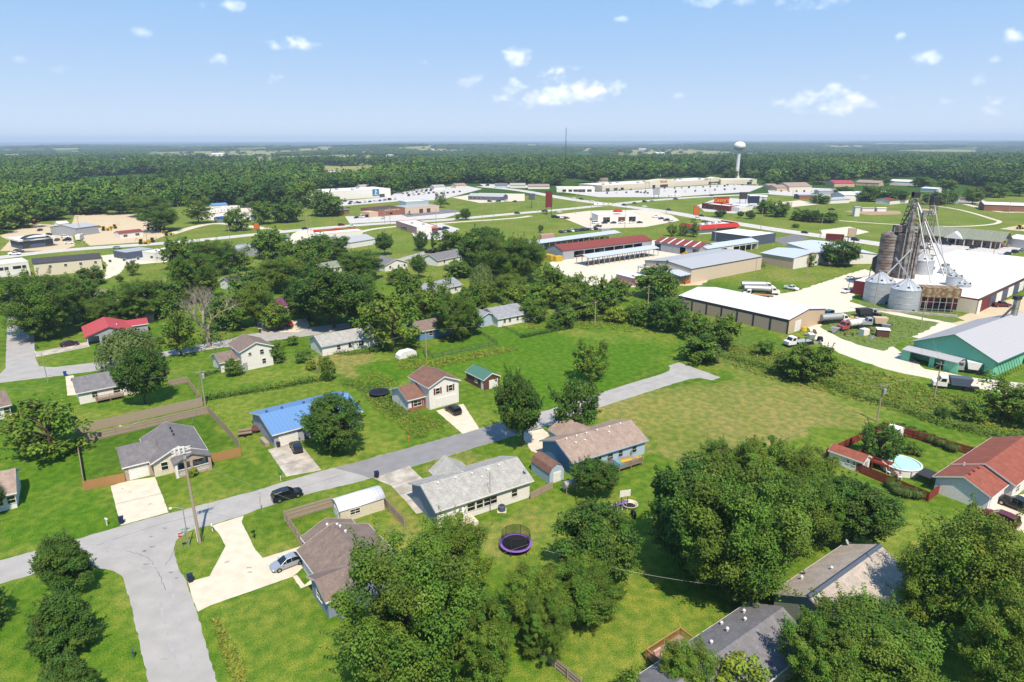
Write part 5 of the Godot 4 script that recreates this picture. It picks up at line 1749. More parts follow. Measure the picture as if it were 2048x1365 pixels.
	for x in [1.6, 4.6, 9.0, 12.0, 15.0]: bit(t, "roof_vent", M.slate, Vector3(x, 4.85, -7.2), Vector3(0.4, 0.35, 0.4))
	bit(t, "wood_stack", M.wood, Vector3(-0.5, 0.4, -3.4), Vector3(0.8, 0.8, 3.2))

	t = frame("split_level_house", "white split level house with maroon shutters and rusty brown roof", "house", 816, 801, 2.8, 37)
	block(t, -0.2, 5.0, 0, -8.4, 2.8, 1.75, "x", M.white, M.r_rust, 0.4, 0.0, M.white)
	block(t, 3.9, 12.1, 1.8, -7.2, 5.2, 1.75, "z", M.white, M.r_rust, 0.4, 0.0, M.white)
	for x in [6.4, 9.6]: window(t, "f", x, 1.4, 3.2, 1.0, 1.3, M.white, M.maroon)
	window(t, "f", 2.4, -0.4, 0.9, 1.9, 1.3, M.white, M.maroon)
	door(t, "f", 8.4, 1.4, 4.9, 2.2, M.white, "garage_door")
	door(t, "f", 4.4, -0.4, 0.9, 2.0, M.maroon)
	bit(t, "stone_base", M.brick, Vector3(2.2, 0.4, -0.28), Vector3(4.0, 0.8, 0.16))
	dish(t, Vector3(-0.4, 2.6, -3.0), 2.6)

	t = frame("garage_shed", "brown shed with green metal roof and white roller door", "shed", 967, 761, 2.6, 37)
	block(t, 0, 4.9, 0, -7.8, 2.6, 1.25, "z", M.brown, M.m_green, 0.2, 0.6, M.white)
	door(t, "f", 2.9, -0.2, 2.5, 2.1, M.white, "garage_door")
	door(t, "l", -0.9, 0.2, 0.9, 2.0, M.white)
	window(t, "l", -3.4, 0.2, 1.0, 0.8, 1.0)

	t = frame("blue_house", "pale blue house with brown L shaped roof above a yellow slide", "house", 1150, 925, 2.9, 31)
	block(t, -0.6, 16.6, 0, -10.2, 2.9, 2.1, "x", M.lightblue, M.r_tan, 0.45, 0.0, M.lightblue)
	block(t, 3.4, 11.0, -5.4, -13.4, 2.9, 2.0, "z", M.lightblue, M.r_tan, 0.4, 0.0, M.lightblue)
	part(t, "clad_or_shaded_gable", wall_mesh(-0.19, -0.16, -0.45, -9.7, 2.9, 1.9, "x"), M.blue)  # same pale blue paint as the front; gable shade put into a darker blue
	for a in [[2.6, 1.0], [5.2, 1.6], [8.0, 1.2], [10.4, 0.9], [13.6, 1.0]]: window(t, "f", a[0], -0.45, 1.0, a[1], 1.2, M.lightblue)
	vents(t, [[1.4, 4.8, -4.6], [3.6, 4.8, -4.6], [5.8, 4.8, -4.6], [8.2, 4.8, -4.6], [11.0, 4.8, -4.6], [13.6, 4.8, -4.6], [2.6, 4.2, -3.4], [4.6, 4.2, -3.4], [10.2, 4.3, -3.6]], M.white)

	t = frame("red_roofed_house", "pale grey house under red brown shingles beside two parked vehicles", "house", 1984, 998, 2.8, 36)
	block(t, 0, 14.0, 0, -8.3, 2.8, 1.8, "x", M.white, M.r_red, 0.4, 0.0, M.white)
	block(t, 6.7, 24.0, 1.0, -8.2, 3.0, 2.0, "x", M.white, M.r_red, 0.4, 0.0, M.white)
	door(t, "f", 3.4, -0.4, 4.6, 2.2, M.white, "garage_door")
	window(t, "f", 9.4, 0.6, 0.9, 1.4, 1.2)
	for k in 5: bit(t, "roof_vent", M.maroon, Vector3(1.6 + k * 1.7, 4.55, -4.0), Vector3(0.5, 0.18, 0.4))
	bit(t, "roof_vent", M.white, Vector3(6.0, 4.0, -6.2), Vector3(0.16, 0.6, 0.16))

	t = frame("beige_roofed_house", "grey sided house with beige metal roof and dark ridge cap", "house", 1601, 1147, 2.8, 36)
	block(t, -6.4, 10.3, 8.9, 0, 2.8, 2.4, "x", M.sage, M.r_beige, 0.35, 0.0, M.white)
	block(t, -6.6, -1.6, 9.3, 4.6, 2.85, 1.1, "x", M.sage, M.r_beige, 0.3, 0.0, M.slate)
	var rc := MB.new()
	rc.prism(PackedVector2Array([Vector2(4.1, 5.02), Vector2(4.8, 5.02), Vector2(4.45, 5.3)]), -6.45, 10.35)
	var rm := MB.new()
	for i in range(0, rc.v.size(), 3): rm.tri(Vector3(rc.v[i].z, rc.v[i].y, rc.v[i].x), Vector3(rc.v[i + 2].z, rc.v[i + 2].y, rc.v[i + 2].x), Vector3(rc.v[i + 1].z, rc.v[i + 1].y, rc.v[i + 1].x))
	part(t, "ridge_cap", rm.mesh(), M.slate)
	vents(t, [[-2.0, 3.5, 1.2], [1.6, 4.3, 2.9]], M.white)
	dish(t, Vector3(-0.4, 3.0, 0.5), 0.9)
	dish(t, Vector3(10.0, 3.0, 0.5), 0.3)

	t = frame("dark_roofed_house", "large dark grey roof at the bottom edge with a small railed deck", "house", 1275, 1351, 2.8, 36)
	block(t, -9.0, 18.7, 8.4, 0, 2.8, 2.0, "x", M.grey, M.r_slate, 0.4, 0.0, M.white)
	vents(t, [[5.5, 3.9, 2.2], [8.5, 3.9, 2.4], [11.5, 3.9, 2.2], [14.4, 3.9, 2.4], [16.0, 3.4, 1.2], [12.6, 3.1, 0.7]], M.white)

	t = frame("ranch_house", "white ranch house with slate grey roof and a wooden back deck", "house", 155, 785, 2.8, 38)
	block(t, -0.4, 13.4, 0, -10.6, 2.8, 2.1, "x", M.white, M.r_slate, 0.4, 0.0, M.white)
	for a in [[3.0, 1.0], [7.2, 1.2], [10.0, 1.8]]: window(t, "f", a[0], -0.4, 1.0, a[1], 1.2)
	var dk := thing("back_deck", "weathered wooden deck behind the slate grey ranch house", "deck", g(196, 806), deg_to_rad(38))
	bit(dk, "floor", M.deck, Vector3(2.4, 0.7, -1.6), Vector3(5.4, 0.14, 3.4))
	for p in [[-0.2, 0], [5.0, 0], [-0.2, -3.2], [2.4, 0]]: bit(dk, "post", M.deck, Vector3(p[0], 0.8, p[1]), Vector3(0.14, 1.7, 0.14))
	rail(dk, "railing", -0.2, 0, 5.0, 0, 0.75, M.deck)
	rail(dk, "railing", -0.2, 0, -0.2, -3.2, 0.75, M.deck)
	for k in 3: bit(dk, "step", M.deck, Vector3(6.0 + k * 0.35, 0.55 - k * 0.2, -1.4), Vector3(0.35, 0.08, 1.6))

	t = frame("red_roofed_house", "grey house under a bright red metal roof with a carport", "house", 169, 674, 2.6, 36)
	part(t, "roof", roof_mesh(0, 12.2, 0, -14.0, 2.6, 2.1, "z", 0.8), M.m_red)
	b = MB.new()
	b.box2(3.4, 11.8, -0.2, 2.5, -0.4, -13.6)
	b.box2(0.4, 3.4, -0.2, 2.5, -4.5, -13.6)
	part(t, "wall", b.mesh(), M.grey)
	b = MB.new()
	b.prism(PackedVector2Array([Vector2(0.4, 2.5), Vector2(11.8, 2.5), Vector2(6.1, 4.45)]), -13.6, -0.4)
	part(t, "gable_wall", b.mesh(), M.grey)
	bit(t, "carport_post", M.white, Vector3(0.5, 1.25, -0.5), Vector3(0.18, 2.5, 0.18))
	block(t, 11.0, 16.8, -6.6, -11.6, 2.5, 1.3, "x", M.grey, M.m_red, 0.3, 0.8, M.white)
	window(t, "f", 7.4, -0.4, 0.9, 2.2, 1.3)
	vents(t, [[8.4, 4.0, -4.0]], M.white)

	t = frame("two_storey_house", "two storey white house with brown roof and low side wing", "house", 478, 704, 5.2, 40)
	block(t, 0, 8.6, 0, -9.4, 5.2, 1.8, "z", M.white, M.r_brown, 0.4, 0.0, M.white)
	block(t, -4.4, 0.7, -2.4, -10.0, 2.7, 1.6, "x", M.white, M.r_brown, 0.4, 0.0, M.white)
	window(t, "f", 2.6, -0.4, 3.7, 0.7, 0.8)
	window(t, "f", 5.6, -0.4, 3.5, 0.9, 1.2)
	window(t, "f", 5.9, -0.4, 1.0, 0.9, 1.2)
	door(t, "f", 1.2, -0.4, 1.0, 2.1, M.grey)

	t = frame("ranch_house", "white ranch house with grey hipped roof behind the tan garden patch", "house", 649, 692, 2.8, 37)
	block(t, -1.0, 16.0, 0, -9.6, 2.8, 2.0, "x", M.white, M.r_grey, 0.4, 0.0, M.lightblue)
	for a in [[4.0, 1.0], [7.2, 0.8], [10.5, 1.4]]: window(t, "f", a[0], -0.4, 1.0, a[1], 1.2)

	t = frame("grey_roofed_house", "white house with blue grey roof and white chimney above the mown field", "house", 997, 638, 2.8, 36)
	block(t, -0.3, 12.9, 0, -11.4, 2.8, 2.3, "x", M.white, M.r_blue_grey, 0.4, 0.0, M.white)
	block(t, -5.0, 2.2, -3.2, -10.0, 2.8, 1.6, "z", M.lightblue, M.r_blue_grey, 0.4, 0.0, M.white)
	for a in [[2.6, 0.9], [4.6, 0.9], [7.6, 0.8], [10.0, 1.0]]: window(t, "f", a[0], -0.4, 1.0, a[1], 1.1)
	bit(t, "chimney", M.white, Vector3(11.0, 4.2, -8.0), Vector3(1.0, 2.6, 0.9))

	t = frame("blue_house", "bright blue house with brown roof half hidden by a shade tree", "house", 838, 664, 2.8, 36)
	block(t, 0, 15.0, 0, -9.0, 2.8, 2.0, "x", M.blue, M.r_brown, 0.4, 0.0, M.white)
	window(t, "f", 4.0, -0.4, 1.0, 1.2, 1.2)
	for a in [["purple roof white walled house left of the massive dark tree", [556, 616, 601, 606], 9.0, 2.2, "x", M.cream, M.m_purple],
			["white house with blue grey roof left of the centre willow", [832, 590, 926, 569], 10.0, 2.2, "x", M.white, M.r_blue_grey],
			["white house with dark slate roof by the parked cars", [876, 521, 930, 510], 11.0, 2.4, "x", M.white, M.r_slate],
			["white gabled house with dark roof in front of the tan field", [769, 531, 817, 524], 12.0, 2.2, "z", M.white, M.r_slate],
			["white house with greenish grey roof among the shade trees", [628, 541, 686, 531], 9.0, 1.9, "x", M.white, M.r_green],
			["white house with black roof behind the leafless tree", [462, 567, 522, 556], 9.0, 2.0, "x", M.white, M.r_black],
			["brown roofed house behind the red metal roof", [168, 600, 230, 590], 9.0, 2.0, "x", M.tan, M.r_brown],
			["white house with slate roof right of the red metal roof", [302, 592, 350, 582], 8.0, 2.0, "x", M.white, M.r_slate],
			["white walled brown roofed house at the upper left edge", [-60, 826, 23, 807], 9.0, 2.0, "x", M.white, M.r_brown],
			["white walled tan roofed house at the left edge", [-70, 1006, 32, 983], 9.0, 2.2, "x", M.white, M.r_tan]]:
		t = barn("small_house", a[0], a[1], 2.8, a[2], a[3], a[4], a[5], a[6], 0.0, 0.4, M.white)
		t.set_meta("category", "house")
		var L: float = t.get_meta("len")
		for f in [0.25, 0.6, 0.85]: window(t, "f", L * f, -0.4, 1.0, 1.0, 1.2)
		t.remove_meta("len")

	# sheds
	t = frame("arched_shed", "white storage shed with curved roof beside the plank fence", "shed", 678, 1023, 2.1, 33)
	b = MB.new()
	b.prism(PackedVector2Array([Vector2(-3.7, -0.1), Vector2(-0.1, -0.1), Vector2(-0.1, 2.1), Vector2(-0.7, 2.75), Vector2(-1.9, 3.1), Vector2(-3.1, 2.75), Vector2(-3.7, 2.1)]), 0.1, 7.1)
	rm = MB.new()
	for i in range(0, b.v.size(), 3): rm.tri(Vector3(b.v[i].z, b.v[i].y, b.v[i].x), Vector3(b.v[i + 2].z, b.v[i + 2].y, b.v[i + 2].x), Vector3(b.v[i + 1].z, b.v[i + 1].y, b.v[i + 1].x))
	part(t, "wall", rm.mesh(), M.cream)
	var rf := MB.new()
	var arc := [Vector2(0.05, 2.02), Vector2(-0.3, 2.5), Vector2(-0.9, 2.88), Vector2(-1.9, 3.14), Vector2(-2.9, 2.88), Vector2(-3.5, 2.5), Vector2(-3.85, 2.02)]
	for i in arc.size() - 1:
		var A: Vector2 = arc[i]; var B: Vector2 = arc[i + 1]
		var n := Vector3(0, (A.x - B.x), (B.y - A.y))
		rf.face(Vector3(-0.1, A.y, A.x), Vector3(7.3, A.y, A.x), Vector3(7.3, B.y, B.x), Vector3(-0.1, B.y, B.x), Vector3(0, 1, 0) if n.length() < 0.01 else (Vector3(0, A.y + B.y - 3.4, A.x + B.x + 3.8)))
		for x in [-0.1, 7.3]: rf.face(Vector3(x, A.y, A.x), Vector3(x, B.y, B.x), Vector3(x, B.y - 0.12, B.x), Vector3(x, A.y - 0.12, A.x), Vector3(x - 3, 0, 0))
	part(t, "roof", rf.mesh(true), M.m_white)
	window(t, "f", 2.4, -0.1, 0.9, 1.5, 0.8, M.white)
	door(t, "l", -1.9, 0.1, 1.8, 1.9, M.white)

	t = frame("gambrel_shed", "small barn shed with rusty brown roof beside the pale blue house", "shed", 1098, 949, 1.9, 33)
	b = MB.new()
	b.prism(PackedVector2Array([Vector2(0.1, -0.1), Vector2(3.1, -0.1), Vector2(3.1, 1.9), Vector2(2.6, 2.8), Vector2(1.6, 3.3), Vector2(0.6, 2.8), Vector2(0.1, 1.9)]), -5.4, 0)
	part(t, "wall", b.mesh(), M.lightblue)
	rf = MB.new()
	var gam := [Vector2(3.2, 1.88), Vector2(2.66, 2.86), Vector2(1.6, 3.38), Vector2(0.54, 2.86), Vector2(0.0, 1.88)]
	for i in 4:
		var A: Vector2 = gam[i]; var B: Vector2 = gam[i + 1]
		rf.face(Vector3(A.x, A.y, 0.12), Vector3(B.x, B.y, 0.12), Vector3(B.x, B.y, -5.5), Vector3(A.x, A.y, -5.5), Vector3((A.x + B.x) / 2 - 1.6, 0.8, 0))
	part(t, "roof", rf.mesh(), M.r_rust)
	door(t, "f", 1.6, 0.0, 1.6, 1.9, M.white)

	t = frame("pool_shed", "narrow white shed with red roof by the red fence", "shed", 1656, 902, 2.2, -51)
	block(t, 0, 6.2, 0, -3.3, 2.2, 0.9, "x", M.white, M.r_red, 0.2, 0.0, M.white)
	for x in [3.6, 4.6]: window(t, "f", x, -0.2, 1.0, 0.5, 0.6)
	door(t, "r", -1.6, 6.0, 1.1, 1.9, M.grey)
	t = frame("playhouse", "tiny white playhouse at the corner of the red fence", "shed", 1776, 855, 1.8, -51)
	block(t, 0, 2.4, 0, -1.9, 1.7, 0.5, "x", M.white, M.white, 0.1)
	door(t, "f", 1.5, -0.1, 0.5, 1.3, M.slate)  # dark panel stands in the open doorway, shade put into its colour
	t = frame("garden_shed", "grey wooden shed behind the red metal roof", "shed", 272, 633, 2.2, 36)
	block(t, 0, 5.0, 0, -3.6, 2.2, 0.9, "x", M.wood, M.wood, 0.2)

# ---------------------------------------------------------------- mill, sheds and warehouses
func open_shed(label: String, e: Array, h: float, depth: float, rise: float, rm: Material, n: int) -> Node3D:
	var s := span(e, h)
	var t := thing("open_shed", label, "shed", s[0], deg_to_rad(s[1]))
	var r := part(t, "roof", roof_mesh(0, s[2], 0, -depth, h, rise, "x", 1.2), rm)
	for k in n + 1:
		for z in [-0.5, -depth + 0.5]: bit(t, "post", M.grey, Vector3(lerpf(0.4, s[2] - 0.4, k / float(n)), h / 2 - 0.05, z), Vector3(0.22, h, 0.22))
	bit(t, "beam", M.dark_metal, Vector3(s[2] / 2, h - 0.32, -0.5), Vector3(s[2] - 0.4, 0.25, 0.18))
	bit(t, "beam", M.dark_metal, Vector3(s[2] / 2, h - 0.32, -depth + 0.5), Vector3(s[2] - 0.4, 0.25, 0.18))
	t.set_meta("len", s[2])
	return t

func at(u: float, v: float, y: float) -> Vector3:
	return g(u, v) + Vector3.UP * y

func lumber(t_label: String, o: Vector3, turn: float, n: int, mat: Material) -> void:
	var t := thing("lumber_stack", t_label, "lumber", o, turn)
	var b := MB.new()
	for y in 3:
		for z in 5: b.box(Vector3(0, 0.2 + y * 0.36, (z - 2) * 0.34), Vector3(n, 0.3, 0.3))
	part(t, "boards", b.mesh(), mat)
	for x in [-n * 0.35, n * 0.35]: bit(t, "bearer", M.wood, Vector3(x, 0.03, 0), Vector3(0.12, 0.1, 1.8))

func silo(label: String, u: float, v: float, r: float, h: float, cone: float) -> void:
	var t := thing("grain_silo", label, "silo", g(u, v))
	var b := MB.new()
	var prof := []
	var n := int(h / 0.25)
	for k in n + 1:
		prof.append(Vector2(r + (0.018 if k % 2 else 0.0), h * k / n))
	b.lathe(Vector3.ZERO, prof, 40)
	part(t, "wall", b.mesh(true), M.steel)
	b = MB.new()
	b.lathe(Vector3.ZERO, [Vector2(r + 0.16, h - 0.06), Vector2(r * 0.16, h + cone), Vector2(r * 0.14, h + cone + 0.25), Vector2(0.0, h + cone + 0.4)], 40)
	var rf := part(t, "roof", b.mesh(), M.steel)
	b = MB.new()
	for k in 20:
		var a := TAU * k / 20.0
		b.tube(Vector3(cos(a) * (r + 0.12), h, sin(a) * (r + 0.12)), Vector3(cos(a) * r * 0.18, h + cone + 0.03, sin(a) * r * 0.18), 0.05, 0.05, 4)
	part(rf, "rib", b.mesh(), M.metal)
	for k in 7:
		var a := TAU * k / 7.0 + 0.2
		bit(rf, "roof_vent", M.dark_metal, Vector3(cos(a) * r * 0.78, h + cone * 0.27, sin(a) * r * 0.78), Vector3(0.6, 0.5, 0.6), -a)
	for y in [0.34, 0.67]:
		b = MB.new()
		b.lathe(Vector3.ZERO, [Vector2(r + 0.02, h * y), Vector2(r + 0.09, h * y + 0.06), Vector2(r + 0.02, h * y + 0.12)], 40)
		part(t, "stiffening_ring", b.mesh(), M.metal)
	door(t, "f", 0.6, r + 0.02, 0.7, 0.9, M.dark_metal, "hatch")

func lattice(b: MB, p: Vector3, q: Vector3, w0: float, w1: float, n: int, r := 0.07) -> void:
	var last := []
	for k in n + 1:
		var f := k / float(n)
		var c := p.lerp(q, f)
		var w := lerpf(w0, w1, f) / 2
		var ring := [c + Vector3(-w, 0, -w), c + Vector3(w, 0, -w), c + Vector3(w, 0, w), c + Vector3(-w, 0, w)]
		for i in 4:
			b.tube(ring[i], ring[(i + 1) % 4], r * 0.7, r * 0.7, 4, false)
			if k > 0:
				b.tube(last[i], ring[i], r, r, 4, false)
				b.tube(last[i], ring[(i + 1) % 4], r * 0.6, r * 0.6, 3, false)
		last = ring

func make_works() -> void:
	silo("left one of two shiny corrugated steel silos at the grain elevator", 1755, 604, 4.7, 7.4, 2.9)
	silo("right one of two shiny corrugated steel silos nearest the yard", 1807, 620, 4.75, 7.3, 3.0)
	silo("short grey steel bin at the corner of the white mill", 1922, 603, 2.4, 6.0, 1.4)
	silo("slim grey steel bin behind the stained hopper", 1902, 600, 2.6, 8.4, 1.0)
	silo("grey steel bin with pale cone roof behind the elevator legs", 1838, 574, 3.9, 10.5, 3.0)
	silo("small round tank half hidden by the white spouts", 1890, 574, 3.0, 6.0, 1.6)
	var o := g(1798, 582)
	var t := thing("grain_elevator", "tall rusty corrugated grain elevator with towers and long spouts", "grain elevator", o)
	for a in [[0.0, 0.0, 3.7, 21.5], [-4.6, -3.4, 3.2, 21.0], [3.6, -4.6, 3.2, 20.0]]:
		var b := MB.new()
		var prof := []
		var n := int(a[3] / 0.55)
		for k in n + 1: prof.append(Vector2(a[2] + (0.13 if k % 2 else 0.0), a[3] * k / n))
		prof.append(Vector2(a[2] * 0.15, a[3] + 1.4)); prof.append(Vector2(0, a[3] + 1.45))
		b.lathe(Vector3.ZERO, prof, 30)
		part(t, "bin", b.mesh(), M.rust_steel, Vector3(a[0], 0, a[1]))
	for a in [[-1.4, 3.4, 1.2], [2.2, 3.6, 1.0]]:
		var b := MB.new()
		b.box2(-0.5 * a[2], 0.5 * a[2], 0, 30.0, -0.5, 0.5)
		part(t, "leg_casing", b.mesh(), M.rust_steel, Vector3(a[0], 0, a[1]))
	var b := MB.new()
	lattice(b, Vector3(0.2, 21.5, -1.0), Vector3(0.8, 34.5, -1.0), 5.0, 2.2, 8, 0.13)
	part(t, "head_tower", b.mesh(), M.rust_steel)
	bit(t, "head_platform", M.rust_steel, Vector3(0.8, 34.6, -1.0), Vector3(3.4, 0.25, 3.4))
	b = MB.new()
	b.box2(-1.1, 1.1, 0, 2.0, -1.0, 1.0)
	b.tube(Vector3(-1.1, 1.4, 0), Vector3(1.1, 1.4, 0), 0.9, 0.9, 10)
	part(t, "drive_head", b.mesh(), M.dark_metal, Vector3(0.8, 34.7, -1.0))
	b = MB.new()
	b.box2(-0.7, 0.7, 8.0, 33.5, -0.7, 0.7)
	part(t, "leg_casing", b.mesh(), M.metal, Vector3(0.6, 0, -1.0))
	var o2 := g(1838, 566) - o
	b = MB.new()
	lattice(b, o2, o2 + Vector3(0.6, 32.0, 0), 2.6, 1.8, 14, 0.13)
	part(t, "side_tower", b.mesh(), M.rust_steel)
	bit(t, "drive_head", M.dark_metal, o2 + Vector3(0.6, 33.0, 0), Vector3(2.6, 2.2, 2.0))
	for k in 4: bit(t, "catwalk", M.rust_steel, Vector3(0.5, 22.0 + k * 3.2, -1.0), Vector3(4.6 - k * 0.7, 0.14, 4.6 - k * 0.7))
	for a in [[-3.0, 3.3, 0.16], [-0.4, 4.2, 0.2], [3.4, 2.6, 0.16], [-5.8, -0.6, 0.14]]:
		b = MB.new()
		b.tube(Vector3(a[0], 0, a[1]), Vector3(a[0] * 0.9, 24.0, a[1] * 0.9), a[2], a[2], 7)
		part(t, "standpipe", b.mesh(), M.metal)
	bit(t, "ladder", M.rust_steel, Vector3(1.0, 11.0, 4.0), Vector3(0.6, 22.0, 0.12))
	bit(t, "top_house", M.rust_steel, Vector3(-1.6, 23.4, -1.4), Vector3(5.6, 2.2, 4.0))
	# spouts fan out from the head
	for a in [[Vector3(1.4, 33, 0), at(1880, 600, 8.5) - o, 0.24, M.metal], [Vector3(1.8, 32.5, 0), at(1893, 598, 8.5) - o, 0.24, M.metal], [Vector3(1.2, 31.5, 0.5), at(1856, 600, 6.0) - o, 0.2, M.metal], [Vector3(-0.4, 32.5, 0.6), at(1759, 570, 10.0) - o, 0.2, M.dark_metal], [Vector3(-0.6, 31.5, 0.9), at(1748, 572, 8.0) - o, 0.18, M.dark_metal], [Vector3(-0.2, 16.5, 4.0), at(1742, 604, 4.5) - o, 0.22, M.metal], [at(1778, 600, 15.0) - o, at(1808, 618, 10.4) - o, 0.24, M.metal], [Vector3(2.4, 31, 0.4), at(1838, 574, 13.5) - o, 0.2, M.metal], [Vector3(0.8, 34, -1), o2 + Vector3(0.6, 30, 0), 0.2, M.rust_steel], [o2 + Vector3(0.6, 31, 0), at(1886, 585, 7.0) - o, 0.16, M.metal]]:
		b = MB.new()
		b.tube(a[0], a[1], a[2], a[2], 8)
		part(t, "spout", b.mesh(), a[3])
	# stained hopper on posts
	t = thing("loading_hopper", "stained concrete hopper on thin white posts before the mill", "hopper", g(1838, 626), deg_to_rad(-14))
	b = MB.new()
	b.box2(0, 11.5, 5.2, 8.4, -5.0, 0)
	part(t, "bin", b.mesh(), mk(ph(206, 192, 162), 0.9, T.rust, 0.12))
	b = MB.new()
	for x in [2.0, 5.6, 9.4]: b.lathe(Vector3(x, 3.4, -2.5), [Vector2(0.3, 0.0), Vector2(2.0, 1.85)], 4)
	part(t, "chute", b.mesh(), M.rust_steel)
	for k in 7:
		for z in [-0.15, -4.8]: bit(t, "post", M.metal, Vector3(0.15 + k * 1.86, 2.6, z), Vector3(0.18, 5.2, 0.18))
	for y in [1.2, 3.6]: bit(t, "cross_beam", M.metal, Vector3(5.7, y, -0.12), Vector3(11.3, 0.12, 0.12))
	for k in 5: bit(t, "machine", M.dark_metal, Vector3(1.4 + k * 2.2, 0.9, -3.2), Vector3(1.5, 1.8, 1.5))
	t = thing("overhead_bin", "black hopper bin on thin legs left of the grain elevator", "bin", g(1752, 574))
	b = MB.new()
	b.lathe(Vector3(0, 0, 0), [Vector2(0.5, 4.6), Vector2(2.6, 6.8), Vector2(2.6, 11.0), Vector2(0.3, 13.0), Vector2(0, 13.05)], 20)
	part(t, "bin", b.mesh(), M.charcoal)
	for a in [[-2, -2], [2, -2], [2, 2], [-2, 2]]: bit(t, "leg", M.dark_metal, Vector3(a[0], 3.6, a[1]), Vector3(0.2, 7.4, 0.2))
	t = thing("truck_canopy", "dark roofed open canopy beside the left silo", "canopy", g(1716, 586), deg_to_rad(20))
	bit(t, "roof", M.dark_metal, Vector3(2.4, 4.3, -2), Vector3(6.0, 0.4, 5.0))
	for a in [[-0.3, 0.2], [5.0, 0.2], [-0.3, -4.2], [5.0, -4.2], [2.4, 0.2]]: bit(t, "post", M.metal, Vector3(a[0], 2.1, a[1]), Vector3(0.16, 4.2, 0.16))
	# the white mill
	t = frame("mill_building", "huge flat white roofed mill with dark red walls behind the silos", "building", 1959, 601, 5.0, 40)
	flat_block(t, 0, 110, 0, -40, 5.0, M.maroon, M.white, 0.0)
	bit(t, "fascia", M.dark_metal, Vector3(55, 4.8, 0.03), Vector3(110.1, 0.7, 0.12))
	bit(t, "corner_panel", M.white, Vector3(1.6, 2.0, 0.06), Vector3(3.2, 4.6, 0.14))
	bit(t, "end_panel", M.cream, Vector3(-0.06, 2.2, -3.0), Vector3(0.14, 4.6, 5.6))
	for k in 6: bit(t, "wall_panel", M.white if k % 2 else M.slate, Vector3(16 + k * 7.0, 2.2, 0.06), Vector3(6.6, 3.6, 0.14))
	for a in [[44, -30], [46, -29], [56, -28], [58, -27.5]]: bit(t, "roof_unit", M.rust_steel, Vector3(a[0], 5.6, a[1]), Vector3(1.6, 1.2, 1.6))
	# teal barn with its leg
	t = frame("teal_barn", "large teal gabled barn with pale metal roof and open porch", "barn", 1818, 686, 4.2, -56)
	block(t, 0, 20.5, 0, -40, 4.2, 4.6, "z", M.teal, M.m_teal_roof, 0.9, 1.2, M.dteal)
	part(t, "porch_roof", roof_mesh(0.4, 13.6, 4.0, -1.6, 3.0, 0.5, "x", 1.2), M.m_teal_roof)
	for a in [[0.9, 1.6, 2.0], [7.2, 1.6, 1.2], [11.6, 1.6, 3.2]]:
		bit(t, "porch_wall", M.teal, Vector3(a[0] + 0.4, 1.45, 3.2), Vector3(a[2], 2.9, 0.16))
	bit(t, "porch_end", M.teal, Vector3(13.1, 1.45, 1.2), Vector3(0.16, 2.9, 4.0))
	bit(t, "porch_end", M.teal, Vector3(0.7, 1.45, 1.2), Vector3(0.16, 2.9, 4.0))
	door(t, "f", 16.4, -0.9, 2.4, 2.6, M.dteal)
	for k in 9:
		b = MB.new()
		b.tube(Vector3(20.0, 3.4, -1.2 - k * 1.5), Vector3(21.3, 0, -1.6 - k * 1.5), 0.06, 0.06, 4)
		part(t, "brace", b.mesh(), M.dark_metal)
	t = thing("elevator_leg", "grey square conveyor leg rising through the teal barn roof", "conveyor", g(2014, 692), 0.4)
	bit(t, "casing", M.metal, Vector3(0, 6.5, 0), Vector3(1.3, 13.0, 0.9))
	bit(t, "head", M.dark_metal, Vector3(0, 13.6, 0), Vector3(2.4, 1.0, 1.2))
	for y in [3.0, 5.5, 8.0, 10.5]: bit(t, "flange", M.dark_metal, Vector3(0, y, 0), Vector3(1.4, 0.1, 1.0))
	b = MB.new()
	b.tube(Vector3(-0.4, 11.6, 0), Vector3(-8.6, 7.0, 0.6), 0.28, 0.28, 8)
	part(t, "auger_pipe", b.mesh(), M.dark_metal)
	bit(t, "ladder", M.yellow, Vector3(0.9, 9.5, 0.2), Vector3(0.1, 7.0, 0.5))
	# long white roofed warehouse
	t = frame("warehouse", "long tan warehouse with bright white metal roof beside the gravel lane", "warehouse", 1357, 592, 4.5, -52)
	block(t, 0, 40.6, 0, -21.4, 4.5, 1.6, "x", M.tan, M.m_white, 0.15, 0.0, M.charcoal)
	for k in 8:
		if k < 7: bit(t, "wall_panel", M.cladding, Vector3(3.05 + k * 5.75, 1.75, -0.07), Vector3(5.2, 3.6, 0.14))
		bit(t, "pillar", M.charcoal, Vector3(0.25 + k * 5.73, 2.1, -0.02), Vector3(0.26, 4.3, 0.3))
	bit(t, "eave_band", M.charcoal, Vector3(20.3, 3.95, -0.04), Vector3(40.4, 0.7, 0.12))  # dark band drawn along the wall below the eave
	door(t, "r", -5.4, 40.45, 3.4, 3.4, M.white, "garage_door")
	# tan warehouse of the lumber yard
	t = frame("warehouse", "beige metal warehouse with grey low roof at the lumber yard", "warehouse", 1384, 539, 6.0, 37)
	block(t, 0, 49.5, 0, -25.0, 6.0, 1.4, "x", M.beige, M.m_grey, 0.2, 0.0, M.charcoal)
	part(t, "canopy", roof_mesh(-7.0, 0.4, 0, -13.0, 3.9, 0.9, "x", 1.2), M.m_pale)
	for a in [[-6.7, -0.4], [-3.2, -0.4], [-6.7, -12.6]]: bit(t, "canopy_post", M.dark_metal, Vector3(a[0], 2.0, a[1]), Vector3(0.25, 4.0, 0.25))
	lumber("orange ended lumber bundles under the warehouse canopy", g(1372, 568), deg_to_rad(37), 4, M.orange)
	t = barn("lean_shed", "small shed with white roof and pinkish wall below the gravel yard", [1231, 548, 1271, 558], 3.2, 8.0, 0.9, "x", M.pink, M.m_white)
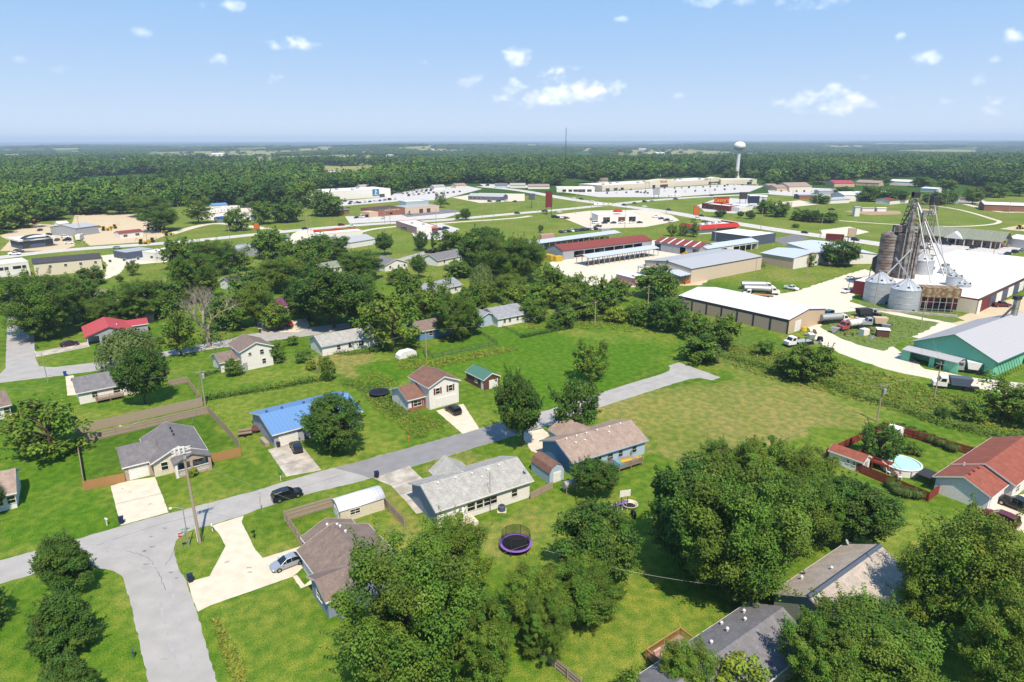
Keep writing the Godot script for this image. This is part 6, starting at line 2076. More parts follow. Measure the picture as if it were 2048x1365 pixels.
	door(t, "r", -4.0, t.get_meta("len") - 0.3, 4.6, 2.4, M.charcoal, "garage_door")  # charcoal panel fills the open side, its inner shade given as colour
	t = open_shed("low open carport of steel tube behind the white roofed shed", [1274, 533, 1300, 540], 3.4, 8.0, 0.4, M.m_grey, 2)
	t = bay_shed("rust_shed", "long shed with oxide red metal roof and dark open bays", [1126, 502, 1306, 481], 4.6, 13.0, 2.2, M.grey, M.m_oxide, 9, [0, 8])
	t = open_shed("open lumber shed with pale roof in the middle of the gravel yard", [1178, 517, 1320, 497], 4.0, 9.0, 1.1, M.m_pale, 14)
	for k in 5: lumber("%s lumber stack from the left under the open pale roof" % ORD[k], t.position + Basis(Vector3.UP, t.rotation.y) * Vector3(6.0 + k * 8.6, 0, -4.0), t.rotation.y, 6, M.wood if k % 2 else M.new_wood)
	t = open_shed("long open pole shed with pale roof at the back of the lumber yard", [1050, 491, 1243, 466], 4.6, 10.0, 1.0, M.m_pale, 17)
	bit(t, "back_wall", M.cream, Vector3(t.get_meta("len") * 0.4, 2.0, -9.8), Vector3(t.get_meta("len") * 0.8, 3.9, 0.2))
	for k in 3: bit(t, "stacked_goods", M.yellow, Vector3(t.get_meta("len") * (0.68 + k * 0.1), 1.2, -5.0), Vector3(5.0, 2.4, 3.0))
	t = bay_shed("rust_shed", "corner shed with striped rusty and white roof beside the yellow forklift", [1309, 484, 1400, 497], 4.6, 13.0, 2.0, M.grey, M.m_oxide, 7, [1, 2, 3, 5])
	var LL: float = t.get_meta("len")
	for k in 5:
		b = MB.new()
		b.face(Vector3(LL * (0.12 + k * 0.18), 4.63, 0), Vector3(LL * (0.12 + k * 0.18) + 1.0, 4.63, 0), Vector3(LL * (0.12 + k * 0.18) + 1.0, 6.63, -6.5), Vector3(LL * (0.12 + k * 0.18), 6.63, -6.5), Vector3.UP)
		part(t, "roof_sheet", b.mesh(), M.m_white)
	t = bay_shed("rack_shed", "pale roofed shed with dark racks beside the slate blue shop", [1416, 499, 1519, 484], 4.2, 10.0, 1.4, M.white, M.m_pale, 8, [0, 1, 3])
	t = shop("slate_shop", "slate blue block shop with flat white roof", [1423, 483, 1500, 494], 5.2, 24.0, M.slate, M.white, [["o", 0.55, 0.0, 12.0, 1.6]], 0.15)
	t = barn("metal_shop", "pale blue roofed shop with tan front and white end wall", [1521, 507, 1589, 518], 5.0, 26.0, 1.4, "x", M.tan, M.m_pale, 1.4)
	bit(t, "end_wall", M.white, Vector3(t.get_meta("len") - 0.25, 2.4, -13.0), Vector3(0.16, 4.9, 25.4))
	t = barn("metal_shop", "white roofed shop behind the dark oval tree", [1574, 487, 1648, 511], 4.6, 26.0, 1.4, "x", M.white, M.m_pale, 1.4)
	# scrap
	var junk := ["rusty oil drum", "crushed grey hopper", "bent steel frame", "old truck axle", "yellow sprayer tank", "stack of dark pallets", "white fuel drum", "rusty seed box", "grey engine block", "black tyre heap"]
	var spots := [[1662, 641], [1670, 668], [1686, 637], [1698, 673], [1703, 642], [1712, 640], [1722, 650], [1738, 664], [1744, 681], [1757, 640], [1765, 652], [1772, 662], [1588, 690], [1600, 684], [1608, 664], [1614, 673], [1622, 681], [1628, 668], [1633, 690], [1640, 684]]
	var count := [0, 0]
	for i in spots.size():
		rng.seed = i + 40
		var heap := 0 if spots[i][0] > 1650 else 1
		count[heap] += 1
		t = thing("scrap_item", "%s in the scrap %s, %s from the left" % [junk[i % 10], "yard" if heap == 0 else "heap by the warehouse end", ORD[count[heap] - 1]], "scrap", g(spots[i][0], spots[i][1]), rng.randf() * 3.0)
		var m: Material = [M.rust_steel, M.metal, M.dark_metal, M.brown, M.yellow, M.wood, M.white, M.brown, M.grey, M.rubber][i % 10]
		b = MB.new()
		match i % 5:
			0: b.tube(Vector3(-0.6, 0.4, 0), Vector3(0.6, 0.4, 0), 0.4, 0.4, 10)
			1: b.prism(PackedVector2Array([Vector2(-1.2, 1.8), Vector2(1.2, 1.8), Vector2(0.4, 0.2), Vector2(-0.4, 0.2)]), -0.8, 0.8)
			2:
				lattice(b, Vector3(-1.4, 0.4, 0), Vector3(1.4, 0.7, 0.4), 0.8, 0.6, 4, 0.08)
			3:
				b.tube(Vector3(-1.1, 0.5, 0), Vector3(1.1, 0.5, 0), 0.1, 0.1, 6)
				for x in [-1.1, 1.1]: b.tube(Vector3(x - 0.12, 0.5, 0), Vector3(x + 0.12, 0.5, 0), 0.5, 0.5, 12)
			4: b.tube(Vector3(0, 0.1, 0), Vector3(0, 1.3, 0), 0.9, 0.7, 12)
		part(t, "body", b.mesh(), m)
		bit(t, "bearer", M.wood, Vector3(0, 0.05, 0), Vector3(1.4, 0.1, 0.3))
	for n in get_children():
		if n.has_meta("len"): n.remove_meta("len")

# ---------------------------------------------------------------- the town behind
func letters(t: Node3D, x: float, y: float, z: float, n: int, w: float, h: float, mat: Material) -> void:
	var b := MB.new()
	rng.seed = n
	for k in n:
		if k % 9 == 8: continue
		b.box(Vector3(x + k * w, y, z), Vector3(w * 0.62, h * rng.randf_range(0.85, 1.0), 0.1))
	part(t, "lettering", b.mesh(), mat)

func make_town() -> void:
	var t := shop("motel", "white two storey motel at the left edge by the highway", [-40, 562, 62, 550], 6.0, 12.0, M.white, M.white, [["w", 0.45, 3.8, 1.2, 1.0], ["w", 0.55, 3.8, 1.2, 1.0], ["d", 0.66, 0.0, 1.0, 2.1], ["w", 0.72, 3.8, 1.4, 1.0], ["w", 0.8, 3.8, 1.2, 1.0], ["w", 0.9, 3.8, 1.2, 1.0], ["w", 0.82, 1.0, 1.2, 1.0], ["w", 0.92, 1.0, 1.2, 1.0]])
	t = barn("motel", "long cream motel with charcoal roof by the highway", [64, 526, 203, 514], 5.6, 16.0, 1.2, "x", M.cream, M.r_black)
	for k in 9: window(t, "f", 6.0 + k * 5.6, -0.3, 3.2, 1.1, 1.1)
	t = shop("dealership", "white building with dark arched entrance and curved roof", [43, 497, 108, 490], 4.2, 15.0, M.slate, M.m_white, [["w", 0.15, 0.8, 3.0, 2.0], ["w", 0.85, 0.8, 3.0, 2.0]], 0.0)
	var L: float = t.get_meta("len")
	bit(t, "canopy", M.white, Vector3(L / 2, 4.7, -7.4), Vector3(L + 2.0, 0.9, 17.0))
	var b := MB.new()
	for k in 10:
		var a := PI * k / 10.0
		var c := PI * (k + 1) / 10.0
		b.face(Vector3(L / 2 + cos(a) * 6.5, 4.6 + sin(a) * 2.4, 2.2), Vector3(L / 2 + cos(c) * 6.5, 4.6 + sin(c) * 2.4, 2.2), Vector3(L / 2 + cos(c) * 6.5, 4.6 + sin(c) * 2.4, -4.0), Vector3(L / 2 + cos(a) * 6.5, 4.6 + sin(a) * 2.4, -4.0), Vector3(cos((a + c) / 2), sin((a + c) / 2), 0))
	part(t, "arch", b.mesh(), M.charcoal)
	t = shop("office", "small white office beside the grey canopy on the highway", [312, 524, 358, 516], 4.4, 9.0, M.white, M.white, [["w", 0.3, 1.2, 1.2, 1.0], ["w", 0.7, 1.2, 1.6, 1.0]])
	t = shop("canopy_shop", "low grey flat roofed shop left of the small white office", [253, 518, 310, 510], 3.4, 12.0, M.slate, M.grey, [], 0.0)
	t = barn("machine_shed", "grey metal building in the machine dealer yard", [150, 455, 197, 449], 5.0, 22.0, 1.6, "x", M.grey, M.m_grey, 1.6)
	t = barn("site_office", "small white office with oxide red roof by the yellow machines", [238, 466, 286, 461], 3.2, 7.0, 1.2, "x", M.white, M.m_oxide)
	for f in [0.25, 0.75]: window(t, "f", t.get_meta("len") * f, -0.3, 1.0, 2.2, 1.2, M.tan)
	t = barn("small_barn", "little white shed behind the domed dealership", [116, 446, 138, 444], 3.4, 7.0, 1.2, "x", M.white, M.white)
	t = barn("blue_roof_office", "white office with bright blue roof among the trailers", [426, 410, 456, 408], 3.6, 9.0, 1.4, "x", M.white, M.m_blue)
	t = barn("blue_shed", "left blue shed by the trailer lot", [438, 436, 455, 434], 3.0, 6.0, 1.0, "x", M.bluegrey, M.royal)
	t = barn("blue_shed", "right blue shed by the trailer lot", [506, 432, 534, 430], 3.0, 6.0, 1.0, "x", M.bluegrey, M.royal)
	t = shop("grey_shop", "grey shop with pale roof left of the gravel lot", [466, 516, 520, 508], 4.0, 12.0, M.grey, M.grey)
	t = shop("big_store", "large white store with a square blue sign", [594, 404, 782, 393], 8.0, 36.0, M.white, M.white, [["o", 0.9, 0.0, 6.0, 3.0]])
	L = t.get_meta("len")
	bit(t, "blue_sign", mk(ph(56, 132, 176), 0.6), Vector3(L * 0.83, 5.2, 0.1), Vector3(7.5, 6.6, 0.3))
	b = MB.new()
	b.tube(Vector3(L * 0.83, 7.0, 0.26), Vector3(L * 0.83, 7.0, 0.34), 0.7, 0.7, 12)
	b.box(Vector3(L * 0.83, 5.4, 0.3), Vector3(1.0, 1.8, 0.1)); b.box(Vector3(L * 0.83 + 0.9, 6.0, 0.3), Vector3(1.4, 0.5, 0.1)); b.box(Vector3(L * 0.83 - 0.7, 4.4, 0.3), Vector3(0.5, 1.4, 0.1)); b.box(Vector3(L * 0.83, 3.2, 0.3), Vector3(4.4, 0.6, 0.1))
	part(t, "emblem", b.mesh(), M.white)
	for a in [[0.3, -14], [0.5, -20], [0.62, -9], [0.75, -24]]: bit(t, "roof_unit", M.grey, Vector3(L * a[0], 8.8, a[1]), Vector3(2.6, 1.5, 2.4))
	t = shop("brick_store", "red brick store with pale lettering and black roof", [757, 433, 811, 428], 4.6, 24.0, M.brick, M.r_black, [["w", 0.45, 1.0, 3.4, 1.4]], 0.7)
	letters(t, t.get_meta("len") * 0.25, 4.2, 0.12, 22, 0.62, 0.7, M.cream)
	bit(t, "side_annex", M.tan, Vector3(-4.0, 1.9, -6.0), Vector3(8.0, 3.8, 12.0))
	t = shop("tan_shop", "tan block garage with two brown doors beside the brick store", [811, 428, 879, 423], 4.6, 18.0, M.beige, M.grey, [["g", 0.46, 0.0, 3.4, 3.2], ["g", 0.68, 0.0, 3.4, 3.2], ["w", 0.12, 1.0, 1.0, 1.2]])
	t = shop("blue_shop", "pale blue metal shop behind the tan garage", [813, 416, 858, 413], 5.0, 14.0, M.lightblue, M.white)
	t = barn("bank", "low grey bank with broad pale roof in the middle distance", [936, 392, 1006, 394], 3.6, 16.0, 2.2, "x", M.slate, M.m_grey)
	for k in 8: window(t, "f", t.get_meta("len") * (0.1 + 0.11 * k), -0.3, 0.6, 2.6, 2.0, M.white)
	# restaurant: the long side faces left, the short side faces the viewer
	t = shop("restaurant", "white flat roofed restaurant with pink side and dark windows", [793, 455, 834, 469], 4.0, 14.0, M.pink, M.white, [["o", 0.4, 0.8, 12.0, 1.8]], 0.6)
	L = t.get_meta("len")
	bit(t, "end_wall", M.white, Vector3(L + 0.06, 2.2, -5.0), Vector3(0.2, 4.4, 9.6))
	bit(t, "red_awning", M.maroon, Vector3(L + 1.4, 2.9, -12.0), Vector3(2.6, 0.6, 4.0))
	for a in [[0.45, -5], [0.7, -9]]: bit(t, "roof_unit", M.grey, Vector3(L * a[0], 4.6, a[1]), Vector3(1.6, 1.2, 1.6))
	t = barn("gabled_store", "white gabled store with grey roof behind the shade trees", [700, 485, 752, 477], 3.2, 16.0, 2.0, "x", M.white, M.m_grey)
	t = shop("red_trim_store", "store front edged with a stepped red parapet", [640, 482, 726, 474], 4.0, 8.0, M.white, M.white, [], 0.2)
	L = t.get_meta("len")
	b = MB.new()
	b.prism(PackedVector2Array([Vector2(0, 3.6), Vector2(L, 3.6), Vector2(L, 4.6), Vector2(L * 0.75, 4.6), Vector2(L * 0.5, 5.6), Vector2(L * 0.25, 4.6), Vector2(0, 5.8)]), -8.6, -8.2)
	part(t, "parapet_board", b.mesh(), M.red)
	# supermarket
	t = shop("supermarket", "long cream supermarket with arched entrance and red lettering", [1205, 383, 1441, 369], 6.0, 40.0, M.cream, M.white, [["o", 0.04, 0.0, 6.0, 2.6], ["o", 0.1, 0.0, 6.0, 2.6], ["o", 0.15, 0.0, 5.0, 2.6], ["w", 0.42, 1.0, 6.0, 3.0], ["w", 0.5, 1.0, 12.0, 3.0], ["o", 0.9, 0.0, 5.0, 3.4]])
	L = t.get_meta("len")
	b = MB.new()
	b.prism(PackedVector2Array([Vector2(L * 0.36, 0), Vector2(L * 0.58, 0), Vector2(L * 0.58, 8.0), Vector2(L * 0.53, 9.6), Vector2(L * 0.47, 10.2), Vector2(L * 0.41, 9.6), Vector2(L * 0.36, 8.0)]), -8.0, 1.2)
	part(t, "entrance_front", b.mesh(), M.cream)
	b = MB.new()
	b.prism(PackedVector2Array([Vector2(L * 0.9, 3.4), Vector2(L * 0.99, 3.4), Vector2(L * 0.99, 8.0), Vector2(L * 0.945, 9.4), Vector2(L * 0.9, 8.0)]), -8.0, 1.2)
	part(t, "entrance_front", b.mesh(), M.cream)
	window(t, "f", L * 0.48, 1.2, 0.6, 14.0, 3.0, M.dark_metal)
	window(t, "f", L * 0.395, 1.2, 0.2, 5.0, 3.4, M.dark_metal)
	text(t, "Woods", M.red, Vector3(L * 0.475, 7.2, 1.3), 3.0)
	letters(t, L * 0.84, 6.8, 0.12, 6, 1.4, 1.2, M.red)
	for k in 10: bit(t, "roof_unit", M.grey, Vector3(L * (0.06 + 0.09 * k), 6.9, -12 - (k % 3) * 8), Vector3(3, 1.6, 3))
	t = shop("white_strip", "white strip of small shops with dark windows left of the supermarket", [1114, 385, 1190, 385], 5.0, 16.0, M.white, M.white, [["w", 0.2, 0.6, 4, 2.4], ["w", 0.36, 0.6, 4, 2.4], ["w", 0.5, 0.6, 5, 2.4], ["o", 0.66, 0, 8, 3], ["w", 0.86, 0.6, 5, 2.4]])
	t = shop("green_sign_store", "pale store with a small green mark right of the supermarket", [1442, 370, 1514, 370], 6.0, 26.0, M.cream, M.white, [["o", 0.8, 0, 6, 3]])
	bit(t, "green_mark", M.green, Vector3(t.get_meta("len") * 0.84, 5.0, 0.12), Vector3(4.0, 2.0, 0.2))
	t = shop("convenience_store", "low convenience store with brown canopy under the red pole sign", [1404, 418, 1458, 424], 3.6, 14.0, M.maroon, M.white, [["o", 0.3, 0, 10, 2.4]], 0.8)
	bit(t, "side_room", M.white, Vector3(t.get_meta("len") + 4.0, 1.8, -8.0), Vector3(8.0, 3.6, 10.0))
	t = shop("red_roofed_store", "white store under a broad bright red metal mansard", [1396, 470, 1474, 464], 4.6, 15.0, M.white, M.white, [["o", 0.72, 0.2, 16.0, 2.2]], 0.0)
	L = t.get_meta("len")
	b = MB.new()
	b.face(Vector3(-1.4, 3.2, 1.6), Vector3(L + 1.4, 3.2, 1.6), Vector3(L + 0.2, 5.6, -0.2), Vector3(-0.2, 5.6, -0.2), Vector3(0, 0.6, 1))
	b.face(Vector3(-1.4, 3.2, 1.6), Vector3(-0.2, 5.6, -0.2), Vector3(-0.2, 5.6, -14.8), Vector3(-1.4, 3.2, -16.4), Vector3(-1, 0.6, 0))
	b.face(Vector3(L + 1.4, 3.2, 1.6), Vector3(L + 0.2, 5.6, -0.2), Vector3(L + 0.2, 5.6, -14.8), Vector3(L + 1.4, 3.2, -16.4), Vector3(1, 0.6, 0))
	b.face(Vector3(-1.4, 3.1, 1.6), Vector3(L + 1.4, 3.1, 1.6), Vector3(L + 0.2, 3.1, -0.2), Vector3(-0.2, 3.1, -0.2), Vector3(0, -1, 0))
	part(t, "mansard", b.mesh(), M.red)
	for k in 4: bit(t, "roof_unit", M.grey, Vector3(L * (0.2 + 0.2 * k), 5.2, -6 - k), Vector3(1.8, 1.2, 1.8))
	t = shop("service_station", "white service station with tall white bays behind parked trucks", [1196, 446, 1282, 444], 5.0, 14.0, M.white, M.white, [["o", 0.2, 0, 5, 3.4], ["g", 0.55, 0, 5, 3.6], ["o", 0.8, 0, 5, 3.4]])
	b = MB.new()
	b.lathe(Vector3(t.get_meta("len") * 0.52, 6.6, -6.0), [Vector2(3.6, 0), Vector2(3.0, 1.0), Vector2(1.6, 1.8), Vector2(0, 2.1)], 18)
	part(t, "red_dome", b.mesh(), M.red)
	# strip mall on the right
	t = barn("strip_mall", "long grey green roofed strip mall with white posts and brick end", [1812, 468, 2007, 487], 4.0, 17.0, 4.6, "x", M.brick, M.r_green, 0.0, 2.4)
	L = t.get_meta("len")
	for k in 12:
		bit(t, "porch_post", M.white, Vector3(1.0 + k * (L - 2.0) / 11.0, 1.9, -0.4), Vector3(0.4, 3.8, 0.4))
		if k < 11: window(t, "f", 1.0 + (k + 0.5) * (L - 2.0) / 11.0, -2.4, 0.4, 3.2, 2.2, M.dark_metal)
	b = MB.new()
	b.prism(PackedVector2Array([Vector2(L * 0.42, 3.6), Vector2(L * 0.62, 3.6), Vector2(L * 0.52, 7.2)]), -4.0, 0.6)
	part(t, "porch_gable", b.mesh(), M.white)
	b = MB.new()
	b.prism(PackedVector2Array([Vector2(-2.2, 3.8), Vector2(-14.8, 3.8), Vector2(-8.5, 8.0)]), L - 2.3, L - 1.9)
	var rm := MB.new()
	for i in range(0, b.v.size(), 3): rm.tri(Vector3(b.v[i].z, b.v[i].y, b.v[i].x), Vector3(b.v[i + 2].z, b.v[i + 2].y, b.v[i + 2].x), Vector3(b.v[i + 1].z, b.v[i + 1].y, b.v[i + 1].x))
	part(t, "end_gable", rm.mesh(), M.white)
	t = barn("metal_shop", "white metal building behind the strip mall at the right edge", [2016, 478, 2110, 490], 4.5, 14.0, 1.6, "x", M.white, M.m_white)
	for a in [["white hip roofed barn with tall walls beside the ball field", [1690, 392, 1742, 391], 6.0, 20.0, 2.6, M.white, M.m_white], ["low white annex beside the hip roofed barn", [1650, 402, 1702, 400], 3.4, 16.0, 1.6, M.white, M.m_grey], ["red metal roofed building behind the white barn", [1670, 368, 1712, 368], 4.5, 26.0, 3.0, M.tan, M.m_red], ["tan roofed hall right of the red metal roof", [1712, 366, 1760, 368], 4.0, 22.0, 2.6, M.tan, M.r_tan], ["long white metal shed among the far trees", [1780, 364, 1834, 366], 5.0, 24.0, 2.0, M.white, M.m_white], ["tan church like hall near the water tower", [1580, 375, 1626, 374], 4.5, 26.0, 4.0, M.cream, M.r_tan], ["low tan roofed wing left of the hall near the water tower", [1555, 377, 1582, 376], 3.6, 18.0, 2.6, M.tan, M.r_tan], ["long dark brick hall at the right behind the ball field", [1970, 411, 2110, 416], 5.0, 30.0, 1.0, M.brick, M.white], ["white and rust shed behind the grain elevator head", [1782, 403, 1820, 400], 3.6, 14.0, 2.0, M.white, M.m_oxide], ["white field house with pink roof beyond the infield", [1842, 422, 1868, 424], 3.0, 8.0, 0.8, M.white, M.pink], ["far bungalow with grey roof left of the white strip", [1020, 371, 1052, 371], 3.2, 14.0, 2.4, M.white, M.r_grey], ["far bungalow with tan roof left of the white strip", [1056, 373, 1100, 373], 3.2, 14.0, 2.4, M.white, M.r_tan], ["far teal walled house at the middle distance", [990, 371, 1016, 371], 3.2, 12.0, 2.4, M.lightblue, M.r_dark], ["red roofed house above the supermarket", [1316, 347, 1342, 347], 5.0, 16.0, 3.0, M.white, M.r_red], ["brown roofed house left above the supermarket", [1192, 361, 1218, 361], 4.0, 16.0, 3.0, M.tan, M.r_brown], ["long white house behind the blue sign store", [722, 374, 776, 371], 4.0, 14.0, 2.4, M.white, M.r_grey], ["dark roofed house behind the car dealer", [800, 366, 836, 364], 3.6, 14.0, 2.6, M.white, M.r_dark], ["small red and white barn on the far meadow", [708, 347, 724, 347], 3.6, 12.0, 2.6, M.white, M.m_red], ["small pale barn left on the far meadow", [660, 366, 686, 366], 3.2, 10.0, 1.6, M.white, M.m_white], ["far pale house left of the meadow", [656, 340, 680, 340], 3.6, 14.0, 2.6, M.white, M.r_tan], ["far white farm shed in the woods at left", [355, 351, 376, 350], 4.0, 14.0, 2.6, M.white, M.m_white], ["tan roofed bungalow left of the blue shop", [678, 421, 700, 419], 3.0, 10.0, 1.8, M.brick, M.r_dark], ["white house left of the lone bungalows", [868, 374, 892, 373], 3.2, 12.0, 2.2, M.white, M.r_grey], ["cream house among the far trees left of centre", [912, 371, 934, 370], 3.2, 12.0, 2.2, M.cream, M.r_tan], ["white box shop right of the convenience store", [1462, 412, 1492, 414], 4.0, 16.0, 0.6, M.white, M.m_white], ["pale shop behind the picture boards", [1500, 394, 1536, 395], 4.4, 18.0, 0.8, M.white, M.m_white], ["tan shop right of the green mark store", [1536, 372, 1556, 372], 4.0, 16.0, 1.6, M.tan, M.r_tan], ["brown block hall before the far lots", [1600, 392, 1640, 392], 3.8, 14.0, 0.8, M.brick, M.grey], ["grey workshop before the red metal roof", [1640, 384, 1672, 384], 4.0, 14.0, 1.2, M.grey, M.m_grey], ["tan shop left of the far ball field stand", [1752, 386, 1784, 388], 3.6, 14.0, 1.2, M.tan, M.m_grey], ["white shop behind the far brown shed", [1842, 378, 1876, 380], 4.0, 16.0, 1.2, M.white, M.m_white], ["pale hall beside the far lot at right", [1920, 398, 1956, 400], 3.6, 14.0, 1.6, M.cream, M.r_grey], ["white dugout beside the infield", [1726, 418, 1752, 418], 2.6, 4.0, 0.4, M.white, M.m_grey], ["tall white press box behind the infield", [1712, 416, 1724, 416], 7.0, 5.0, 0.4, M.white, M.m_grey], ["low white stand right of the press box", [1756, 418, 1776, 418], 2.8, 5.0, 0.4, M.white, M.m_white]]:
		t = barn("far_building", a[0], a[1], a[2], a[3], a[4], "x", a[5], a[6], 0.0, 0.4)
	rng.seed = 88
	for k in 44:               # roofs glimpsed in the woods
		var u := rng.randf_range(60, 2000)
		var v := rng.randf_range(300, 332)
		var p := g(u, v)
		if p.z > -1300: continue
		p.y = land(p.x, p.z)
		var fh := thing("far_house", "tiny pale farmstead glimpsed in the distant woods", "house", p, rng.randf() * 3.0, "distant farmsteads in the woods")
		var w := rng.randf_range(14, 30)
		part(fh, "wall", wall_mesh(-w, w, 8, -8, 9.0, 4.0, "x"), M.white)
		part(fh, "roof", roof_mesh(-w - 1, w + 1, 9, -9, 9.0, 4.5, "x", 0.0), [M.m_white, M.r_grey, M.r_tan][k % 3])
	for n in get_children():
		if n.has_meta("len"): n.remove_meta("len")
	# water tower
	t = thing("water_tower", "white bulb shaped water tower on a slim column", "water tower", g(1474, 357))
	b = MB.new()
	b.lathe(Vector3.ZERO, [Vector2(4.6, 0), Vector2(3.0, 5), Vector2(2.7, 12), Vector2(2.7, 38), Vector2(3.4, 42)], 24)
	part(t, "column", b.mesh(true), M.white)
	b = MB.new()
	var prof := []
	for k in 15:
		var a := PI * k / 14.0
		prof.append(Vector2(sin(a) * 9.0 if k < 14 else 0.0, 47.5 - cos(a) * (6.8 if a < PI / 2 else 6.6)))
	b.lathe(Vector3.ZERO, prof, 32)
	part(t, "tank", b.mesh(true), M.white)
	t = thing("radio_mast", "thin lattice radio mast on the horizon", "mast", g(1131, 360))
	b = MB.new()
	lattice(b, Vector3.ZERO, Vector3(0, 74, 0), 1.3, 0.9, 26, 0.1)
	part(t, "lattice", b.mesh(), M.dark_metal)

# ---------------------------------------------------------------- yards
func trampoline(label: String, u: float, v: float, pad: Material, net: bool) -> void:
	var p := g(u, v, 0.9)
	p.y = 0.0
	var t := thing("trampoline", label, "trampoline", p, 0.2)
	var b := MB.new()
	b.lathe(Vector3(0, 0.9, 0), [Vector2(2.3, -0.06), Vector2(2.32, 0.0), Vector2(2.24, 0.05), Vector2(1.98, 0.05), Vector2(1.94, 0.0)], 36)
	part(t, "pad", b.mesh(), pad)
	b = MB.new()
	b.tube(Vector3(0, 0.86, 0), Vector3(0, 0.88, 0), 1.97, 1.97, 36)
	part(t, "mat", b.mesh(), M.black)
	for k in 6:
		var a := TAU * k / 6.0
		var q := Vector3(cos(a) * 2.24, 0, sin(a) * 2.24)
		b = MB.new()
		b.tube(q, q + Vector3.UP * 0.86, 0.04, 0.04, 6)
		part(t, "leg", b.mesh(), M.dark_metal)
		if net:
			b = MB.new()
			b.tube(q * 0.97 + Vector3.UP * 0.8, q * 0.9 + Vector3.UP * 2.6, 0.035, 0.03, 6)
			part(t, "net_pole", b.mesh(), M.dark_metal)
	if net:
		b = MB.new()
		for k in 36:
			var a := TAU * k / 36.0
			var c := TAU * (k + 1) / 36.0
			b.face(Vector3(cos(a) * 1.98, 0.95, sin(a) * 1.98), Vector3(cos(c) * 1.98, 0.95, sin(c) * 1.98), Vector3(cos(c) * 2.0, 2.55, sin(c) * 2.0), Vector3(cos(a) * 2.0, 2.55, sin(a) * 2.0), Vector3(cos(a), 0, sin(a)))
			b.tube(Vector3(cos(a) * 2.0, 2.56, sin(a) * 2.0), Vector3(cos(c) * 2.0, 2.56, sin(c) * 2.0), 0.03, 0.03, 4, false)
		part(t, "safety_net", b.mesh(), M.net)

func chair(u: float, v: float, turn: float, label: String) -> void:
	var t := thing("garden_chair", label, "chair", g(u, v), turn)
	bit(t, "seat", M.white, Vector3(0, 0.38, 0), Vector3(0.6, 0.06, 0.6))
	var b := MB.new()
	b.box(Vector3(0, 0.75, -0.36), Vector3(0.6, 0.8, 0.06), Basis(Vector3.RIGHT, -0.3))
	part(t, "backrest", b.mesh(), M.white)
	for a in [[-0.27, -0.27], [0.27, -0.27], [-0.27, 0.27], [0.27, 0.27]]: bit(t, "leg", M.white, Vector3(a[0], 0.18, a[1]), Vector3(0.07, 0.38, 0.07))
	for x in [-0.32, 0.32]: bit(t, "armrest", M.white, Vector3(x, 0.6, 0), Vector3(0.1, 0.05, 0.65))

func wheel_pair(t: Node3D, x: float, w: float, r: float) -> void:
	for s in [-1.0, 1.0]:
		var b := MB.new()
		b.tube(Vector3(0, 0, -0.13), Vector3(0, 0, 0.13), r, r, 14)
		part(t, "wheel", b.mesh(), M.rubber, Vector3(x, r, s * w))

func trailer(u: float, v: float, deg: float, label: String, cat := "trailer", L := 7.5, W := 2.4, H := 2.6, mat: Material = null, nm := "camper_trailer") -> void:
	var t := thing(nm, label, cat, g(u, v) + Vector3.UP * 0.02, deg_to_rad(deg))
	var b := MB.new()
	b.prism(PackedVector2Array([Vector2(-L / 2, 0.55), Vector2(L / 2 - 0.5, 0.55), Vector2(L / 2, 1.2), Vector2(L / 2 - 0.2, H + 0.3), Vector2(L / 2 - 0.7, H + 0.55), Vector2(-L / 2 + 0.2, H + 0.55), Vector2(-L / 2, H + 0.3)]), -W / 2, W / 2)
	part(t, "body", b.mesh(), mat if mat else M.white)
	for s in [-1.0, 1.0]:
		for x in [-L * 0.3, L * 0.05, L * 0.32]: bit(t, "window", M.glass, Vector3(x, 1.9, s * (W / 2 + 0.01)), Vector3(0.9, 0.6, 0.04))
	bit(t, "roof_unit", M.grey, Vector3(0, H + 0.7, 0), Vector3(0.9, 0.3, 0.7))
	wheel_pair(t, -0.4, W / 2 - 0.2, 0.36); wheel_pair(t, 0.5, W / 2 - 0.2, 0.36)
	bit(t, "tongue", M.dark_metal, Vector3(L / 2 + 0.5, 0.6, 0), Vector3(1.2, 0.1, 0.12))

func tractor(u: float, v: float, deg: float, mat: Material, label: String) -> void:
	var t := thing("loader_machine", label, "machine", g(u, v) + Vector3.UP * 0.02, deg_to_rad(deg))
	bit(t, "hood", mat, Vector3(1.2, 1.4, 0), Vector3(2.2, 0.9, 1.1))
	bit(t, "frame", M.dark_metal, Vector3(0.3, 0.9, 0), Vector3(4.4, 0.4, 0.9))
	bit(t, "cab", M.glass, Vector3(-0.6, 2.2, 0), Vector3(1.4, 1.4, 1.4))
	bit(t, "cab_roof", mat, Vector3(-0.6, 2.95, 0), Vector3(1.7, 0.14, 1.6))
	wheel_pair(t, -0.9, 0.95, 0.75); wheel_pair(t, 1.7, 0.85, 0.5)
	var b := MB.new()
	for s in [-0.6, 0.6]:
		b.tube(Vector3(0.6, 1.8, s), Vector3(3.2, 1.0, s), 0.12, 0.1, 6)
	part(t, "loader_arm", b.mesh(), mat)
	bit(t, "bucket", mat, Vector3(3.4, 0.6, 0), Vector3(0.8, 0.8, 2.2))
	b = MB.new()
	b.tube(Vector3(-1.6, 1.2, 0), Vector3(-2.8, 3.4, 0), 0.16, 0.14, 6)
	b.tube(Vector3(-2.8, 3.4, 0), Vector3(-4.0, 1.4, 0), 0.14, 0.1, 6)
	part(t, "backhoe_arm", b.mesh(), mat)

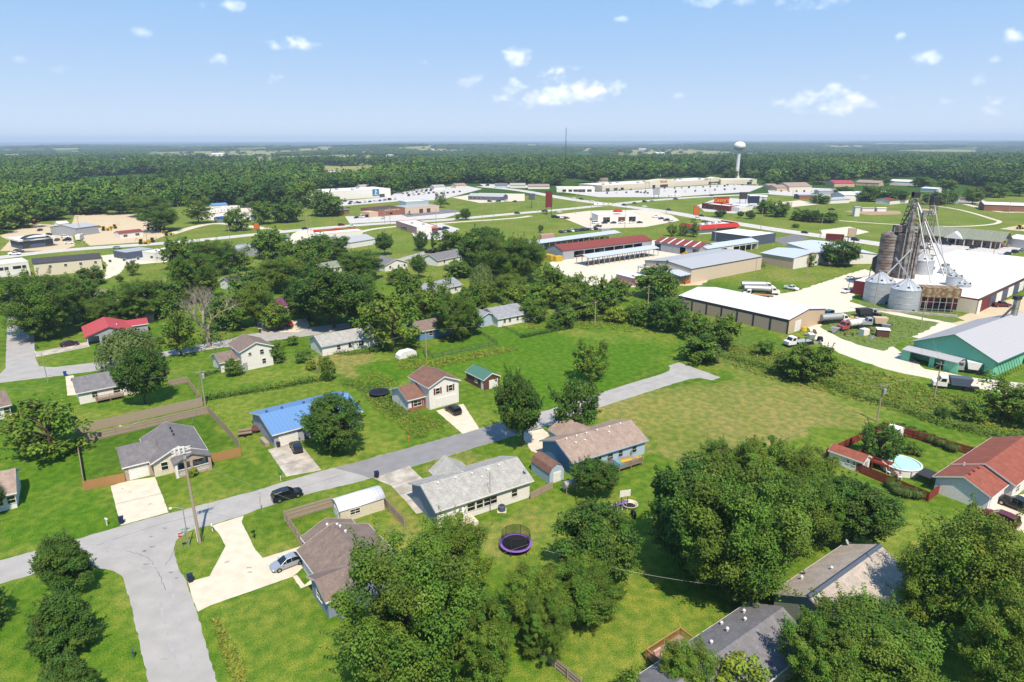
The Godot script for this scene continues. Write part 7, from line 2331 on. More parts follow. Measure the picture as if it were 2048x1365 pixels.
func truck(u: float, v: float, deg: float, cab: Material, cargo: String, lm: Material, label: String, L := 6.0) -> void:
	var t := thing("work_truck", label, "truck", g(u, v) + Vector3.UP * 0.02, deg_to_rad(deg))
	bit(t, "chassis", M.dark_metal, Vector3(-L * 0.3, 0.85, 0), Vector3(L + 3.0, 0.3, 1.0))
	var b := MB.new()
	b.prism(PackedVector2Array([Vector2(1.4, 0.7), Vector2(4.2, 0.7), Vector2(4.2, 1.6), Vector2(3.2, 1.75), Vector2(2.7, 2.7), Vector2(1.4, 2.8)]), -1.1, 1.1)
	part(t, "cab", b.mesh(), cab)
	b = MB.new()
	b.face(Vector3(3.24, 1.8, -0.95), Vector3(3.24, 1.8, 0.95), Vector3(2.78, 2.62, 0.9), Vector3(2.78, 2.62, -0.9), Vector3(1, 0.5, 0))
	for s in [-1.0, 1.0]: b.face(Vector3(1.7, 1.8, s * 1.115), Vector3(2.9, 1.8, s * 1.115), Vector3(2.6, 2.55, s * 1.115), Vector3(1.7, 2.55, s * 1.115), Vector3(0, 0, s))
	part(t, "windows", b.mesh(), M.glass)
	if cargo == "tank":
		b = MB.new()
		b.tube(Vector3(1.1 - L, 2.1, 0), Vector3(1.1, 2.1, 0), 1.1, 1.1, 18)
		part(t, "tank", b.mesh(), lm)
		for k in 4:
			b = MB.new()
			b.tube(Vector3(0.8 - k * (L - 0.6) / 3.0, 2.1, 0), Vector3(0.9 - k * (L - 0.6) / 3.0, 2.1, 0), 1.14, 1.14, 18)
			part(t, "tank_band", b.mesh(), M.metal)
		bit(t, "walkway", M.metal, Vector3(1.1 - L / 2, 3.24, 0), Vector3(L * 0.9, 0.06, 0.5))
	elif cargo == "flat":
		bit(t, "flatbed", lm, Vector3(1.0 - L / 2, 1.15, 0), Vector3(L, 0.2, 2.3))
	else:
		b = MB.new()
		b.prism(PackedVector2Array([Vector2(1.0, 3.0), Vector2(1.0 - L, 3.0), Vector2(1.6 - L, 1.2), Vector2(0.6, 1.2)]), -1.15, 1.15)
		part(t, "hopper", b.mesh(), lm)
	wheel_pair(t, 3.2, 0.95, 0.5); wheel_pair(t, -L * 0.55, 0.95, 0.5); wheel_pair(t, -L * 0.55 - 1.15, 0.95, 0.5)
	if L > 7.0: wheel_pair(t, 0.2, 0.95, 0.5)

func container(u: float, v: float, deg: float, mat: Material, label: String, L := 6.0) -> void:
	var t := thing("shipping_container", label, "container", g(u, v), deg_to_rad(deg))
	bit(t, "body", mat, Vector3(0, 1.3, 0), Vector3(L, 2.5, 2.4))
	var b := MB.new()
	for k in int(L / 0.4):
		for s in [-1.22, 1.22]: b.box(Vector3(-L / 2 + 0.2 + k * 0.4, 1.3, s), Vector3(0.2, 2.3, 0.06))
	part(t, "ribs", b.mesh(), mat)
	bit(t, "door_bar", M.dark_metal, Vector3(L / 2 + 0.03, 1.3, 0.3), Vector3(0.05, 2.2, 0.05))

func pole_sign(u: float, v: float, h: float, w: float, sh: float, mat: Material, words: String, wm: Material, label: String, deg := 0.0, two := false) -> void:
	var t := thing("pole_sign", label, "sign", g(u, v), deg_to_rad(deg))
	for x in ([-w * 0.38, w * 0.38] if two else [0.0]):
		var b := MB.new()
		b.tube(Vector3(x, 0, 0), Vector3(x, h - sh * 0.5, 0), 0.25, 0.2, 8)
		part(t, "post", b.mesh(), M.dark_metal)
	bit(t, "panel", mat, Vector3(0, h - sh / 2, 0), Vector3(w, sh, 0.5))
	bit(t, "rim", M.dark_metal, Vector3(0, h - sh / 2, -0.02), Vector3(w + 0.3, sh + 0.3, 0.4))
	if words != "": text(t, words, wm, Vector3(0, h - sh / 2, 0.28), sh * 0.55)

func make_yards() -> void:
	trampoline("purple rimmed trampoline with safety net behind the white ranch house", 1031, 1086, M.purple, true)
	trampoline("black trampoline without net left of the split level house", 758, 783, M.navy, false)
	# red fenced pool yard
	var c := g(1803, 928, 1.25)
	var t := thing("round_pool", "round white walled swimming pool with turquoise water", "pool", Vector3(c.x, 0, c.z))
	var b := MB.new()
	b.lathe(Vector3.ZERO, [Vector2(3.1, 0), Vector2(3.1, 1.25), Vector2(3.22, 1.3), Vector2(3.22, 1.36), Vector2(2.95, 1.36), Vector2(2.95, 0.9)], 40)
	part(t, "wall", b.mesh(), M.white)
	b = MB.new()
	b.tube(Vector3(0, 0.5, 0), Vector3(0, 1.15, 0), 2.96, 2.96, 40)
	part(t, "water", b.mesh(), M.pool)
	for k in 12:
		var a := TAU * k / 12.0
		bit(t, "upright", M.grey, Vector3(cos(a) * 3.14, 0.65, sin(a) * 3.14), Vector3(0.16, 1.3, 0.16), -a)
	t = thing("pool_deck", "reddish wooden pool deck with railing and steps", "deck", Vector3(c.x - 3.9, 0, c.z - 1.2), deg_to_rad(-50))
	bit(t, "floor", M.red_wood, Vector3(0, 1.25, 0), Vector3(5.2, 0.14, 2.6))
	for a in [[-2.5, 1.2], [0, 1.2], [2.5, 1.2], [-2.5, -1.2], [2.5, -1.2]]: bit(t, "post", M.red_wood, Vector3(a[0], 1.1, a[1]), Vector3(0.14, 2.3, 0.14))
	rail(t, "railing", -2.5, 1.2, 2.5, 1.2, 1.3, M.red_wood)
	rail(t, "railing", -2.5, 1.2, -2.5, -1.2, 1.3, M.red_wood)
	for k in 5: bit(t, "step", M.red_wood, Vector3(3.0 + k * 0.34, 1.1 - k * 0.24, 0.6), Vector3(0.36, 0.08, 1.2))
	for s in [0.0, 1.2]:
		b = MB.new()
		b.tube(Vector3(2.7, 2.1, s), Vector3(4.7, 0.9, s), 0.05, 0.05, 6)
		part(t, "handrail", b.mesh(), M.red_wood)
	chair(1777, 950, 0.7, "left white garden chair below the pool deck")
	chair(1799, 960, 1.2, "right white garden chair below the pool deck")
	fence("red stained plank fence on the left of the pool yard", [1650, 917, 1700, 893, 1765, 862], 1.7, M.red_wood, 0.0, 1.0)
	fence("red stained plank fence along the back of the pool yard", [1765, 862, 1860, 889, 1948, 915], 1.7, M.red_wood, 0.0, 1.0)
	fence("red stained plank fence along the front of the pool yard", [1650, 919, 1740, 957, 1856, 1006], 1.7, M.red_wood, 0.0, -1.0)
	fence("short red stained fence beside the red shingled house", [1856, 1006, 1882, 985], 1.7, M.red_wood, 0.0, -1.0)
	t = thing("patio_canopy", "dark patio screen at the corner of the red shingled house", "canopy", g(1860, 976), deg_to_rad(36))
	bit(t, "top", M.charcoal, Vector3(1.6, 1.4, -1.2), Vector3(3.2, 0.1, 2.4))
	for a in [[0, 0], [3.2, 0], [0, -2.4], [3.2, -2.4]]: bit(t, "leg", M.dark_metal, Vector3(a[0], 0.7, a[1]), Vector3(0.1, 1.4, 0.1))
	# deck of the pale blue house
	t = thing("back_deck", "grey deck with blue mat and railing behind the pale blue house", "deck", g(1238, 947), deg_to_rad(31))
	bit(t, "floor", M.deck, Vector3(2.6, 0.7, -1.5), Vector3(5.4, 0.14, 3.0))
	bit(t, "blue_mat", M.turq, Vector3(1.0, 0.82, -1.4), Vector3(1.9, 0.08, 2.4))
	for p in [[0, 0], [2.6, 0], [5.2, 0], [0, -2.9], [5.2, -2.9]]: bit(t, "post", M.deck, Vector3(p[0], 0.85, p[1]), Vector3(0.13, 1.75, 0.13))
	rail(t, "railing", 0, 0, 5.2, 0, 0.78, M.deck)
	rail(t, "railing", 0, 0, 0, -2.9, 0.78, M.deck)
	t = thing("plastic_slide", "long yellow plastic slide lying against the pale blue house", "slide", g(1263, 928), deg_to_rad(31))
	b = MB.new()
	b.box(Vector3(0, 0.75, 0), Vector3(5.0, 0.06, 0.7), Basis(Vector3.BACK, -0.08))
	for s in [-0.36, 0.36]: b.box(Vector3(0, 0.86, s), Vector3(5.0, 0.22, 0.06), Basis(Vector3.BACK, -0.08))
	part(t, "chute", b.mesh(), M.yellow)
	for x in [-2.0, 0.0, 2.0]: bit(t, "support", M.wood, Vector3(x, 0.36, 0), Vector3(0.12, 0.75, 0.6))
	t = thing("basketball_hoop", "white backboard on two posts in the back yard", "hoop", g(1248, 1022), deg_to_rad(15))
	bit(t, "backboard", M.white, Vector3(0, 3.0, 0), Vector3(1.8, 1.1, 0.06))
	for x in [-0.5, 0.5]: bit(t, "post", M.dark_metal, Vector3(x, 1.4, -0.1), Vector3(0.09, 2.9, 0.09))
	b = MB.new()
	for k in 12: b.tube(Vector3(cos(TAU * k / 12) * 0.24, 2.6, 0.35 + sin(TAU * k / 12) * 0.24), Vector3(cos(TAU * (k + 1) / 12) * 0.24, 2.6, 0.35 + sin(TAU * (k + 1) / 12) * 0.24), 0.02, 0.02, 4)
	part(t, "ring", b.mesh(), M.orange)
	t = thing("play_frame", "purple and grey tube climbing frame near the white backboard", "play frame", g(1238, 1022), 0.5)
	b = MB.new()
	for k in 4: b.tube(Vector3(-1.6 + k * 0.9, 0, 0.6), Vector3(-1.2 + k * 0.9, 1.3, -0.4), 0.05, 0.05, 6)
	part(t, "legs", b.mesh(), M.metal)
	b = MB.new()
	for k in 5: b.tube(Vector3(-1.4, 1.0 + 0.08 * k, -0.4 + 0.2 * k), Vector3(1.6, 1.1 + 0.08 * k, -0.4 + 0.2 * k), 0.05, 0.05, 6)
	part(t, "bars", b.mesh(), M.purple)
	b = MB.new()
	for k in 14: b.tube(Vector3(-2.2 + cos(TAU * k / 14) * 0.55, 0.7 + sin(TAU * k / 14) * 0.3, 0.2 + sin(TAU * k / 14) * 0.4), Vector3(-2.2 + cos(TAU * (k + 1) / 14) * 0.55, 0.7 + sin(TAU * (k + 1) / 14) * 0.3, 0.2 + sin(TAU * (k + 1) / 14) * 0.4), 0.06, 0.06, 5)
	part(t, "ring", b.mesh(), M.grey)
	t = thing("plastic_basin", "cream and black plastic basin beside the purple climbing frame", "basin", g(1259, 1015), 0.3)
	b = MB.new()
	b.lathe(Vector3.ZERO, [Vector2(1.0, 0.1), Vector2(1.3, 0.6), Vector2(1.2, 0.62), Vector2(0.9, 0.2)], 18)
	part(t, "rim", b.mesh(), M.cream)
	b = MB.new()
	b.tube(Vector3(0, 0.1, 0), Vector3(0, 0.2, 0), 0.95, 0.95, 16)
	part(t, "floor", b.mesh(), M.black)
	t = thing("tyre", "black tyre standing upright on the back lawn", "tyre", g(1266, 1036), 0.4)
	b = MB.new()
	for k in 18: b.tube(Vector3(0, 0.62 + cos(TAU * k / 18) * 0.46, sin(TAU * k / 18) * 0.46), Vector3(0, 0.62 + cos(TAU * (k + 1) / 18) * 0.46, sin(TAU * (k + 1) / 18) * 0.46), 0.2, 0.2, 8)
	part(t, "tread", b.mesh(), M.rubber)
	t = thing("storage_tank", "grey barrel tank on wooden legs behind the barn shed", "tank", g(1140, 985), 0.5)
	b = MB.new()
	b.tube(Vector3(-1.3, 1.6, 0), Vector3(1.3, 1.6, 0), 0.62, 0.62, 16)
	part(t, "barrel", b.mesh(), M.metal)
	for a in [[-1, -0.4], [1, -0.4], [-1, 0.4], [1, 0.4]]: bit(t, "leg", M.wood, Vector3(a[0], 0.6, a[1]), Vector3(0.12, 1.25, 0.12))
	# deck at the dark roof
	t = thing("railed_deck", "small wooden deck with cluttered seat beside the dark grey roof", "deck", g(1300, 1326), deg_to_rad(36))
	bit(t, "floor", M.deck, Vector3(2.6, 0.5, 0.9), Vector3(5.6, 0.14, 3.0))
	rail(t, "railing", -0.2, -0.5, 5.4, -0.5, 0.55, M.new_wood)
	rail(t, "railing", -0.2, -0.5, -0.2, 2.2, 0.55, M.new_wood)
	rail(t, "railing", 5.4, -0.5, 5.4, 2.2, 0.55, M.new_wood)
	for p in [[-0.2, -0.5], [5.4, -0.5], [2.6, -0.5], [-0.2, 2.2]]: bit(t, "post", M.new_wood, Vector3(p[0], 0.8, p[1]), Vector3(0.14, 1.6, 0.14))
	t = thing("covered_seat", "pale covered armchair on the small wooden deck", "chair", g(1318, 1322, 0.6), deg_to_rad(36))
	bit(t, "seat", M.pink, Vector3(0, 0.4, 0), Vector3(1.1, 0.5, 0.9))
	bit(t, "backrest", M.pink, Vector3(0, 0.8, -0.4), Vector3(1.1, 0.7, 0.25))
	t = thing("hammock", "white hammock strung before the long plank fence", "hammock", g(256, 858), deg_to_rad(30))
	b = MB.new()
	for k in 8:
		var x0 := -1.4 + k * 0.35
		b.face(Vector3(x0, 0.7 + x0 * x0 * 0.16, -0.5), Vector3(x0 + 0.35, 0.7 + (x0 + 0.35) ** 2 * 0.16, -0.5), Vector3(x0 + 0.35, 0.7 + (x0 + 0.35) ** 2 * 0.16, 0.5), Vector3(x0, 0.7 + x0 * x0 * 0.16, 0.5), Vector3.UP)
	part(t, "bed", b.mesh(), M.white)
	b = MB.new()
	b.tube(Vector3(-1.4, 1.0, 0), Vector3(-2.2, 1.5, 0), 0.03, 0.03, 5); b.tube(Vector3(1.4, 1.0, 0), Vector3(2.2, 1.5, 0), 0.03, 0.03, 5)
	b.tube(Vector3(-2.2, 0, 0), Vector3(-2.2, 1.5, 0), 0.05, 0.05, 6); b.tube(Vector3(2.2, 0, 0), Vector3(2.2, 1.5, 0), 0.05, 0.05, 6)
	part(t, "stand", b.mesh(), M.metal)
	for a in [[490, 870, 20, "rusty flat utility trailer on the lawn left of the blue roof"], [513, 861, 100, "second rusty utility trailer beside the blue roofed house"]]:
		t = thing("utility_trailer", a[3], "trailer", g(a[0], a[1]), deg_to_rad(a[2]))
		bit(t, "bed", M.brown, Vector3(0, 0.6, 0), Vector3(2.6, 0.15, 1.6))
		for z in [-0.8, 0.8]: bit(t, "side", M.wood, Vector3(0, 0.85, z), Vector3(2.6, 0.35, 0.06))
		wheel_pair(t, 0, 0.9, 0.32)
		bit(t, "tongue", M.dark_metal, Vector3(1.8, 0.5, 0), Vector3(1.2, 0.08, 0.1))
	t = thing("greenhouse_cover", "white plastic covered heap at the edge of the weedy lawn", "cover", g(812, 713), deg_to_rad(36))
	b = MB.new()
	b.prism(PackedVector2Array([Vector2(-2.6, 0), Vector2(2.6, 0), Vector2(2.5, 1.3), Vector2(1.2, 1.8), Vector2(-1.4, 1.7), Vector2(-2.5, 0.9)]), -1.2, 1.2)
	part(t, "sheet", b.mesh(), M.white)
	# plank fences
	fence("weathered plank fence behind the slate grey ranch house", [152, 868, 280, 839, 405, 811], 2.0, M.wood, 0.0, -1.0)
	fence("railed plank fence round the cream house back yard", [170, 884, 290, 856, 416, 826], 1.7, M.wood, 0.0, 1.0)
	fence("plank fence on the right of the cream house yard", [416, 826, 450, 862, 480, 899], 1.7, M.wood, 0.0, -1.0)
	fence("thin grey fence on the left of the cream house yard", [156, 893, 163, 935, 168, 968], 1.7, M.wood, 0.0, 1.0)
	fence("new orange brown fence left of the white garage door", [167, 980, 250, 963], 1.7, M.new_wood, 0.0, -1.0)
	fence("new orange brown fence right of the white porch", [415, 926, 482, 911], 1.7, M.new_wood, 0.0, -1.0)
	fence("plank fence behind the leafy deck of the ranch house", [337, 772, 374, 764, 404, 803], 1.5, M.wood, 0.0, 1.0)
	fence("plank fence along the road by the curved roof shed", [570, 1042, 664, 1014], 1.8, M.wood, 0.0, 1.0)
	fence("plank fence between the driveway and the curved roof shed yard", [570, 1042, 588, 1068, 605, 1096], 1.8, M.wood, 0.0, 1.0)
	fence("plank fence between the curved roof shed and the grey house", [756, 1000, 780, 1024, 808, 1054], 1.6, M.wood, 0.0, 1.0)
	fence("short railed fence at the right end of the white ranch house", [1060, 1000, 1104, 978], 1.3, M.wood, 0.0, 1.0)
	fence("dark plank fence running off the bottom edge", [1062, 1298, 1110, 1338, 1160, 1380], 1.4, M.wood, 0.0, 1.0)
	fence("short brown fence beside the tan garden patch", [626, 728, 638, 748], 1.2, M.wood, 0.0, 1.0)
	chain_fence("black chain link fence round the blue house lawn", [829, 692, 866, 717, 995, 690, 938, 655])
	chain_fence("low wire fence below the white chimney house", [1005, 656, 1044, 676], 1.0)

func make_street() -> void:
	# the big corner pole with its white fittings
	var t := thing("utility_pole", "tall stout wooden utility pole at the street corner with white fittings", "pole", g(399, 1085), deg_to_rad(36))
	var b := MB.new()
	b.tube(Vector3(0, -0.3, 0), Vector3(-0.25, 14.6, 0), 0.22, 0.15, 12)
	part(t, "mast", b.mesh(), M.pole)
	for k in 3:
		var q := MB.new()
		q.tube(Vector3(-1.3 + k * 0.55, 14.4, 0.4), Vector3(-1.3 + k * 0.55, 15.4, 0.4), 0.16, 0.16, 10)
		part(t, "cutout", q.mesh(), M.white)
	for y in [14.3, 14.8, 15.2]: bit(t, "crossarm", M.white, Vector3(-0.5, y, 0.2), Vector3(2.4, 0.1, 0.1))
	bit(t, "bracket", M.grey, Vector3(-0.2, 13.8, 0.15), Vector3(0.3, 0.6, 0.5))
	bit(t, "guard_strip", M.white, Vector3(-0.3, 1.6, 0.12), Vector3(0.08, 2.6, 0.08))
	bit(t, "guard_strip", M.green, Vector3(0.34, 1.4, 0.1), Vector3(0.1, 2.2, 0.1))
	lamp(377, 1092, 6.2, "at the street corner beside the tall pole", 200)
	lamp(95, 764, 7.4, "at the left street corner with an orange band", 170)
	lamp(1437, 728, 5.0, "at the dead end of the road", 190)
	t = thing("stop_sign", "red octagonal stop sign at the street corner", "sign", g(364, 1098), deg_to_rad(12))
	bit(t, "post", M.metal, Vector3(0, 1.05, 0), Vector3(0.06, 2.2, 0.06))
	for e in [[0.42, M.white, 0.05, "rim"], [0.38, M.red, 0.07, "face"]]:
		b = MB.new()
		var o := PackedVector2Array()
		for k in 8: o.append(Vector2(cos(TAU * (k + 0.5) / 8), sin(TAU * (k + 0.5) / 8)) * e[0])
		b.prism(o, 0.03, e[2])
		part(t, e[3], b.mesh(), e[1], Vector3(0, 2.35, 0))
	text(t, "STOP", M.white, Vector3(0, 2.35, 0.085), 0.26, 0.0, 0.02)
	t = thing("street_sign", "green street name sign at the street corner", "sign", g(373, 1088), deg_to_rad(20))
	bit(t, "post", M.metal, Vector3(0, 1.3, 0), Vector3(0.06, 2.6, 0.06))
	bit(t, "blade", mk(ph(150, 190, 160), 0.6), Vector3(0.1, 2.5, 0), Vector3(1.2, 0.26, 0.05))
	bit(t, "blade", mk(ph(150, 190, 160), 0.6), Vector3(0, 2.2, 0.1), Vector3(0.05, 0.26, 1.0))
	t = thing("road_sign", "yellow road sign seen edge on beside the parked black car", "sign", g(521, 1020), deg_to_rad(110))
	bit(t, "post", M.metal, Vector3(0, 1.0, 0), Vector3(0.07, 2.0, 0.07))
	bit(t, "plate", M.yellow, Vector3(0, 2.1, 0.06), Vector3(0.75, 0.9, 0.05))
	t = thing("road_sign", "small green marker sign at the blue roof driveway", "sign", g(561, 962), deg_to_rad(20))
	bit(t, "post", M.white, Vector3(0, 0.6, 0), Vector3(0.08, 1.2, 0.08))
	bit(t, "plate", M.green, Vector3(0, 1.4, 0.05), Vector3(0.5, 0.5, 0.05))
	t = thing("fire_hydrant", "small orange fire hydrant on the verge", "hydrant", g(817, 880))
	b = MB.new()
	b.lathe(Vector3.ZERO, [Vector2(0.2, 0), Vector2(0.16, 0.08), Vector2(0.15, 0.55), Vector2(0.2, 0.58), Vector2(0.14, 0.75), Vector2(0.0, 0.82)], 12)
	part(t, "barrel", b.mesh(), M.orange)
	for s in [-0.2, 0.2]: bit(t, "nozzle", M.orange, Vector3(s, 0.45, 0), Vector3(0.14, 0.14, 0.14))
	bin(242, 1046, M.navy, "dark blue wheeled bin at the foot of the tan driveway")
	bin(380, 1163, M.navy, "dark blue wheeled bin beside the forked driveway")
	bin(556, 894, M.charcoal, "black wheeled bin by the blue roof garage")
	bin(753, 955, M.navy, "dark wheeled bin at the cracked driveway")
	bin(130, 750, M.royal, "blue wheeled bin on the back street")
	bin(73, 696, M.green, "green wheeled bin beside the plum car driveway")
	bin(520, 665, M.charcoal, "black wheeled bin in the tree shade on the back street")
	bin(560, 660, M.charcoal, "black wheeled bin near the red pickup")
	mailbox(213, 1050, M.white, "white mailbox on a post left of the dark blue bin", 60)
	mailbox(508, 1076, M.black, "black mailbox at the forked driveway", -40)
	mailbox(266, 1315, M.slate, "dark mailbox beside the side street", 30)
	mailbox(424, 1062, M.white, "white box on the corner island", 20)
	# line poles
	var a1 := pole(410, 811, 8.4, "with a transformer behind the plank fences", 0.9, true, 0.15, 20)
	var a2 := pole(853, 717, 8.2, "at the corner of the chain link yard", 0.8)
	var a3 := pole(1190, 652, 8.0, "alone on the mown field by the hedgerow", 0.7)
	var a4 := pole(1296, 614, 7.6, "beside the dark oval tree by the warehouse", 0.6)
	var a5 := pole(1754, 846, 8.4, "with a transformer by the red fence corner", 0.9, true, 0.15, -50)
	var a6 := pole(1868, 801, 8.8, "in the rough ground by the gravel lane", 0.9, false, 0.15, -50)
	var a7 := pole(1842, 656, 8.4, "with lights in front of the stained hopper", 0.8)
	pole(1746, 630, 15.0, "dark and tall beside the left silo", 0.6)
	pole(1613, 557, 9.5, "pale and leaning on the grass by the metal shop", 0.7)
	pole(1508, 580, 12.0, "dark beside the silver tanker", 0.0, false, 0.13)
	pole(1697, 535, 11.0, "white against the dark oval tree", 0.9)
	pole(166, 493, 17.0, "dark by the highway beside the dealership", 1.0)
	for a in [[297, 497, 9, "by the small white office"], [461, 487, 10, "left of the trailer lot entrance"], [616, 466, 12, "at the gravel lot"], [622, 462, 9, "just right of the gravel lot pole"], [520, 498, 10, "beside the dark shade tree"], [770, 446, 8, "before the brick store"], [781, 450, 12, "in front of the pink restaurant"], [873, 455, 12, "right of the restaurant"], [911, 441, 14, "on the highway verge"], [965, 452, 15, "by the small clipped shrubs"], [988, 440, 12, "near the tall red sign"], [1076, 432, 13, "at the left of the highway junction"], [1152, 428, 15, "beside the pale lot"], [1182, 452, 15, "behind the pale open shed"], [1250, 462, 17, "before the service station"], [1333, 430, 13, "at the right of the highway junction"], [1430, 490, 12, "beside the rack shed"], [1398, 498, 12, "at the corner of the rusty shed"], [1522, 462, 14, "before the slate blue shop"], [1583, 420, 16, "left of the ball field row"], [1632, 428, 16, "by the ball field row"], [1660, 410, 15, "by the white barn"], [1775, 402, 16, "left behind the ball field"], [1855, 424, 17, "with flood lights by the infield"], [1890, 426, 18, "with flood lights at the right of the infield"], [1907, 454, 20, "tall beside the outfield path"], [2014, 446, 16, "by the dirt work pad"], [1640, 482, 12, "beside the red billboard"], [1986, 520, 8, "in front of the strip mall"], [1350, 402, 14, "in the supermarket lot"], [1420, 388, 14, "at the right of the supermarket lot"], [1291, 392, 14, "at the left of the supermarket lot"]]:
		pole(a[0], a[1], a[2], a[3], 0.8, false, 0.17)
	var wires := [[a1, g(399, 1085) + Vector3.UP * 14.6, 1.0], [a1, a2, 1.2], [a2, a3, 1.6], [a3, a4, 1.0], [a1, g(95, 764) + Vector3.UP * 7.3, 1.2], [a5, a6, 0.8], [a6, a7, 1.2], [a5, g(1000, 1190) + Vector3.UP * 6.0, 2.2], [g(1000, 1190) + Vector3.UP * 6.0, g(399, 1085) + Vector3.UP * 13.5, 1.6], [g(1090, 1190) + Vector3.UP * 6.5, g(1442, 1232) + Vector3.UP * 4.2, 0.6], [g(166, 493) + Vector3.UP * 16, g(461, 487) + Vector3.UP * 10, 1.5], [a1, g(-60, 850) + Vector3.UP * 8, 1.2]]
	for i in wires.size():
		b = MB.new()
		sag(b, wires[i][0], wires[i][1], wires[i][2])
		var o := struct("overhead_wire", b.mesh(), M.wire, ["slack wire from the transformer pole to the corner pole", "wire between the transformer pole and the chain link yard pole", "wire crossing the mown field", "wire running to the pole by the warehouse", "wire reaching the left street corner lamp", "wire from the red fence corner pole to the gravel lane pole", "wire running towards the stained hopper", "long wire over the big grove to the bottom trees", "long wire over the bottom trees to the corner pole", "short wire above the bottom lawn to the dark roof", "wire along the highway at the upper left", "wire leaving the picture at the left edge"][i], "thing")
		o.set_meta("category", "wire")
	# signs by the highway
	pole_sign(1098, 430, 18, 5.0, 12, M.maroon, "", M.yellow, "tall narrow red and black pylon sign by the highway", 0, true)
	pole_sign(1064, 416, 12, 5.0, 5.0, M.slate, "", M.white, "grey blue sign on a thick dark post", 20)
	pole_sign(1441, 436, 15, 11.0, 4.4, M.red, "Casey's", M.yellow, "red pole sign with yellow script before the convenience store", 0)
	pole_sign(1392, 442, 10, 3.6, 6.0, M.orange, "", M.white, "small orange and black sign on a pole by the red roofed store", 0)
	pole_sign(1669, 486, 4.5, 9.0, 3.6, M.maroon, "", M.white, "long red billboard behind the pale shops", -30, true)
	pole_sign(1702, 488, 8.0, 4.0, 4.4, M.tan, "", M.white, "tan square sign beside the red billboard", -20, true)
	pole_sign(1313, 398, 10, 6.0, 6.0, M.grey, "", M.white, "pale tall sign frame in the supermarket lot", 0, true)
	pole_sign(516, 476, 9, 3.0, 3.4, M.orange, "", M.white, "small orange sign at the gravel lot", 0)
	pole_sign(1486, 408, 10, 7.0, 6.0, M.charcoal, "", M.white, "dark picture board behind the convenience store", 0, true)
	pole_sign(1507, 412, 8, 10.0, 6.0, M.navy, "", M.white, "navy picture board right of the convenience store", 0, true)

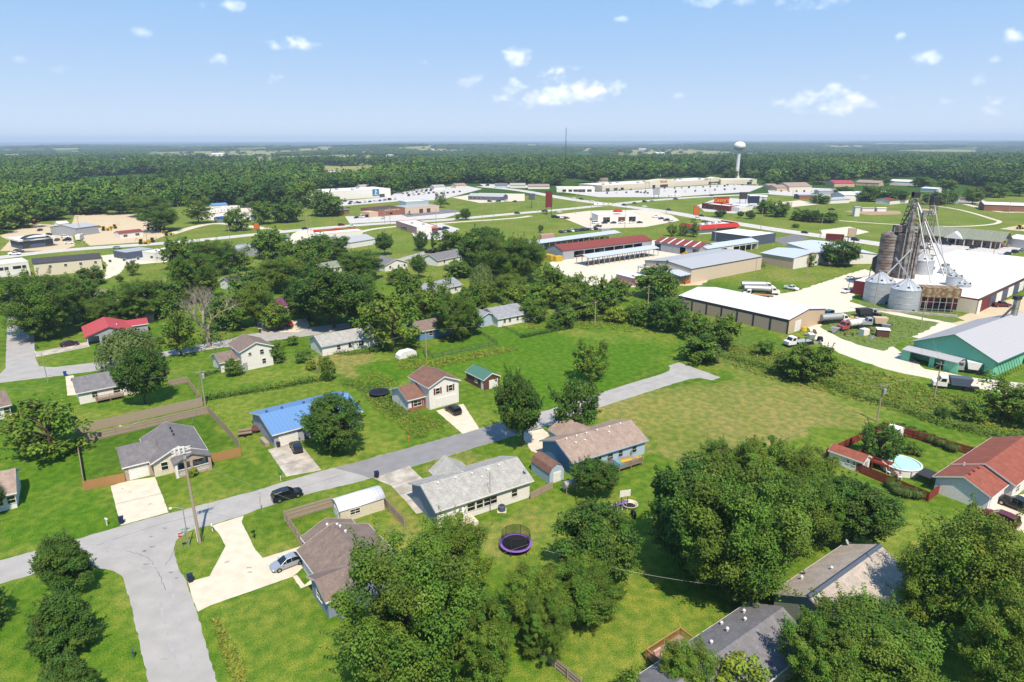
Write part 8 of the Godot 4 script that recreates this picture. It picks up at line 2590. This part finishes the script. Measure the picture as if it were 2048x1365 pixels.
func make_vehicles() -> void:
	car("suv", "black", "black car parked on the residential road", 574, 996, 33, true, 1.02)
	car("sedan", "silver", "silver hatchback on the forked driveway", 575, 1131, 217, true, 1.0)
	car("suv", "black", "dark car on the driveway of the blue roofed house", 592, 899, 120, true, 0.95)
	car("suv", "black", "black car in front of the split level garage", 906, 825, 126)
	car("sedan", "plum", "plum coloured car beside the red metal roofed house", 139, 690, 36)
	car("pickup", "black", "black pickup on the driveway of the red shingled house", 2034, 1020, 122, true, 1.05)
	car("suv", "maroon", "dark red car on the driveway of the red shingled house", 1998, 1047, 122, true, 1.05)
	car("pickup", "red", "red pickup truck by the purple roofed house", 577, 650, -55)
	car("van", "green", "dark green van on the gravel lane", 1655, 635, 216)
	car("pickup", "white", "white pickup at the edge of the gravel yard", 1583, 581, -55)
	car("pickup", "white", "white pickup beside the dark truck canopy", 1694, 587, 216)
	car("pickup", "maroon", "maroon pickup in front of the white mill", 2003, 616, 0, true, 1.1)
	car("suv", "black", "black car at the right edge beside the teal barn", 2046, 726, 36)
	truck(1535, 590, -12, M.white, "tank", M.metal, "silver tanker truck with white cab behind the warehouse", 9.5)
	truck(1525, 581, -8, M.white, "tank", M.metal, "second silver tanker parked behind the first", 9.0)
	truck(1510, 596, 160, M.white, "flat", M.new_wood, "low brown flatbed truck beside the silver tanker", 6.0)
	truck(1674, 648, 12, M.white, "tank", M.metal, "grey tank truck with white cab in the scrap yard", 7.0)
	truck(1700, 661, 200, mk(ph(176, 84, 84), 0.6), "tank", M.white, "faded red truck with white tank in the scrap yard", 4.6)
	truck(1742, 646, 20, M.charcoal, "flat", M.charcoal, "black stripped truck frame in the scrap yard", 5.0)
	truck(1752, 655, 170, M.grey, "hopper", M.tan, "rusty tan hopper truck in the scrap yard", 4.0)
	truck(1732, 636, 10, M.grey, "hopper", M.charcoal, "dark hopper truck at the back of the scrap yard", 4.5)
	truck(1595, 692, 200, M.white, "flat", M.grey, "white truck half hidden at the end of the warehouse", 5.0)
	truck(1905, 780, 160, M.white, "hopper", M.slate, "white spreader truck by the gravel lane", 4.5)
	truck(1940, 748, 150, M.grey, "hopper", M.white, "white hopper wagon beside the teal barn wall", 3.0)
	var t := thing("brick_hut", "small brown hut with white roof in the scrap yard", "hut", g(1753, 676), deg_to_rad(-20))
	bit(t, "wall", M.brown, Vector3(1.7, 1.1, -1.4), Vector3(3.2, 2.2, 2.6))
	bit(t, "roof", M.white, Vector3(1.7, 2.26, -1.4), Vector3(3.6, 0.14, 3.0))
	t = thing("water_tote", "white plastic tank in the scrap yard", "tank", g(1728, 672), deg_to_rad(20))
	bit(t, "tank", M.white, Vector3(0, 1.0, 0), Vector3(2.2, 1.9, 1.8))
	bit(t, "base", M.wood, Vector3(0, 0.06, 0), Vector3(2.3, 0.12, 1.9))
	t = thing("concrete_wall", "low concrete block wall in front of the silos", "wall", g(1738, 622), deg_to_rad(-22))
	for k in 14: bit(t, "block", M.old_concrete, Vector3(k * 1.9, 0.35, 0), Vector3(1.85, 0.8, 0.5))
	container(1095, 519, 126, M.yellow, "long yellow container at the left of the gravel yard", 9.0)
	container(1116, 523, 36, M.yellow, "short yellow container beside the grey shed wall", 4.0)
	container(1094, 477, 30, M.pink, "faded pink container behind the long pole shed", 9.0)
	container(1210, 466, 30, M.grey, "grey container behind the pale roofed shed", 7.0)
	tractor(1378, 511, 200, M.yellow, "yellow forklift in front of the rusty corner shed")
	tractor(210, 460, 20, M.yellow, "left yellow loader in the machine dealer yard")
	tractor(228, 456, 200, M.yellow, "second yellow loader in the machine dealer yard")
	tractor(285, 487, 10, M.yellow, "yellow backhoe at the highway verge")
	tractor(303, 484, 190, M.yellow, "right yellow backhoe at the highway verge")
	tractor(336, 470, 40, M.yellow, "yellow machine under the big shade tree")
	tractor(66, 442, 20, M.orange, "orange machine at the left edge of the woods")
	tractor(104, 436, 200, M.orange, "second orange machine at the edge of the woods")
	tractor(300, 458, 20, M.maroon, "dark red farm implement in the machine yard")
	tractor(315, 460, 20, M.maroon, "second dark red farm implement in the machine yard")
	tractor(2040, 461, 20, M.yellow, "yellow excavator on the dirt pad at right")
	for i in 14:
		var p: Array = [[410, 424, 20], [420, 421, 20], [430, 426, 30], [442, 424, 30], [452, 420, 30], [462, 424, 20], [470, 418, 30], [492, 414, 30], [505, 412, 30], [520, 418, 30], [390, 421, 20], [290, 445, 120], [296, 450, 120], [303, 453, 120]][i]
		trailer(p[0], p[1], p[2], "%s white camper from the left in the %s" % [ORD[i % 11], "trailer lot" if i < 11 else "machine dealer yard"], "trailer", 8.0, 2.5, 2.7)
	trailer(160, 478, 110, "white camper trailer with dark roof beside the dealership", "trailer", 9.0)
	trailer(1350, 396, 5, "long white bus at the back of the supermarket lot", "bus", 12.0, 2.5, 2.4, null, "bus")
	trailer(1206, 412, 0, "low white trailer at the highway junction", "trailer", 16.0, 2.5, 1.8, null, "truck_trailer")
	# moving and parked cars of the town
	for a in [[235, 496, "silver", 5, "sedan", "on the highway by the motel"], [30, 508, "white", 10, "pickup", "on the highway at the left edge"], [38, 503, "grey", 10, "suv", "beside the white pickup at the left edge"], [683, 451, "maroon", 36, "suv", "on the highway in front of the red trim store"], [703, 454, "white", 36, "pickup", "on the highway right of the dark red car"], [610, 458, "navy", 36, "sedan", "on the highway by the gravel lot"], [576, 474, "white", 100, "pickup", "on the gravel lot"], [1035, 428, "black", 20, "suv", "on the highway left of the pylon sign"], [1090, 424, "maroon", 20, "pickup", "on the highway behind the pylon sign"], [1120, 426, "white", 10, "sedan", "on the highway right of the pylon sign"], [1148, 398, "white", -30, "sedan", "first in the far approach to the junction"], [1164, 400, "navy", -30, "suv", "second in the far approach to the junction"], [1184, 404, "white", -30, "sedan", "third in the far approach to the junction"], [1250, 412, "black", -20, "suv", "in the middle of the junction"], [1290, 415, "white", -10, "sedan", "leaving the junction to the right"], [1338, 422, "navy", -40, "suv", "on the wide highway past the junction"], [1404, 434, "navy", -40, "sedan", "on the wide highway before the red pole sign"], [1610, 468, "black", -60, "sedan", "on the wide highway before the gravel pad"], [1711, 483, "navy", -60, "suv", "on the wide highway by the tan sign"], [2013, 534, "black", -60, "pickup", "on the wide highway in front of the strip mall"], [1920, 523, "grey", -60, "sedan", "half hidden by the mill roof"], [1270, 408, "maroon", 10, "sedan", "waiting left at the junction"], [1290, 405, "black", 10, "suv", "second waiting at the junction"], [1305, 404, "silver", 10, "sedan", "third waiting at the junction"], [1352, 400, "blue", 10, "suv", "beyond the junction"], [1424, 393, "black", 10, "suv", "on the far street right of the junction"], [1664, 422, "black", 0, "pickup", "by the ball field"], [896, 409, "black", 0, "sedan", "alone on the bank drive"], [820, 429, "silver", -20, "sedan", "in front of the tan garage"], [766, 437, "white", 80, "pickup", "in front of the brick store"], [1700, 560, "white", 30, "sedan", "left of the black hopper bin"]]:
		car(a[4], a[2], "%s %s %s" % [a[2], "pickup truck" if a[4] == "pickup" else "car", a[5]], a[0], a[1], a[3], false)
	car_row([713, 436, 737, 434], ["black", "white", "black"], 60, "the lot left of the brick store")
	car_row([700, 408, 790, 399], ["black", "white", "maroon", "white", "black", "white", "blue", "silver", "black", "white"], 70, "the front row at the blue sign store")
	car_row([690, 403, 715, 406], ["black", "black", "grey"], 60, "the lot corner of the blue sign store")
	car_row([806, 388, 862, 382], ["silver", "black", "white", "black", "silver", "grey", "black"], 80, "the front row of the car dealer")
	car_row([818, 392, 868, 386], ["black", "white", "black", "white", "blue", "black"], 80, "the second row of the car dealer")
	car_row([836, 382, 890, 377], ["white", "silver", "silver", "black", "white", "navy", "black"], 80, "the back row of the car dealer")
	car_row([884, 388, 920, 384], ["maroon", "maroon", "black", "navy"], 80, "the right end of the car dealer")
	car_row([980, 404, 1030, 404], ["black", "grey", "white", "black"], 10, "the lot right of the bank")
	car_row([868, 463, 892, 458], ["black", "navy", "black"], 30, "the lot of the white restaurant")
	car_row([870, 470, 884, 468], ["black", "white"], 30, "the near lot of the white restaurant")
	car_row([860, 506, 890, 500], ["black", "grey", "black"], 20, "the side street by the slate roofed house")
	car_row([1110, 436, 1134, 438], ["black", "black", "white", "maroon"], 20, "the left end of the pale lot")
	car_row([1122, 466, 1190, 460], ["black", "silver", "black", "white", "grey", "black", "navy", "black", "white", "black"], 110, "the row behind the long pole shed")
	car_row([1192, 448, 1280, 447], ["white", "black", "navy", "white", "white", "black"], 20, "the front of the service station")
	car_row([1186, 440, 1196, 455], ["white", "white", "grey"], 20, "the left side of the service station")
	car_row([1312, 436, 1344, 446], ["white", "blue", "black", "white"], 20, "the right side of the service station")
	car_row([1276, 386, 1296, 388], ["black", "grey", "black", "grey"], 90, "the left of the supermarket lot")
	car_row([1240, 382, 1330, 378], ["black", "grey", "white", "black", "navy"], 80, "the near row of the supermarket lot")
	car_row([1350, 378, 1450, 374], ["black", "silver", "black", "white", "maroon", "black", "silver", "navy"], 80, "the middle row of the supermarket lot")
	car_row([1352, 386, 1470, 380], ["black", "white", "grey", "black", "silver", "black", "black"], 80, "the outer row of the supermarket lot")
	car_row([1456, 372, 1530, 372], ["maroon", "white", "black", "silver", "white", "black"], 80, "the lot of the green mark store")
	car_row([1856, 482, 1894, 492], ["white", "white", "silver", "black"], -50, "the left of the strip mall lot")
	car_row([1842, 500, 1858, 496], ["navy", "white", "white"], -20, "the lot corner by the white spouts")
	car_row([1936, 506, 1960, 492], ["white", "black", "white"], 30, "the middle of the strip mall lot")
	car_row([1980, 496, 2000, 498], ["black", "black"], 40, "the right of the strip mall lot")
	car_row([2000, 516, 2046, 504], ["black", "navy", "navy", "silver"], 30, "the grass edge of the strip mall lot")
	car_row([2016, 496, 2032, 489], ["silver", "white", "white"], 30, "the brick end of the strip mall")
	car_row([1548, 384, 1640, 386], ["white", "black", "silver", "grey", "maroon", "white", "black"], 70, "the far lot left of the red metal roof")
	car_row([1870, 402, 1960, 406], ["black", "white", "grey", "blue", "black", "silver"], 70, "the lot left of the brick hall")
	car_row([1990, 417, 2040, 419], ["black", "navy", "white", "grey"], 70, "the front of the brick hall")
	car_row([1462, 416, 1510, 418], ["white", "black", "silver"], 60, "the front of the white box shop")
	car_row([975, 372, 1095, 375], ["black", "white", "red", "grey", "white"], 10, "the street before the far bungalows")
	car_row([1215, 388, 1330, 384], ["black", "white", "black", "silver", "black", "navy", "white"], 80, "the second row of the supermarket lot")
	car_row([1395, 440, 1410, 446], ["white", "grey"], 20, "the left of the red roofed store")
	car_row([130, 474, 138, 486], ["white", "black", "white"], 20, "the column of cars right of the dealership")
	car_row([172, 456, 196, 454], ["white", "white", "black"], 80, "the front of the grey machine building")
	car_row([80, 460, 114, 480], ["black", "black", "grey"], 100, "the back of the dealership")
	car_row([1132, 384, 1216, 384], ["black", "silver", "black", "blue"], 20, "the front of the white strip")

func _ready() -> void:
	cp = cos(atan((682.5 - HOR) / FOC))
	sp = sin(atan((682.5 - HOR) / FOC))
	make_light()
	make_textures()
	make_materials()
	make_ground()
	make_roads()
	make_houses()
	make_works()
	make_town()
	make_tree_kinds()
	make_trees()
	make_hedges()
	make_woods()
	make_weeds()
	make_vehicles()
	make_yards()
	make_street()
